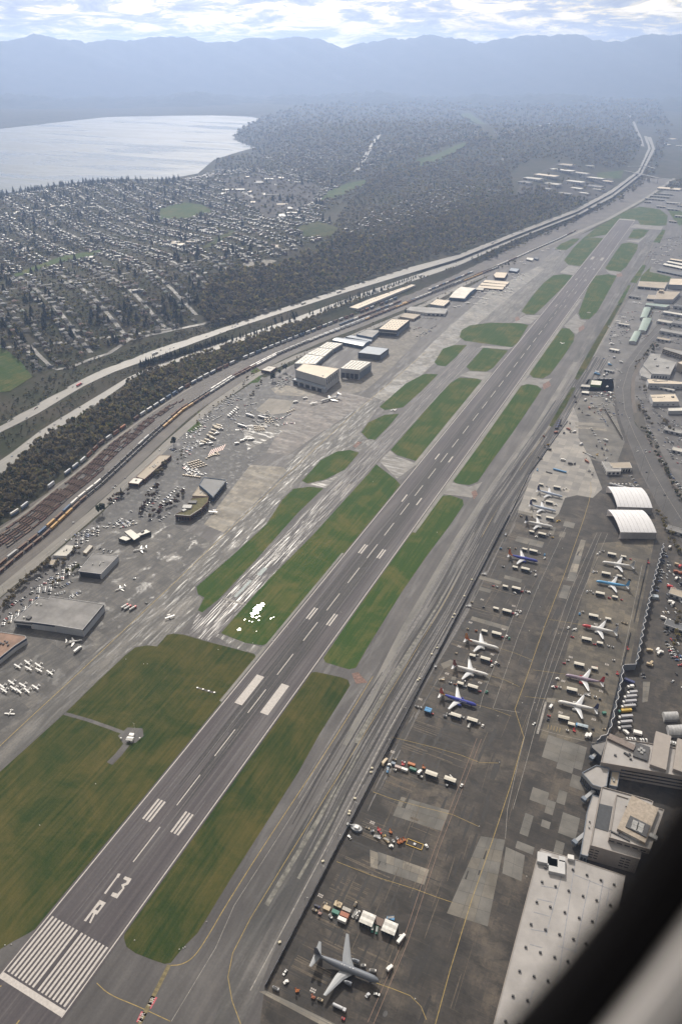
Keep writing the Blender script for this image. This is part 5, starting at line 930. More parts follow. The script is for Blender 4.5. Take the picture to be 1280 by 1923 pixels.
b = B('hangar', 'cream roofed small hangar beside the arched hangar', [(806, 571), (819.4, 561.6), (844.7, 564.4), (832.5, 574.7)], 7, 'grey', 'cream', .3); b.grid(4, 4, 2.5, 1.2, .3, SKYL); b.panel(2, .1, .9, .2, 5, DOORD, 'hangar_door'); b.panel(3, .1, .9, .2, 5, WALL['grey2'], 'hangar_door')
o, P = vault('hangar', 'broad white arched roof hangar beside the small planes', [(872, 560.5), (842.8, 558.5), (866, 538.5), (893.4, 541.5)], 8, 4.5, WALL['blue'], ROOF['white'])
for i, (r, l) in enumerate((([(907, 529.5), (910.5, 525.6), (955, 529.2), (952, 533.6)], 'row of plane shelters, furthest of three long pink roofs'), ([(901, 534.6), (904.5, 530.8), (950, 534.2), (947, 538.5)], 'row of plane shelters, middle of three long pink roofs'), ([(896.5, 539.8), (899.5, 536), (945.6, 539.2), (943, 543.5)], 'row of plane shelters nearest the arched hangar'))):
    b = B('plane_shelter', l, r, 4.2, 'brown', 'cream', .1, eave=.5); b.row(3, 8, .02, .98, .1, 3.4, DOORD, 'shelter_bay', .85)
b = B('plane_shelter', 'short grey plane shelter against the arched hangar', [(892, 543.5), (894.5, 540), (908, 541.2), (906, 545)], 4.2, 'brown', 'pale', .1, eave=.5); b.row(3, 3, .03, .97, .1, 3.4, DOORD, 'shelter_bay', .85)
b = B('hangar', 'yellowish roofed small hangar beyond the plane shelters', [(926, 515.6), (931, 510.8), (952.6, 512), (946.6, 522), (929, 521)], 7, 'brown', 'cream', .3); b.panel(3, .1, .9, .2, 5, DOORD, 'hangar_door')
b = B('hangar', 'small dark blue hangar among trees beyond the shelters', [(954.3, 508), (958.6, 503), (975, 504.5), (969.8, 510.5)], 5.5, 'navy', 'metal', .3); b.panel(3, .1, .9, .2, 4, DOORD, 'hangar_door')
b = B('portable_office', 'white portable office at the far end of the light aircraft apron', [(987, 486.4), (989.5, 483.5), (1000.7, 484.7), (999, 489)], 5, 'white', 'white', .1); b.panel(3, .1, .9, .5, 2.5, GLASS, 'window_band')
b = B('portable_office', 'dark blue portable office at the far light aircraft apron', [(1002, 485), (1005, 482), (1011, 483), (1009, 487)], 5, 'blue', 'dark', .1); b.panel(3, .2, .8, .5, 2.5, GLASS, 'window_band')
b = B('warehouse', 'very long white roofed warehouse between freeway and rail yard', [(655, 577), (765, 532.5), (780, 535.3), (671.5, 579.8)], 9, 'lgrey', 'cream', .4); b.row(2, 26, .02, .98, .8, 4.2, DOORD, 'dock_door', .5); b.row(3, 3, .1, .9, .8, 4.2, DOORD, 'dock_door', .5); b.grid(22, 1, 2.5, 2., .5, METAL, 'roof_vent')
b = B('office_building', 'small office block with pale roof beside the evergreens', [(490, 694.5), (504, 687), (519.7, 689.4), (507.7, 698)], 5.5, 'brick', 'pale', .5); b.panel(3, .05, .95, 1.5, 4, GLASS, 'window_band'); b.panel(2, .05, .95, 1.5, 4, GLASS, 'window_band'); b.scatter(3)
# --- west side: fabric hangars
TENT = M('white_tent_fabric', (.66, .66, .69), .5, .04, .1); TWALL = M('tent_side_wall', (.52, .50, .50), .6, .06, .15)
def tent(label, nl, nr, eave, ridge):
    L, R = Vector(G(*nl)), Vector(G(*nr)); he = hfit(eave, nl); hr = he + 4.6; d = (R - L).normalized(); n = Vector((-d.y, d.x))
    if n.y < 0: n = -n
    dep = 2 * (Vector(G(*ridge, hr)) - L).dot(n); dep = max(24, min(dep, 60)); P = [L, R, R + n * dep, L + n * dep]; c = sum(P, Vector((0, 0))) / 4; P = [p - c for p in P]
    o = thing('fabric_hangar', label, 'hangar', (c.x, c.y, 0)); N = 12; prof = [(k / N, he + (hr - he) * math.sin(math.pi * k / N) ** .8) for k in range(N + 1)]; ln = (R - L).length; nb = 9; q = MB()
    for a, b_ in ((P[0], P[1]), (P[3], P[2])): q.add([(a.x, a.y, .4), (b_.x, b_.y, .4), (b_.x, b_.y, he), (a.x, a.y, he)], [(0, 1, 2, 3), (3, 2, 1, 0)], TWALL)
    a, b_ = P[1], P[2]; q.add([(a.x, a.y, .1), (b_.x, b_.y, .1)] + [((a + (b_ - a) * t).x, (a + (b_ - a) * t).y, z) for t, z in prof[::-1]], [tuple(range(N + 3))], TWALL); q.build('wall', o)
    for s_ in range(nb):
        r = MB(); u0, u1 = s_ / nb + .002, (s_ + 1) / nb - .002; vs = []
        for t, z in prof:
            for u in (u0, u1): p = P[0] + (P[1] - P[0]) * u + (P[3] - P[0]) * t; vs.append((p.x, p.y, z + .1 + (0.06 if s_ % 2 else 0)))
        r.add(vs, [(2 * k, 2 * k + 1, 2 * k + 3, 2 * k + 2) for k in range(N)] , TENT, True); r.build('roof_panel', o)
    for k in range(nb + 1): p = P[0] + (P[1] - P[0]) * (k / nb); r = MB(); r.box(-.12, .12, -.12, .12, 0, he, WTRIM); r.build('frame_post', o, (p.x - n.x * .1, p.y - n.y * .1, 0), math.atan2(d.y, d.x))
tent('white fabric hangar with arched roof, closer to the round bend of lines', (1160.5, 1012), (1228.4, 1012.8), (1160.5, 998.8), (1148.5, 966))
tent('white fabric hangar with arched roof beyond its identical neighbour', (1154.7, 963.6), (1221, 966), (1154.7, 951), (1143.2, 921.5))
b = B('office_building', 'white office with tan roof block beside the wide road', [(1129, 866.5), (1142, 867.5), (1149, 879), (1165, 880), (1165, 885), (1139, 885.5)], 6.5, 'white', 'mid', .4); b.row(4, 3, .05, .95, .8, 4.5, GLASS, 'window', .6); b.row(3, 2, .05, .95, .8, 4.5, GLASS, 'window', .6); b.panel(5, .1, .9, 1., 3, GLASS, 'window_band'); b.scatter(3)
b = B('workshop', 'tan roofed service garage joined to the white office', [(1142.6, 868.9), (1180.9, 867.9), (1185.8, 878.4), (1149.5, 879.2)], 7, 'white', 'tan', .3); b.row(2, 4, .05, .6, .2, 4.5, DOORD, 'roller_door', .7)
b = B('workshop', 'white roofed workshop with bright green wall among construction plant', [(1107.7, 722), (1109.8, 713.8), (1129.5, 715.9), (1127, 723.6)], 6, 'green', 'white', .2); b.panel(3, 0, 1, .2, 1., TRIM, 'plinth')
b = B('workshop', 'low grey roofed store beside the green walled workshop', [(1089, 725.7), (1091.5, 721.5), (1107, 723), (1107, 727)], 3.5, 'grey', 'pale', .2); b.row(3, 3, .05, .95, .2, 2.6, DOORD, 'roller_door', .8)
b = B('canopy_store', 'white canopy roof in the construction yard', [(1091.5, 737), (1093, 734), (1105, 735), (1104, 738.5)], 3.5, 'brown', 'white', .1, eave=.4); b.panel(3, .1, .9, .2, 2.6, DOORD, 'open_bay')
b = B('works_building', 'flat grey roofed works building with pale front, behind the road bend', [(1206.9, 686), (1221, 663.6), (1239, 665), (1238, 671), (1268.8, 679.8), (1257, 704), (1223.8, 702)], 9, 'lgrey', 'mid', .6); b.unit(1229, 674, 12, 3, 2, METAL); b.unit(1233, 687, 10, 4, 2.5, METAL); b.unit(1252, 690, 10, 4, 2, METAL); b.row(6, 4, .1, .9, 1, 4, GLASS, 'window', .5); b.row(5, 5, .1, .9, .5, 5, DOORD, 'window', .5)
b = B('works_building', 'low grey works extension beside the wide road', [(1200, 697), (1206, 688), (1222, 703), (1220, 712), (1203, 706)], 6, 'lgrey', 'mid', .4); b.row(4, 3, .05, .95, 1, 3.5, GLASS, 'window', .6)
b = B('works_building', 'long white fronted works building with flat cream roof', [(1214, 712.1), (1226.6, 711.4), (1279.3, 717), (1300, 719), (1298, 722), (1216.7, 720.1)], 10, 'lgrey', 'cream', .5); b.row(4, 8, .15, .97, 2.5, 4, GLASS, 'window', .4); b.unit(1240, 716, 30, 1.2, .8, METAL); b.unit(1228, 714, 10, 1, .8, DMET)
b = B('works_building', 'square white works building with cream roof and rooftop plant', [(1219.5, 741), (1266, 739.5), (1274.4, 754.3), (1225, 755)], 9, 'lgrey', 'cream', .6); b.unit(1262, 746, 5, 3.5, 1.6, DMET); b.unit(1238, 746, 12, .8, .7, METAL); b.unit(1226, 746, 8, .8, .7, METAL); b.unit(1246, 745, 1.5, 1.5, 1); b.row(2, 4, .1, .9, 2, 3.4, GLASS, 'window', .4); b.panel(3, .1, .2, .2, 3, TRIM)
b = B('works_building', 'white roofed works building cut by the frame edge', [(1253.3, 766.3), (1300, 765), (1300, 771), (1254.7, 771.9)], 7, 'lgrey', 'white', .4); b.row(3, 5, .05, .95, 2, 4.5, GLASS, 'window', .6)
b = B('office_building', 'three storey office block with long window bands', [(1243.4, 655), (1248, 651.6), (1300, 664), (1300, 673)], 11, 'tan', 'mid', .5)
for z in (1.2, 4.7, 8.2): b.row(3, 12, .01, .99, z, z + 1.8, GLASS, 'window', .85)
b = B('office_building', 'tall tan block beside the flat works building', [(1271, 681), (1279, 678), (1300, 685), (1292, 690)], 18, 'tan', 'cream', .5); b.panel(3, .1, .5, 1, 3, GLASS, 'window_band')
def shed4(label, roof, he, rise, wall, rf, cat='shed'): return vault('green_shed', label, roof, he, rise, wall, rf)
shed4('green roofed shed, far one of three in a row', [(1200.6, 596.6), (1208.6, 576.9), (1221.8, 578), (1213.2, 596.8)], 6, 1.6, WALL['lgrey'], ROOF['green']); shed4('green roofed shed, middle and broadest of three in a row', [(1197.2, 620.6), (1206.4, 597.4), (1223, 598.2), (1211.5, 622)], 6.5, 1.8, WALL['lgrey'], ROOF['green']); shed4('green roofed shed with rounded end, nearest of three', [(1180, 641), (1190, 622.2), (1202.7, 623), (1193.5, 642.5)], 6, 2, WALL['lgrey'], ROOF['green'])
b = B('hangar', 'narrow pale green roofed hangar across the end of the green sheds', [(1210.4, 572), (1213.2, 568.7), (1257.8, 572.7), (1248.7, 577)], 7, 'lgrey', 'green', .2); b.row(3, 6, .03, .97, .2, 5, DOORW, 'hangar_door', .8)
b = B('hangar', 'tan roofed double hangar with raised box on top', [(1227.5, 561.9), (1233.8, 546), (1276.7, 548), (1262.4, 562.4)], 10, 'lgrey', 'tan', .4); b.panel(3, .05, .95, .3, 7, DOORW, 'hangar_door'); b.unit(1240, 549, 14, 12, 6, WALL['tan'], 'roof_block')
b = B('workshop', 'low tan roofed workshop joined to the double hangar', [(1213.2, 560.7), (1216, 553.3), (1231.5, 554.4), (1228, 561.8)], 6, 'lgrey', 'tan', .3); b.panel(3, .1, .9, .3, 4, DOORD, 'hangar_door')
b = B('hangar', 'wide low hangar with tan roof and dark open front', [(1196, 537.3), (1199.5, 528), (1253, 530.4), (1246.4, 541.8)], 7, 'lgrey', 'tan', .3); b.row(3, 4, .03, .97, .3, 5, DOORD, 'hangar_door', .9); b.scatter(4, WTRIM)
b = B('hangar', 'big grey fronted hangar with cream roof cut by frame edge', [(1254.4, 534.4), (1257.8, 523), (1300, 523.5), (1298, 536.5)], 12, 'grey2', 'cream', .5); b.panel(3, .05, .95, .3, 9, WALL['grey'], 'hangar_door')
for r, l, rf in (([(1243.5, 496.8), (1247, 494.2), (1295, 503.5), (1295, 507.5)], 'long white plane shelter, nearest of three at the far apron', 'white'), ([(1250.3, 491.8), (1254, 489.7), (1295, 497.5), (1295, 501)], 'long white plane shelter, middle of three at the far apron', 'white'), ([(1256, 487), (1259, 485.2), (1295, 490.5), (1295, 493.3)], 'long pinkish plane shelter, last of three at the far apron', 'cream'), ([(1232.5, 507.5), (1238, 503.5), (1295, 513.5), (1295, 520)], 'long dark roofed plane shelter at the far apron', 'dark')):
    b = B('plane_shelter', l, r, 4.5, 'grey2', rf, .1, eave=.4); b.row(3, 8, .02, .98, .1, 3.5, DOORD, 'shelter_bay', .8)
# --- lower right buildings
b = B('delivery_centre', 'long beige delivery centre with pale roof above the jet stands', [(1126.9, 1432.3), (1139, 1383.4), (1215, 1396), (1330, 1417), (1330, 1468)], 17, 'beige', 'big', .9)
for z in (3., 7.2, 11.4): b.panel(4, .02, .80, z, z + 1.5, GLASS, 'window_band', .12)
for z in (3., 7.2, 11.4): b.panel(0, .1, .9, z, z + 1.5, GLASS, 'window_band', .12)
b.unit(1165, 1396, 25, 7, 2.6, M('roof_louvre', (.20, .165, .15), .7), ang=-.18); b.unit(1203, 1413, 18, 13, 1.6, DMET); b.unit(1238, 1414, 44, 14, 4.4, WALL['beige'], 'plant_room'); b.unit(1280, 1425, 40, 14, 4.4, WALL['beige'], 'plant_room')
for x, y in ((1198, 1411), (1203, 1416), (1207, 1412), (1202, 1408)): b.unit(x, y, 2.6, 2.6, 2.4, METAL, 'cooling_fan')
for x, y in ((1172, 1415), (1175, 1417), (1178, 1419), (1181, 1417), (1183, 1426), (1154, 1419)): b.unit(x, y, 1.6, 2.2, 1.2, DMET)
b = B('waiting_lounge', 'five sided glass walled lounge with white roof at the stands', [(1091.7, 1452), (1118, 1437.8), (1142.5, 1443), (1137.8, 1476.9), (1128.4, 1480), (1112, 1475)], 12, 'grey2', 'big', 1.)
for i in range(6): b.row(i, 6, .02, .98, 1., 8.5, GLASS, 'window', .8)
for i in range(6): b.panel(i, 0, 1, 9.4, 12.6, WALL['grey'], 'fascia', .25)
b = B('link_block', 'narrow beige link block between lounge and delivery centre', [(1143, 1475), (1147.5, 1448), (1163, 1450), (1158, 1478)], 9, 'grey2', 'tan', .6); b.scatter(3)
b = B('gatehouse', 'dark glazed lounge with grey roof beside the delivery centre', [(1109, 1398), (1135, 1391.5), (1137, 1394), (1128, 1420), (1110, 1404)], 9, 'dark', 'grey', .5); b.row(4, 4, .05, .95, 1, 6, GLASS, 'window', .85); b.row(0, 4, .05, .95, 1, 6, GLASS, 'window', .85)
b = B('office_tower', 'stepped beige office with dark louvre slots and rooftop plant', [(1107.3, 1588), (1128.8, 1478), (1215.5, 1502), (1225, 1506), (1200, 1614.7)], 19, 'beige', 'big', 1.)
for k in range(4):
    z = 14.2 - k * 3.4
    for t0, t1 in ((.02, .10), (.12, .20), (.64, .73), (.75, .84)): b.panel(4, 1 - t1, 1 - t0, z, z + 1.1, DOORD, 'louvre', .1)
P = [G(x, y, 24.5) for x, y in [(1142.5, 1573.4), (1156, 1492.7), (1246, 1521.5), (1219.8, 1596.6)]]; P = [(x - b.c[0], y - b.c[1]) for x, y in P]; q = MB(); q.prism(P, 18.9, 24.5, WALL['beige'], ROOF['big']); ub = q.build('upper_storey', b.o)
q = MB(); inn = offs(P, -.5)
for i in range(4):
    v = [P[i], P[(i + 1) % 4], inn[(i + 1) % 4], inn[i]]; q.add([(x, y, 24.4) for x, y in v] + [(x, y, 25.4) for x, y in v], [(0, 1, 5, 4), (2, 3, 7, 6), (4, 5, 6, 7), (1, 0, 4, 5)], WALL['beige'])
q.build('parapet', ub)
a_, b2, _n = Vector(P[0]), Vector(P[3]), None; dd = (b2 - a_); nn = Vector((dd.y, -dd.x)).normalized()
if nn.y > 0: nn = -nn
for k in range(5):
    p, r = a_ + dd * (.02 + k * .19), a_ + dd * (.15 + k * .19); q = MB(); q.prism([tuple(p), tuple(r), tuple(r + nn * .12), tuple(p + nn * .12)], 20.6, 22., DOORD, bottom=True); q.build('louvre', ub)
b.h = 24.5
b.unit(1196, 1541, 23, 40, 3.2, M('beige_plant_wall', (.34, .29, .24), .7), 'plant_room', ang=-.17); b.unit(1195, 1557, 17, 13, 4.2, DMET, 'cooling_tower', ang=-.17); b.unit(1190, 1515, 13, 9, 1.6, METAL, ang=-.17); b.unit(1199, 1518, 6, 4, 2, METAL, ang=-.17); b.unit(1209, 1526, 4, 3, 2.6, DMET, ang=-.17); b.unit(1203, 1521, 4, 3, 2.6, DMET, ang=-.17); b.unit(1178, 1536, 8, 5, 1.8, METAL, ang=-.17); b.unit(1182, 1530, .8, 30, .8, DMET, ang=-.17); b.unit(1222, 1572, 9, 4, 2.6, METAL, ang=-.17); b.unit(1162, 1570, 17, 1.2, 1, DMET, ang=-.17); b.unit(1168, 1556, .8, 14, .8, DMET, ang=-.3); b.unit(1185, 1568, 14, 8, 2.2, METAL, ang=-.17)
for x, y in ((1190, 1552), (1200, 1556), (1188, 1560), (1198, 1564)): b.unit(x, y, 5, 5, .5, METAL, 'fan_grille', ang=-.17, z=4.2)
b.h = 19; q = MB(); P = [G(x, y, 19) for x, y in [(1123.5, 1509), (1149, 1515), (1141, 1562), (1114.5, 1554)]]; q.prism([(x - b.c[0], y - b.c[1]) for x, y in P], 18.9, 19.3, M('dark_roof_deck', (.05, .055, .065), .6)); q.build('dark_roof_deck', b.o)
b = B('passenger_lounge', 'low lounge with pink white roof along the office front', [(1089, 1604.4), (1101, 1525), (1111.6, 1492.7), (1124.5, 1497), (1103, 1608.7)], 8, 'grey2', 'big', .5)
b.row(0, 9, .03, .97, .8, 5.6, GLASS, 'window', .8); b.row(4, 2, .1, .9, .8, 5, GLASS, 'window', .7); b.scatter(2)
for i, (bx_, by_) in enumerate(((1110, 1428), (1096, 1505), (1079, 1586))):
    a, c = G(bx_, by_), G(bx_ + 17, by_ - 14); o = thing('boarding_bridge', ('grey boarding bridge beside the five sided lounge, towards the jets', 'grey boarding bridge below the five sided lounge', 'grey boarding bridge beside the long low lounge')[i], 'bridge', (*a, 0)); d = (Vector(c) - Vector(a)); an = math.atan2(d.y, d.x); L = d.length
    q = MB(); q.box(0, L, -1.5, 1.5, 3.2, 6., WALL['grey']); q.build('tunnel', o, (0, 0, 0), an); q = MB(); q.box(-3.4, 0, -2.2, 2.2, 2.9, 6.3, WALL['grey2']); q.build('cab', o, (0, 0, 0), an)
    q = MB(); q.box(.8, 1.4, -1.4, -.9, 0, 3.2, DMET); q.box(.8, 1.4, .9, 1.4, 0, 3.2, DMET); q.build('leg', o, (0, 0, 0), an); q = MB(); q.bar((1.1, -1.6, .5), (1.1, -.8, .5), .5, DOORD, 10); q.bar((1.1, .8, .5), (1.1, 1.6, .5), .5, DOORD, 10); q.build('wheel', o, (0, 0, 0), an)
b = B('flat_roof_hall', 'huge hall with pinkish white flat roof dotted with vents', [(1010, 1601), (1015, 1594), (1080, 1614), (1173, 1645), (1112, 1960), (1095, 2040), (895, 2040)], 11, 'beige', 'big', .35)
VN = [(497, 215), (655, 225), (735, 255), (815, 285), (890, 310), (478, 295), (555, 320), (630, 345), (712, 375), (790, 400), (868, 428), (448, 410), (525, 437), (608, 468), (690, 500), (765, 520), (415, 537), (497, 567), (578, 595), (658, 622), (730, 648), (385, 668), (468, 698), (550, 725), (625, 748), (350, 805), (432, 835), (512, 860), (312, 948), (395, 972), (270, 1092), (350, 1110)]
for x, y in VN:
    b.unit(860 + x * .328, 1560 + y * .328, 1.9, 1.1, 1.3, DMET, 'roof_vent', ang=.2)
for x, y in ((497, 215), (655, 225), (735, 255), (815, 285)): b.unit(860 + x * .328 - 2, 1560 + y * .328 - 1, .5, .5, 1.8, METAL, 'vent_pipe')
SEAM = M('roof_seam', (.24, .25, .285), .6)
for p0, p1 in (((668, 170), (560, 920)), ((590, 260), (500, 600)), ((752, 280), (665, 700)), ((830, 280), (780, 560)), ((862, 340), (845, 430)), ((470, 315), (560, 330)), ((450, 390), (540, 410)), ((430, 465), (520, 490)), ((415, 565), (510, 580)), ((660, 250), (880, 340)), ((410, 650), (480, 670)), ((430, 910), (395, 1030)), ((570, 660), (680, 695))):
    c = [G(860 + x * .328, 1560 + y * .328, 11) for x, y in (p0, p1)]; c = [(x - b.c[0], y - b.c[1]) for x, y in c]; L_, R_ = ribbon_pts(c, .55); q = MB(); q.prism([tuple(L_[0]), tuple(L_[1]), tuple(R_[1]), tuple(R_[0])], 10.9, 11.02, SEAM); q.build('roof_seam', b.o)
for x, y, w_, d_ in ((488, 168, 11, 9), (535, 190, 8, 8), (560, 215, 13, 12), (590, 175, 5, 5)): b.unit(860 + x * .328, 1560 + y * .328, w_, d_, 3.4, WALL['lgrey'], 'plant_room', ang=.2)
b.unit(1070, 1613, 5, 4, 3, WALL['white'], 'stair_hut', ang=.2)
for k in range(14): b.panel(6, .05 + k * .065, .075 + k * .065, .3, 4.2, DOORD, 'dock_door')
o, P = vault('storage_tent', 'grey arched storage tent beside the parked trailers', [(1247, 1352), (1273.8, 1351), (1269.6, 1336), (1243, 1337)], 3.4, 2.6, WALL['lgrey'], M('grey_tent_skin', (.36, .36, .37), .5), bands=5); o, P = vault('storage_tent', 'larger grey arched storage tent closer to the delivery centre', [(1255.6, 1381), (1295, 1380), (1290, 1360), (1251, 1362)], 3.8, 3., WALL['lgrey'], MATS['grey_tent_skin'], bands=7)
# --- far industrial sheds and town blocks on the terrain
def block(label, x, y, w_, d_, h, ang, wall, rf, group, n=0):
    p = T(x, y); c, s_ = math.cos(ang), math.sin(ang); Q = [(p[0] + a * c - b_ * s_, p[1] + a * s_ + b_ * c) for a, b_ in ((-w_ / 2, -d_ / 2), (w_ / 2, -d_ / 2), (w_ / 2, d_ / 2), (-w_ / 2, d_ / 2))]
    b = B('warehouse', label, None, h, wall, rf, .4, world=Q, group=group, z0=float(p[2]))
    b.row(0, max(3, int(w_ / 14)), .04, .96, .6, 3.6, DOORD, 'dock_door', .5)
    for k in range(n): b.unit(*PJ(np.array([p[0] + random.uniform(-.35, .35) * w_, p[1], p[2] + h])), 3, 3, 1.2)
for x, y, w_, d_, rf in ((1062, 312, 80, 60, 'tan'), (1055, 322, 130, 40, 'white'), (1025, 332, 120, 50, 'cream'), (1085, 327, 110, 40, 'pale'), (1100, 335, 190, 35, 'white'), (1074, 343, 120, 40, 'white'), (1130, 342, 110, 30, 'cream'), (1036, 348, 80, 45, 'pale'), (1105, 351, 140, 40, 'grey'), (1078, 356, 80, 30, 'white'), (1000, 338, 90, 45, 'pale'), (985, 345, 60, 40, 'grey'), (1118, 358, 80, 30, 'pale'), (1092, 365, 70, 25, 'white'), (1106, 314, 50, 20, 'white'), (1060, 366, 60, 30, 'mid'), (1022, 357, 60, 30, 'mid')):
    block('%s roofed industrial shed in the estate beyond the wooded hillside' % {'white': 'white', 'cream': 'cream', 'tan': 'tan', 'pale': 'pale grey', 'grey': 'grey', 'mid': 'mid grey'}[rf], x, y, w_, d_, 8, -.35, 'lgrey', rf, '%s industrial sheds beyond the hillside' % rf)
for x, y, w_, d_, rf in ((441, 358, 90, 30, 'white'), (470, 362, 40, 25, 'cream'), (420, 366, 50, 22, 'white'), (395, 352, 40, 20, 'grey'), (486, 344, 70, 40, 'mid'), (505, 338, 45, 30, 'white'), (528, 336, 50, 25, 'cream'), (520, 349, 40, 20, 'white'), (465, 334, 30, 18, 'cream'), (545, 341, 40, 20, 'pale'), (558, 344, 30, 18, 'white'), (495, 367, 60, 14, 'white'), (512, 368, 60, 14, 'grey'), (530, 386, 45, 25, 'cream'), (545, 393, 40, 20, 'white'), (475, 382, 35, 20, 'cream'), (385, 330, 50, 14, 'dark'), (415, 320, 60, 18, 'dark'), (530, 407, 55, 26, 'white'), (548, 402, 40, 20, 'white'), (30, 402, 60, 14, 'white'), (58, 399, 40, 12, 'white'), (75, 398, 40, 12, 'white'), (120, 388, 50, 22, 'white'), (100, 390, 30, 14, 'cream'), (172, 391, 30, 14, 'white'), (52, 470, 42, 28, 'mid'), (330, 459, 40, 25, 'tan'), (360, 457, 35, 22, 'tan'), (340, 462, 30, 20, 'cream'), (172, 486, 22, 12, 'white'), (130, 534, 22, 8, 'white'), (222, 484, 18, 10, 'white'), (520, 466, 40, 10, 'tan'), (300, 391, 26, 12, 'white'), (208, 412, 18, 10, 'white'), (185, 440, 18, 10, 'white'), (170, 428, 16, 9, 'cream'), (1030, 233, 60, 30, 'white'), (1015, 237, 50, 25, 'cream'), (1210, 199, 90, 25, 'white'), (1140, 189, 130, 25, 'white'), (900, 182, 80, 25, 'white'), (760, 194, 70, 22, 'white'), (850, 207, 40, 20, 'white'), (690, 245, 30, 14, 'white'), (1262, 262, 80, 40, 'cream'), (1250, 272, 120, 25, 'white'), (1275, 275, 60, 25, 'white'), (945, 301, 40, 16, 'pale')):
    block('%s roofed low building standing in the hazy town beyond the hillside' % {'white': 'white', 'cream': 'cream', 'tan': 'tan', 'pale': 'pale', 'grey': 'grey', 'mid': 'mid grey', 'dark': 'dark'}[rf], x, y, w_, d_, 6, .52 + random.choice([0, 1.5708]), 'lgrey', rf, '%s town buildings beyond the hillside' % rf)
for x, y, w_, d_, rf in ((1255, 356, 110, 60, 'cream'), (1245, 366, 90, 9, 'white'), (1238, 371, 90, 9, 'white'), (1228, 376, 90, 9, 'white'), (1215, 381, 30, 9, 'white'), (1262, 383, 60, 16, 'white'), (1240, 390, 40, 10, 'cream'), (1262, 395, 50, 10, 'white'), (1278, 388, 40, 12, 'cream'), (1275, 408, 40, 14, 'white'), (1262, 418, 30, 10, 'cream'), (1283, 345, 80, 30, 'tan')):
    block('%s roofed depot building beyond the end of the runway' % rf, x, y, w_, d_, 6, -.1, 'lgrey', rf, '%s depot buildings beyond the runway' % rf)
for x, y, w_, d_, h_, rf in ((1262, 628, 60, 22, 7, 'mid'), (1250, 608, 45, 20, 6, 'pale'), (1276, 612, 40, 24, 8, 'grey'), (1262, 592, 50, 16, 6, 'white'), (1278, 580, 40, 20, 8, 'dark'), (1244, 640, 30, 14, 5, 'tan'), (1268, 725, 22, 14, 6, 'grey'), (1250, 733, 30, 8, 4, 'pale'), (1262, 812, 30, 16, 5, 'mid'), (1275, 850, 26, 14, 5, 'pale'), (1268, 1000, 26, 12, 5, 'grey'), (1272, 1120, 22, 14, 5, 'tan'), (1266, 1180, 24, 12, 5, 'dark'), (1170, 612, 26, 12, 5, 'pale'), (1152, 660, 22, 12, 5, 'white'), (1142, 698, 20, 10, 4, 'mid'), (1190, 560, 30, 14, 6, 'grey')):
    block('%s roofed works shed among the yards beside the wide curving road' % rf, x, y, w_, d_, h_, -.15, 'lgrey', rf, '%s works sheds by the wide road' % rf)
# overpass across the freeway
for pts, nm in (([(1130, 322), (1165, 319), (1195, 325), (1235, 334), (1262, 337)], 'concrete road bridge across the freeway beyond the industrial estate'), ([(1160, 313), (1182, 312), (1215, 312), (1228, 316)], 'second concrete road bridge further along the freeway')):
    c = [G(x, y, ZF + 7) for x, y in pts]; o = thing('road_bridge', nm, 'bridge', (*c[2], 0)); q = MB(); L_, R_ = ribbon_pts(c, 16); L_ = [p - Vector(c[2]) for p in L_]; R_ = [p - Vector(c[2]) for p in R_]
    for i in range(len(c) - 1): q.prism([tuple(L_[i]), tuple(R_[i]), tuple(R_[i + 1]), tuple(L_[i + 1])], ZF + 5.6, ZF + 7, A_FR, bottom=True)
    q.build('deck', o)
    for i in range(len(c)): p = Vector(c[i]) - Vector(c[2]); q = MB(); q.bar((p.x, p.y, 0), (p.x, p.y, ZF + 5.7), 1.2, A_FR, 8); q.build('pier', o)
# ================================================================ AIRCRAFT
def P_(n, c, r=.3): return M('paint_' + n, c, r, .04, 1., .5)
PW, PG, PN, PB, PR, PO, PY, PLB, PM, PK, PGR, PSB, PDG, PPU = (P_('white', (.72, .71, .70)), P_('light_grey', (.48, .49, .52)), P_('navy', (.035, .045, .14)), P_('royal_blue', (.04, .055, .34)), P_('red', (.48, .045, .05)), P_('orange', (.55, .14, .04)), P_('yellow', (.55, .36, .06)), P_('sky_blue', (.10, .34, .62)), P_('maroon', (.20, .05, .04)), P_('black', (.03, .032, .045)), P_('steel_grey', (.14, .155, .185), .45), P_('silver_blue', (.40, .46, .58)), P_('dark_grey', (.075, .085, .11), .45), P_('dull_purple', (.30, .24, .31)))
ENG = M('engine_lip', (.5, .5, .52), .3, .05, metal=.6); TYRE = M('rubber_tyre', (.02, .02, .022), .8); STRUT = M('gear_strut', (.4, .4, .4), .5)
def fus(L, r, zc, nose=.13, tail=.62, n=14, rise=.75):
    rings = []
    for t in (0, .008, .022, .045, .08, nose, .25, .4, .5, tail, .70, .78, .86, .93, .975, 1.):
        if t < nose: q = r * math.sqrt(max(.0004, 1 - (1 - t / nose) ** 2.0)) ** 1.0; z = zc - r * .22 * (1 - t / nose) ** 2
        elif t <= tail: q, z = r, zc
        else: u = (t - tail) / (1 - tail); q = r * (1 - .93 * u ** 1.55); z = zc + r * rise * u ** 1.4
        x = L * (.5 - t); rings.append([(x, q * math.sin(2 * math.pi * (i + .5) / n), z + q * math.cos(2 * math.pi * (i + .5) / n)) for i in range(n)])
    return rings
FT = (0, .008, .022, .045, .08, .13, .25, .4, .5, .62, .70, .78, .86, .93, .975, 1.)
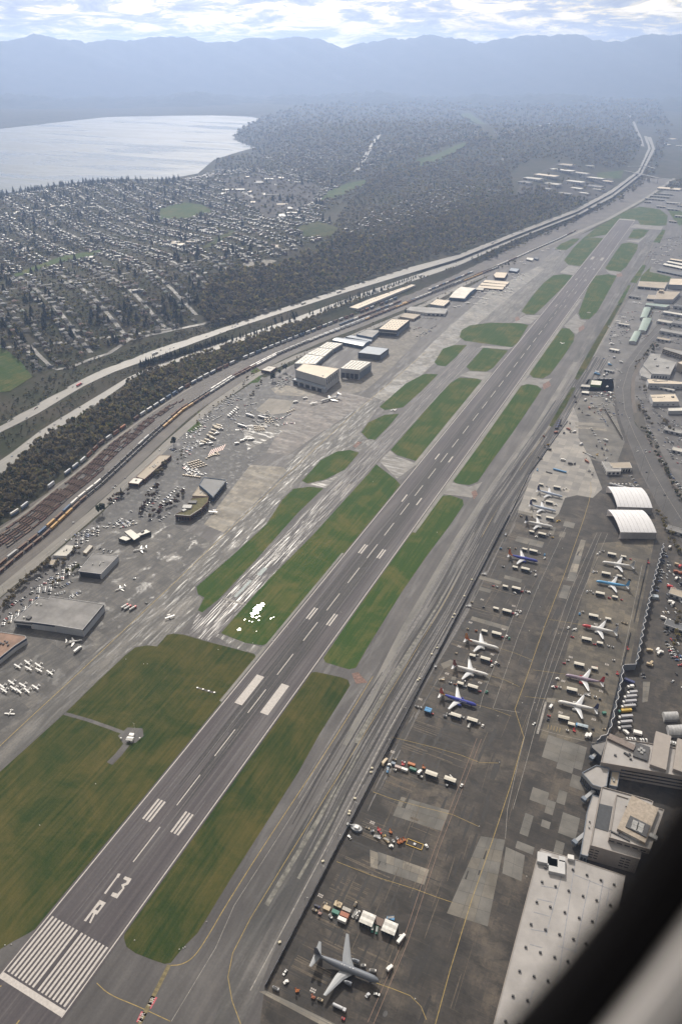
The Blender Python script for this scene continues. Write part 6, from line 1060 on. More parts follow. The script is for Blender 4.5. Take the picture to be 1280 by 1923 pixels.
def wing(secs, m, m2=None):
    """lofted wing from sections (x_le, y, z, chord, thickness)"""
    R = []
    for x, y, z, c, t in secs: R.append([(x, y, z), (x - c * .28, y, z + t * .55), (x - c * .65, y, z + t * .4), (x - c, y, z), (x - c * .6, y, z - t * .35), (x - c * .25, y, z - t * .45)])
    b = MB(); b.loft(R, m, True); return b
def fin_(secs, m):
    R = []
    for x, z, c, t in secs: R.append([(x, 0, z), (x - c * .3, t / 2, z), (x - c, .03, z), (x - c, -.03, z), (x - c * .3, -t / 2, z)])
    b = MB(); b.loft(R, m, True); return b
def nacelle(x, y, z, L, r, m):
    b = MB(); n = 12; prof = [(0, .82), (-.03, .96), (.12, 1.), (.5, .98), (.8, .8), (1., .6)]
    R = [[(x - L * max(0, a), y + q * r * math.sin(6.2832 * i / n), z + q * r * math.cos(6.2832 * i / n)) for i in range(n)] for a, q in prof]; b.loft(R, m, True, True, lambda k, i: ENG if k < 1 else m); return b
def wheels(o, pts, r, h):
    for x, y in pts:
        q = MB(); q.bar((x, y - .45, r), (x, y - .15, r), r, TYRE, 10); q.bar((x, y + .15, r), (x, y + .45, r), r, TYRE, 10); q.bar((x, y, r), (x, y, h), .12, STRUT, 6); q.build('landing_gear', o)
def jet(name, label, nose, tail, L, span, top, belly=None, fin=None, finm2=None, nosec=None, aft=None, aftt=.7, eng=PW, wingm=PG, wl=PW, stab=PG, r=1.9, zc=3.25, group=None, text=None, tcol=None, topf=None, tail_h=12.5, sweep=1., engy=None, zn=None, refuel=False):
    a, b_ = Vector(G(*nose, zn or zc)), Vector(G(*tail, zn or zc)); c = (a + b_) / 2; an = math.atan2((a - b_).y, (a - b_).x); o = thing(name, label, 'airliner', (c.x, c.y, .08), an, group); belly = belly or top; fin = fin or top
    def mf(k, i):
        t = FT[k] + .001; ang = 2 * math.pi * (i + 1) / 14
        if nosec and t < nosec[1]: return nosec[0]
        if aft and t > aftt + .05 * math.cos(ang): return aft
        return belly if math.cos(ang) < -.25 else top
    b = MB(); b.loft(fus(L, r, zc), top, True, True, mf); b.build('fuselage', o, weld=True)
    s = span / 2; xr = L * .13
    for sg in (1, -1):
        tag = wing([(xr, sg * r * .55, zc - r * .62, L * .205, r * .55), (xr - s * .24, sg * s * .33, zc - r * .42, L * .135, r * .32), (xr - s * .56 * sweep, sg * s * .97, zc + .15, L * .043, r * .1)], wingm).build('wing', o)
        if wl:
            q = MB(); x, z = xr - s * .56 * sweep, zc + .15; q.loft([[(x, sg * s * .965, z), (x - L * .02, sg * (s * .965 + .1), z), (x - L * .043, sg * s * .965, z), (x - L * .02, sg * (s * .965 - .1), z)], [(x - 1.3, sg * s, z + 2.4), (x - 1.7, sg * (s + .05), z + 2.4), (x - 2.0, sg * s, z + 2.4), (x - 1.7, sg * (s - .05), z + 2.4)]], wl); q.build('winglet', tag)
        ey = engy or s * .285; nacelle(xr - .4 if r < 2.2 else xr + .5, sg * ey, zc - r * .95, L * .115, r * .56, eng).build('engine', o)
        q = MB(); q.box(xr - 3.6, xr - 1.0, sg * ey - .2, sg * ey + .2, zc - r * .6, zc - r * .25, eng); q.build('pylon', o)
        wing([(-L * .405, sg * r * .25, zc + r * .55, L * .105, .35), (-L * .475, sg * s * .40, zc + r * .75, L * .038, .12)], stab).build('tailplane', o)
        q = MB(); xs = np.linspace(L * .36, -L * .26, 40)
        for x in xs: q.add([(x - .14, sg * (r + .0) * .985, zc + .32), (x + .14, sg * r * .985, zc + .32), (x + .14, sg * r * .955, zc + .66), (x - .14, sg * r * .955, zc + .66)], [(0, 1, 2, 3) if sg < 0 else (3, 2, 1, 0)], GLASS)
        for v in range(len(q.v)): q.v[v] = (q.v[v][0], q.v[v][1] * 1.015, q.v[v][2])
        if not refuel: q.build('cabin_windows', o)
    f = fin_([(-L * .325, zc + r * .8, L * .175, .45), (-L * .40, zc + r * 1.15, L * .115, .4), (-L * .455, tail_h, L * .052, .22)], fin).build('fin', o)
    if finm2: q = fin_([(-L * .452, zc + r * 2.2, L * .045, .5), (-L * .462, tail_h - .3, L * .045, .3)], finm2); q.build('rudder', f)
    q = MB(); xw = L * .5 - L * .052
    for sg in (1, -1): q.add([(xw + .1, sg * .05, zc + r * .42), (xw + .1, sg * r * .42, zc + r * .36), (xw - .8, sg * r * .62, zc + r * .62), (xw - .75, sg * .05, zc + r * .74)], [(0, 1, 2, 3), (3, 2, 1, 0)], GLASS)
    q.build('cockpit_window', o)
    wheels(o, [(L * .37, 0), (-L * .01, r * 1.4), (-L * .01, -r * 1.4)], .55 if r < 2.2 else .7, zc - r * .6)
    if text: lettering(text, r * .95, o, (L * .14, (-1 if math.cos(an) > 0 else 1) * (r * .86), zc + r * .58), (math.radians(52), 0, 0 if math.cos(an) > 0 else math.pi), tcol)
    if refuel:
        q = MB(); q.bar((-L * .38, 0, zc - .6), (-L * .47, 0, zc - .9), .22, PDG, 8, .12); q.build('refuelling_boom', o)
        q = MB(); 
        for x in (-4, -2, 2.5, 5): q.box(x, x + .5, -.25, .25, zc + r - .05, zc + r + .12, PW)
        q.build('roof_marking', o)
    return o
J = 39.5
jet('airliner', 'white airliner with blue tail, furthest along the stands', (1053.6, 932.2), (1010, 921.5), J, 35.8, PSB, PW, PN, aft=PN, aftt=.84)
jet('airliner', 'white airliner with blue tail between its twin and the black tailed jet', (1041, 959.2), (996, 948.8), J, 35.8, PSB, PW, PN, aft=PN, aftt=.84)
jet('airliner', 'white airliner with black tail beside the dark stained stands', (1035.3, 989), (987.5, 979.5), J, 35.8, PW, PW, PK, aft=PK, aftt=.86)
jet('airliner', 'deep blue airliner with orange red tail, parked by the empty stands', (1005, 1053), (958, 1043), J, 35.8, PB, PB, PO, aft=PO, aftt=.78, eng=PB)
jet('airliner', 'white airliner with flame orange tail and rear fuselage', (935, 1217.5), (873.7, 1200.6), J, 35.8, PW, PW, PO, PY, aft=PO, aftt=.74)
jet('airliner', 'white airliner with maroon tail', (912.9, 1267), (853.5, 1251), J, 35.8, PW, PW, PM, aft=PM, aftt=.82, text='malindo', tcol=PM)
jet('airliner', 'royal blue airliner with red and yellow tail', (891, 1323.3), (828.5, 1304.2), J, 35.8, PB, PB, PR, PO, aft=PY, aftt=.78, eng=PB, text='Southwest', tcol=PW)
jet('airliner', 'plain white airliner with pale grey tail beside the fabric hangars', (1129.7, 1055), (1189, 1064.4), J, 35.8, PW, PW, PG)
jet('airliner', 'light blue topped airliner with blue tail', (1118, 1091), (1179.4, 1102), J, 35.8, PLB, PW, PLB)
jet('airliner', 'white airliner with bright red nose band', (1092, 1173.7), (1157.5, 1188.6), J, 35.8, PW, PW, PG, nosec=(PR, .16))
jet('airliner', 'dull purple airliner with red tail and red engines', (1062.5, 1267.5), (1130, 1282.6), J, 35.8, PPU, PM, PR, eng=PR, text='Jet2', tcol=PW)
jet('airliner', 'white airliner with navy tail and dark lettering', (1047.5, 1317), (1120, 1333.4), J, 35.8, PW, PW, PN, aft=PN, aftt=.9, text='RYANAIR', tcol=PN)
jet('tanker_plane', 'dark grey military tanker plane with swept wings on the closest stand', (707, 1840.5), (594.8, 1794.8), 50.5, 48, PGR, PDG, PDG, eng=PGR, wingm=P_('tanker_wing', (.21, .225, .25), .45), wl=None, stab=P_('tanker_wing', (.21, .225, .25)), r=2.5, zc=4.9, tail_h=15.8, zn=5., engy=8.2, refuel=True)
# trijet by the tall hangar
def rear_jet(label, nose, tail, L, span, top, engm, tri=False, r=None, cat='jet', stripe=None):
    r = r or L * .052; zc = r * 1.75; a, b_ = Vector(G(*nose, zc)), Vector(G(*tail, zc)); c = (a + b_) / 2; an = math.atan2((a - b_).y, (a - b_).x); L = max(L, 1) ; o = thing('airliner' if tri else 'business_jet', label, cat, (c.x, c.y, .07), an)
    b = MB(); b.loft(fus(L, r, zc, .14, .66), top, True, True, (lambda k, i: stripe if stripe and i in (3, 9) and 3 < k < 13 else top)); b.build('fuselage', o, weld=True); s = span / 2
    for sg in (1, -1):
        wing([(L * .04, sg * r * .5, zc - r * .6, L * .2, r * .4), (-L * .16, sg * s, zc - r * .3, L * .06, r * .1)], PW).build('wing', o); nacelle(-L * .2, sg * r * 1.75, zc + r * .45, L * .16, r * .58, engm).build('engine', o)
        wing([(-L * .44, sg * .1, zc + r * 3.1, L * .1, .25), (-L * .52, sg * s * .4, zc + r * 3.15, L * .045, .1)], PW).build('tailplane', o)
        q = MB(); q.box(-L * .27, -L * .22, min(sg * r * .8, sg * r * 1.6), max(sg * r * .8, sg * r * 1.6), zc + r * .35, zc + r * .55, engm); q.build('pylon', o)
    fin_([(-L * .34, zc + r * .8, L * .16, .4), (-L * .43, zc + r * 3.1, L * .1, .25)], engm if tri else PW).build('fin', o)
    q = MB(); q.add([(L * .43, r * .5, zc + r * .5), (L * .43, -r * .5, zc + r * .5), (L * .40, -r * .45, zc + r * .82), (L * .40, r * .45, zc + r * .82)], [(0, 1, 2, 3), (3, 2, 1, 0)], GLASS); q.build('cockpit_window', o)
    q = MB()
    for k in range(8):
        for sg in (1, -1): x = L * (.3 - k * .055); q.add([(x, sg * r * 1.01, zc + .1), (x + .3, sg * r * 1.01, zc + .1), (x + .3, sg * r * .96, zc + r * .3), (x, sg * r * .96, zc + r * .3)], [(0, 1, 2, 3), (3, 2, 1, 0)], GLASS)
    q.build('cabin_windows', o); wheels(o, [(L * .36, 0), (-L * .05, r * 1.2), (-L * .05, -r * 1.2)], r * .3, zc - r * .5); return o
rear_jet('old white three engined airliner parked before the tall white hangar', (597.5, 754.5), (640, 743), 44, 33, PW, PG, True, 1.95, 'airliner', PN)
rear_jet('white business jet parked before the large grey hangar', (154, 1202), (127, 1206.5), 17, 16, PW, PW)
rear_jet('white business jet alone beside the flight office', (250, 1034.5), (275, 1030), 18, 18, PW, PW)
rear_jet('white business jet alone on the middle of the east apron', (217, 1109), (234, 1102.5), 14, 14, PW, PW)
# propeller planes
def prop_meshes(col, low=False):
    b = MB(); R = []
    for x, q, z in ((3.7, .25, 1.25), (3.4, .5, 1.25), (2.2, .62, 1.3), (.8, .68, 1.45), (-.8, .6, 1.45), (-2.4, .32, 1.4), (-4., .12, 1.5)): R.append([(x, q * math.sin(6.2832 * i / 8), z + q * math.cos(6.2832 * i / 8)) for i in range(8)])
    b.loft(R, col, True); f = b.mesh('light_plane_body', True); zw = .95 if low else 2.2; w_ = MB(); w_.box(.2, 1.75, -5.4, 5.4, zw, zw + .18, PW); wm = w_.mesh('wing'); t = MB(); t.box(-4.2, -3.2, -1.75, 1.75, 1.55, 1.66, PW); tm = t.mesh('tailplane'); v = fin_([(-2.7, 1.6, 1.6, .2), (-3.5, 3., .75, .12)], col).mesh('fin')
    g = MB(); g.box(3.78, 3.84, -.09, .09, .4, 2.1, DMET); gm_ = g.mesh('propeller'); u = MB(); [u.bar((x, y, 0.22), (x, y + .16, .22), .22, TYRE, 8) for x, y in ((2.7, -.08), (.3, 1.0), (.3, -1.16))]; [u.bar((x, y, .3), (x, y * .4, 1.), .05, STRUT, 4) for x, y in ((2.7, 0), (.3, 1.05), (.3, -1.05))]; um = u.mesh('landing_gear')
    c = MB(); c.add([(1.75, .45, 1.75), (1.75, -.45, 1.75), (1.1, -.5, 2.15), (1.1, .5, 2.15)], [(0, 1, 2, 3), (3, 2, 1, 0)], GLASS); cm_ = c.mesh('windscreen'); return f, [('wing', wm), ('tailplane', tm), ('fin', v), ('propeller', gm_), ('landing_gear', um), ('windscreen', cm_)]
PM1, PM2, PM3 = prop_meshes(PW), prop_meshes(PW, True), prop_meshes(P_('cream', (.6, .52, .38)))
def gaplane(x, y, ang, label, group, k=0, sc=1.):
    f, parts = (PM1, PM2, PM3)[k]; g = G(x, y); o = thing('light_aircraft', label, 'plane', (*g, .06), ang, group, f); o.scale = (sc,) * 3
    for n_, m in parts: link(n_, m, o)
A0 = math.atan2(-1, .1)
for x, y in ((35.5, 1252.5), (54, 1245.5), (56, 1256.5), (74, 1250.5), (75.5, 1259.5), (96, 1264.5)): gaplane(x, y, -1.75 + random.uniform(-.08, .08), 'white high winged light plane in the upper parked cluster by the grass', 'light planes in the upper cluster')
for x, y in ((6, 1290), (24, 1283), (28, 1294), (45, 1288), (53, 1298), (69, 1292), (10, 1298), (38, 1299)): gaplane(x, y, -1.75 + random.uniform(-.08, .08), 'white high winged light plane in the lower parked cluster by the frame edge', 'light planes in the lower cluster')
gaplane(20, 1340, -1.2, 'small dark trimmed light plane alone on the apron below the clusters', None, 1); gaplane(401, 963, -1.3, 'white light plane alone on the pale concrete by the terminal', None, 0, 1.25); gaplane(319, 1160, -.6, 'white light plane on the red hold paint at the small runway', None, 0, 1.1); gaplane(739, 771, 2.4, 'white light plane taxiing on the stub between two grass islands', None, 1, 1.2); gaplane(588, 759, -.6, 'grey light plane parked beside the old three engined airliner', None, 0, 1.5)
for i, (x, y) in enumerate(((853, 577), (862, 575), (876, 570), (878, 569), (892, 571), (908, 569.5), (887, 559), (897, 559), (905, 560.5), (912, 562), (899, 549), (911, 551.5), (925, 552), (939, 554), (914, 546), (924, 546.5), (934, 547), (946, 548.5), (951, 542), (959, 543.5), (958, 549), (962, 515), (972, 515.5), (981, 516.5), (964, 522), (975, 522), (966, 526), (979, 525.5), (984, 496), (978, 493), (1028, 468), (1042, 467), (1050, 472), (1018, 472))):
    gaplane(x, y, -1.7 + random.uniform(-.4, .4), 'small white plane parked in the far apron rows by the arched hangar' if i < 28 else 'small white plane on the furthest apron near the portable offices', 'planes in rows by the arched hangar' if i < 28 else 'planes on the furthest apron', i % 3 if i % 5 else 0, 1.15)
for i, (x, y) in enumerate(((1190, 569), (1200, 570), (1159, 604), (1175, 606), (1169, 597), (1163, 607), (1155, 631), (1152, 632), (1225, 489), (1232, 492), (1240, 490), (1227, 495), (1238, 497), (1243, 480), (1250, 474), (1258, 470), (1262, 465), (1240, 465), (1246, 462), (1255, 452), (1268, 456), (1147, 646))):
    gaplane(x, y, -1.4 + random.uniform(-.5, .5), 'small white plane on the far west apron near the tan hangars', 'planes on the far west apron', i % 2, 1.2)

# ================================================================ VEHICLES
CARC = {'white': P_('car_white', (.70, .70, .70)), 'silver': P_('car_silver', (.42, .43, .45)), 'grey': P_('car_grey', (.16, .165, .175)), 'black': P_('car_black', (.025, .026, .03)), 'red': P_('car_red', (.34, .04, .04)), 'blue': P_('car_blue', (.05, .10, .26)), 'tan': P_('car_tan', (.34, .28, .2))}
def car_mb(c, glass=True):
    b = MB(); pr = [(2.25, .35), (2.25, .72), (1.9, .82), (.95, .92), (.35, 1.42), (-1.1, 1.45), (-1.85, .98), (-2.2, .9), (-2.25, .35)]; hw = [.82, .86, .88, .9, .68, .68, .88, .86, .82]
    for (x0, z0), (x1, z1), w0, w1 in zip(pr, pr[1:], hw, hw[1:]): b.add([(x0, -w0, z0), (x1, -w1, z1), (x1, w1, z1), (x0, w0, z0)], [(3, 2, 1, 0)], GLASS if glass and (z0, z1) in ((.92, 1.42), (1.45, .98)) else c)
    for s in (1, -1):
        lo = [(x, s * w_, z) for (x, z), w_ in zip(pr, hw) if z < 1.2]; b.add(lo, [tuple(range(len(lo))) if s > 0 else tuple(range(len(lo)))[::-1]], c)
        b.add([(.95, s * .9, .92), (.35, s * .68, 1.42), (-1.1, s * .68, 1.45), (-1.85, s * .88, .98)], [(0, 1, 2, 3), (3, 2, 1, 0)], GLASS if glass else c)
        for x in (1.4, -1.4): b.bar((x, s * .78, .33), (x, s * .93, .33), .33, TYRE, 8)
    return b
CARM = {k: car_mb(m).mesh('car_body') for k, m in CARC.items()}
GLS = MB().add([(.98, -.86, .94), (.98, .86, .94), (.37, .66, 1.46), (.37, -.66, 1.46)], [(0, 1, 2, 3)], GLASS).mesh('windscreen')
CARW = ['white'] * 5 + ['silver'] * 5 + ['grey'] * 4 + ['black'] * 4 + ['red', 'blue', 'tan']; CARS = []
def car(p, ang, place, group, col=None, onroad=False):
    CARS.append((p if len(p) == 3 else (*p, .07), ang, col or random.choice(CARW), place, group))
def carrow(x0, y0, x1, y1, n, place, group, skip=.12, turn=1.5708, col=None):
    a, b_ = G(x0, y0), G(x1, y1); an = math.atan2(b_[1] - a[1], b_[0] - a[0]) + turn
    for k in range(n):
        if random.random() < skip: continue
        t = k / max(1, n - 1); p = lerp(a, b_, t); car((p[0] + random.uniform(-.3, .3), p[1] + random.uniform(-.3, .3), .09), an + (3.1416 if random.random() < .4 else 0), place, group, col)
TC = ('in the tree lined car park by the brick terminal', 'cars in the terminal car park')
for r in ((212, 945, 222, 934, 4), (238, 968, 246, 961, 2), (279, 922, 292, 910, 4), (262, 965, 296, 925, 11), (268, 970, 300, 932, 9), (283, 976, 312, 940, 9), (298, 950, 338, 912, 11), (306, 953, 344, 918, 10), (300, 978, 312, 970, 4), (318, 965, 330, 955, 3)): carrow(*r, *TC)
for r in ((142, 1005, 165, 996, 5), (143, 1008, 170, 1003, 6), (152, 1010, 172, 1005, 5), (160, 1000, 178, 995, 3), (124, 1015, 134, 1013, 2)): carrow(*r, 'in the lot beside the flat roofed shed', 'cars by the flat roofed shed')
for r in ((84, 1095, 100, 1085, 5), (104, 1094, 114, 1087, 3), (60, 1106, 80, 1100, 5), (115, 1104, 135, 1093, 6), (105, 1117, 122, 1112, 5), (134, 1120, 152, 1112, 6), (132, 1123, 150, 1117, 5), (126, 1068, 138, 1062, 3), (5, 1168, 18, 1160, 4), (20, 1152, 42, 1135, 3), (188, 1031, 210, 1037, 4), (195, 1038, 225, 1037, 3), (138, 1080, 148, 1077, 2)): carrow(*r, 'among the trees behind the large grey hangar', 'cars behind the large grey hangar')
for r in ((345, 853, 366, 838, 5), (350, 818, 375, 805, 5), (375, 789, 398, 779, 6), (382, 794, 402, 782, 6), (320, 843, 330, 848, 3), (336, 825, 365, 820, 5)): carrow(*r, 'in the cargo yard along the perimeter road', 'cars in the cargo yard')
for r in ((520, 725, 545, 708, 9), (525, 730, 548, 713, 7), (640, 708, 672, 712, 9), (790, 572, 806, 566, 6), (820, 555, 842, 548, 8), (795, 597, 825, 600, 10), (815, 603, 790, 598, 6)): carrow(*r, 'beside the eastern hangars', 'cars beside the eastern hangars')
for r in ((783, 632, 818, 612, 16), (779, 634, 800, 636, 6), (788, 632, 808, 622, 8), (768, 622, 790, 615, 6)): carrow(*r, 'in the packed vehicle park beside the skylit dark hangar', 'vehicles in the packed park', .2)
for r in ((1182, 907, 1190, 918, 5), (1184, 895, 1196, 912, 4), (1238, 858, 1256, 893, 12), (1245, 870, 1275, 918, 14), (1215, 800, 1232, 832, 8), (1255, 845, 1262, 862, 5), (1225, 770, 1238, 782, 7), (1203, 757, 1215, 785, 7), (1195, 745, 1205, 757, 4), (1250, 668, 1280, 678, 9), (1270, 905, 1290, 935, 8)): carrow(*r, 'in the car park beyond the wide road', 'cars in the works car parks')
for r in ((1247, 1035, 1238, 1085, 12), (1245, 1070, 1232, 1110, 8), (1250, 1205, 1262, 1235, 6), (1258, 1215, 1275, 1250, 8), (1275, 1228, 1290, 1262, 7), (1242, 1180, 1252, 1192, 3), (1203, 1262, 1208, 1272, 3), (1262, 1280, 1280, 1290, 4)): carrow(*r, 'in the staff car park behind the wavy blast wall', 'cars behind the wavy blast wall', .25)
for r in ((1176, 1388, 1212, 1391, 8), (1253, 1393, 1280, 1400, 7)): carrow(*r, 'in the line of white vans at the delivery centre', 'white vans by the delivery centre', .1, 1.5708, 'white')
for c, ang in (((1160, 728), .2), ((1164, 715), .1), ((1158, 727), .2), ((1153, 752), 0), ((1162, 755), 0), ((1168, 757), 0), ((1167, 779), -.1), ((1160, 770), -.1), ((1180, 786), -.3), ((1196, 848), -.5), ((1210, 845), -.5), ((1212, 850), -.5), ((1213, 887), -.5), ((1247, 930), -.55), ((1160, 778), 0), ((1219, 849), -.5)):
    car((*G(*c), .09), 1.5708 + ang, 'driving on the wide curving road', 'cars on the wide road')
for c in ((138, 982), (236, 898), (300, 846), (401, 765), (449, 728), (592, 665), (660, 640), (1180, 394), (940, 500)): car((*G(*c), .09), 1.9, 'on the perimeter road beside the rail yard', 'cars on the perimeter road')
for _ in range(62):
    near = random.random() < .5; y = random.choice([random.uniform(520, 1400), random.uniform(520, 2600)]); ca, cb, z = (C_N2, C_N1, ZN) if near else (C_F2, C_F1, ZF); ln = random.choice([.13, .38, .62, .87])
    x = float(cx(ca, y) + (cx(cb, y) - cx(ca, y)) * ln); dx = float(cx(ca, y + 5) - cx(ca, y - 5)); car((x, y, z + .72), math.atan2(10, dx) + (0 if near else math.pi), 'driving on the freeway carriageway %s the rail yard' % ('closer to' if near else 'further from'), 'cars on the %s freeway carriageway' % ('near' if near else 'upper'))
for c, place in (((535, 1827), 'beside the grey tanker jet'), ((966, 1114), 'in the second equipment row of the empty stands'), ((970, 1156), 'in the third equipment row of the empty stands'), ((969, 1153), 'in the third equipment row of the empty stands'), ((1076, 1183), 'at the red nosed jet'), ((1002, 1360), 'on the taxi line before the stands'), ((1185, 1322), 'by the trailers'), ((253, 1087), 'on the east apron'), ((275, 1133), 'beside the three fuel trucks'), ((98, 1161), 'by the grey hangar'), ((100, 1160), 'by the grey hangar'), ((752, 1762), 'on the red lines near the tanker jet'), ((707, 1868), 'below the tanker jet nose'), ((656, 1573), 'on the taxi edge by the lifts')):
    car((*G(*c), .1), random.uniform(0, 6), place, None, 'white' if c[0] > 300 else None)
for x, y, a in CARSPOTS: CARS.append(((x, y, float(H(x, y)) + .5), a, random.choice(CARW), 'parked along a hillside street', 'cars parked on the hillside streets'))
for r in ((350, 815, 385, 795, 9), (352, 822, 380, 806, 8), (365, 838, 378, 828, 5), (395, 776, 410, 768, 6), (400, 790, 415, 782, 5), (440, 775, 470, 772, 8), (470, 790, 500, 793, 9), (440, 808, 470, 806, 9), (385, 842, 400, 838, 5), (345, 880, 372, 888, 9), (350, 888, 380, 892, 9), (520, 790, 545, 778, 7), (460, 762, 480, 758, 6), (500, 780, 520, 785, 5), (335, 845, 352, 850, 5)): carrow(*r, 'among the cargo in the yard by the perimeter road', 'vehicles among the cargo', .15, random.choice([0, 1.57, .6]))
for r in ((40, 1128, 62, 1112, 6), (20, 1140, 36, 1126, 5), (70, 1090, 88, 1078, 5), (112, 1088, 130, 1076, 5), (205, 925, 218, 912, 4), (232, 990, 250, 985, 6), (215, 985, 228, 975, 5), (180, 1000, 196, 990, 4), (330, 968, 345, 985, 5), (385, 950, 398, 940, 4), (365, 975, 380, 962, 4), (410, 926, 425, 908, 6)): carrow(*r, 'in the small lots around the airport offices', 'cars around the airport offices', .2)
for r in ((1195, 640, 1215, 630, 7), (1222, 640, 1245, 645, 8), (1228, 648, 1240, 655, 5), (1255, 640, 1280, 648, 8), (1260, 600, 1280, 612, 8), (1255, 620, 1280, 632, 8), (1235, 600, 1250, 590, 6), (1200, 712, 1212, 705, 4), (1210, 738, 1216, 755, 5), (1230, 762, 1250, 775, 6), (1265, 790, 1285, 800, 6), (1272, 815, 1285, 835, 6), (1250, 820, 1268, 850, 9), (1150, 690, 1165, 700, 5), (1120, 712, 1150, 712, 8), (1110, 745, 1150, 742, 10), (1128, 780, 1140, 800, 6), (1108, 805, 1125, 830, 7), (1095, 850, 1115, 860, 6), (1135, 865, 1150, 850, 5)): carrow(*r, 'in the crowded yards beside the wide road', 'cars in the crowded yards', .2, random.choice([0, 1.57]))
for r in ((1200, 480, 1230, 470, 8), (1225, 478, 1262, 480, 12), (1228, 465, 1270, 462, 12), (1240, 450, 1280, 445, 12), (1150, 615, 1185, 600, 9), (1160, 625, 1180, 620, 6), (1165, 590, 1195, 585, 8), (1232, 540, 1240, 532, 4), (1245, 580, 1256, 585, 4), (1220, 588, 1245, 585, 8)): carrow(*r, 'on the far west ramp', 'cars on the far west ramp', .2, random.choice([0, 1.57]))
def lot(poly, n, an, place, grp):
    q = px(poly); xs, ys = [p[0] for p in q], [p[1] for p in q]; c, s_ = math.cos(an), math.sin(an); k = 0; used = set()
    while k < n * 6 and len(used) < n:
        k += 1; p = (random.uniform(min(xs), max(xs)), random.uniform(min(ys), max(ys)))
        if not inpoly(p, q): continue
        u, v = round((p[0] * c + p[1] * s_) / 7.) * 7., round((-p[0] * s_ + p[1] * c) / 2.9) * 2.9
        if (u, v) in used: continue
        used.add((u, v)); car((u * c - v * s_, u * s_ + v * c, .1), an, place, grp)
for p, n, an in (([(330, 858), (372, 800), (395, 800), (350, 868)], 34, .5), ([(340, 868), (372, 880), (388, 895), (345, 892)], 26, .1), ([(400, 760), (440, 735), (455, 750), (410, 775)], 26, .4), ([(430, 780), (505, 770), (530, 800), (450, 812)], 44, .1), ([(520, 716), (545, 704), (552, 712), (530, 730)], 20, .4), ([(60, 1115), (140, 1055), (150, 1062), (90, 1115)], 44, .7), ([(5, 1175), (60, 1125), (75, 1118), (30, 1165)], 26, .7), ([(130, 1020), (180, 985), (190, 1000), (150, 1025)], 24, .7), ([(200, 985), (250, 975), (262, 985), (215, 995)], 20, 1.2)): lot(p, n, an, 'in the lots between hangars and the rail yard', 'cars between hangars and rail yard')
for p, n, an in (([(1235, 595), (1290, 560), (1290, 640), (1240, 640)], 70, .2), ([(1100, 735), (1152, 735), (1156, 790), (1120, 790)], 40, .3), ([(1225, 770), (1290, 800), (1290, 900), (1240, 840)], 80, 2.1), ([(1245, 1040), (1290, 1100), (1290, 1300), (1250, 1230)], 60, 2.), ([(1205, 455), (1290, 440), (1290, 482), (1210, 485)], 60, .1), ([(1140, 610), (1190, 590), (1180, 640), (1130, 680)], 40, .3)): lot(p, n, an, 'in the yards west of the stands', 'cars in the western yards')
def emit_cars():
    L = sorted(CARS, key=lambda q: math.dist(q[0], CAM)); L = [q for q in L if -10 < PJ(np.array(q[0]))[0] < 1290]; n = 0
    for p, an, col, place, g in L[:298]:
        lab = '%s car %s' % (col, place); o = thing('car', lab, 'car', p, an, ('%s %s' % (col, g)) if g else lab, CARM[col])
        if math.dist(p, CAM) < 1250: link('windscreen', GLS, o)
    V, T_, Mi = [], [], []; off = 0; ML = list(CARC.values()) + [GLASS, TYRE]
    for k, m in CARC.items():
        sub = [q for q in L[298:] if q[2] == k]
        if not sub: continue
        v, t3, mi = arr(car_mb(m)); bm_ = car_mb(m); gl = np.array([ML.index(x) for x in bm_.mats]); A = np.array([[*q[0], q[1]] for q in sub]); c_, s_ = np.cos(A[:, 3])[:, None], np.sin(A[:, 3])[:, None]
        V.append(np.stack([v[None, :, 0] * c_ - v[None, :, 1] * s_ + A[:, 0:1], v[None, :, 0] * s_ + v[None, :, 1] * c_ + A[:, 1:2], v[None, :, 2] + A[:, 2:3]], -1).reshape(-1, 3)); T_.append((t3[None] + (np.arange(len(sub)) * len(v))[:, None, None]).reshape(-1, 3) + off); off += len(V[-1]); Mi.append(np.tile(gl[mi], len(sub)))
    if V: o = link('far_parked_cars', dense('far_parked_cars', np.concatenate(V), np.concatenate(T_), np.concatenate(Mi), ML)); o['kind'] = 'stuff'
    print('cars', len(L))
def wset(b, xs, hw, r=.45):
    for x in xs:
        for s in (1, -1): b.bar((x, s * hw - .15, r), (x, s * hw + .15, r), r, TYRE, 8)
    return b
def vehicle(name, label, cat, x, y, ang, parts, group=None, z=.09, world=None):
    g = world or G(x, y); o = thing(name, label, cat, (*g, z), ang, group)
    for n_, b in parts: b.build(n_, o) if isinstance(b, MB) else link(n_, b, o)
    return o
PC = {'white': PW, 'red': PR, 'orange': P_('lift_orange', (.42, .13, .03)), 'green': P_('container_green', (.045, .17, .13)), 'beige': P_('lift_beige', (.46, .37, .25)), 'blue': P_('box_blue', (.08, .26, .5)), 'grey': PG, 'yellow': PY, 'black': PK, 'rust': P_('container_rust', (.32, .11, .06))}
def box_truck(label, x, y, ang, L=8, col=PW, cab=PW, group=None, cat='truck', name='box_truck'):
    q = MB(); q.box(-L / 2, L / 2 - 2.2, -1.25, 1.25, .9, 3.5, col); c = MB(); c.box(L / 2 - 2.05, L / 2, -1.1, 1.1, .5, 2.5, cab); g = MB(); g.box(L / 2 - .9, L / 2 + .03, -.95, .95, 1.5, 2.3, GLASS); w_ = wset(MB(), (-L / 2 + 1.4, L / 2 - 1.), 1.05)
    ch = MB(); ch.box(-L / 2, L / 2 - .2, -.5, .5, .5, .9, DMET); return vehicle(name, label, cat, x, y, ang, [('cargo_box', q), ('cab', c), ('windscreen', g), ('wheel_set', w_), ('chassis', ch)], group)
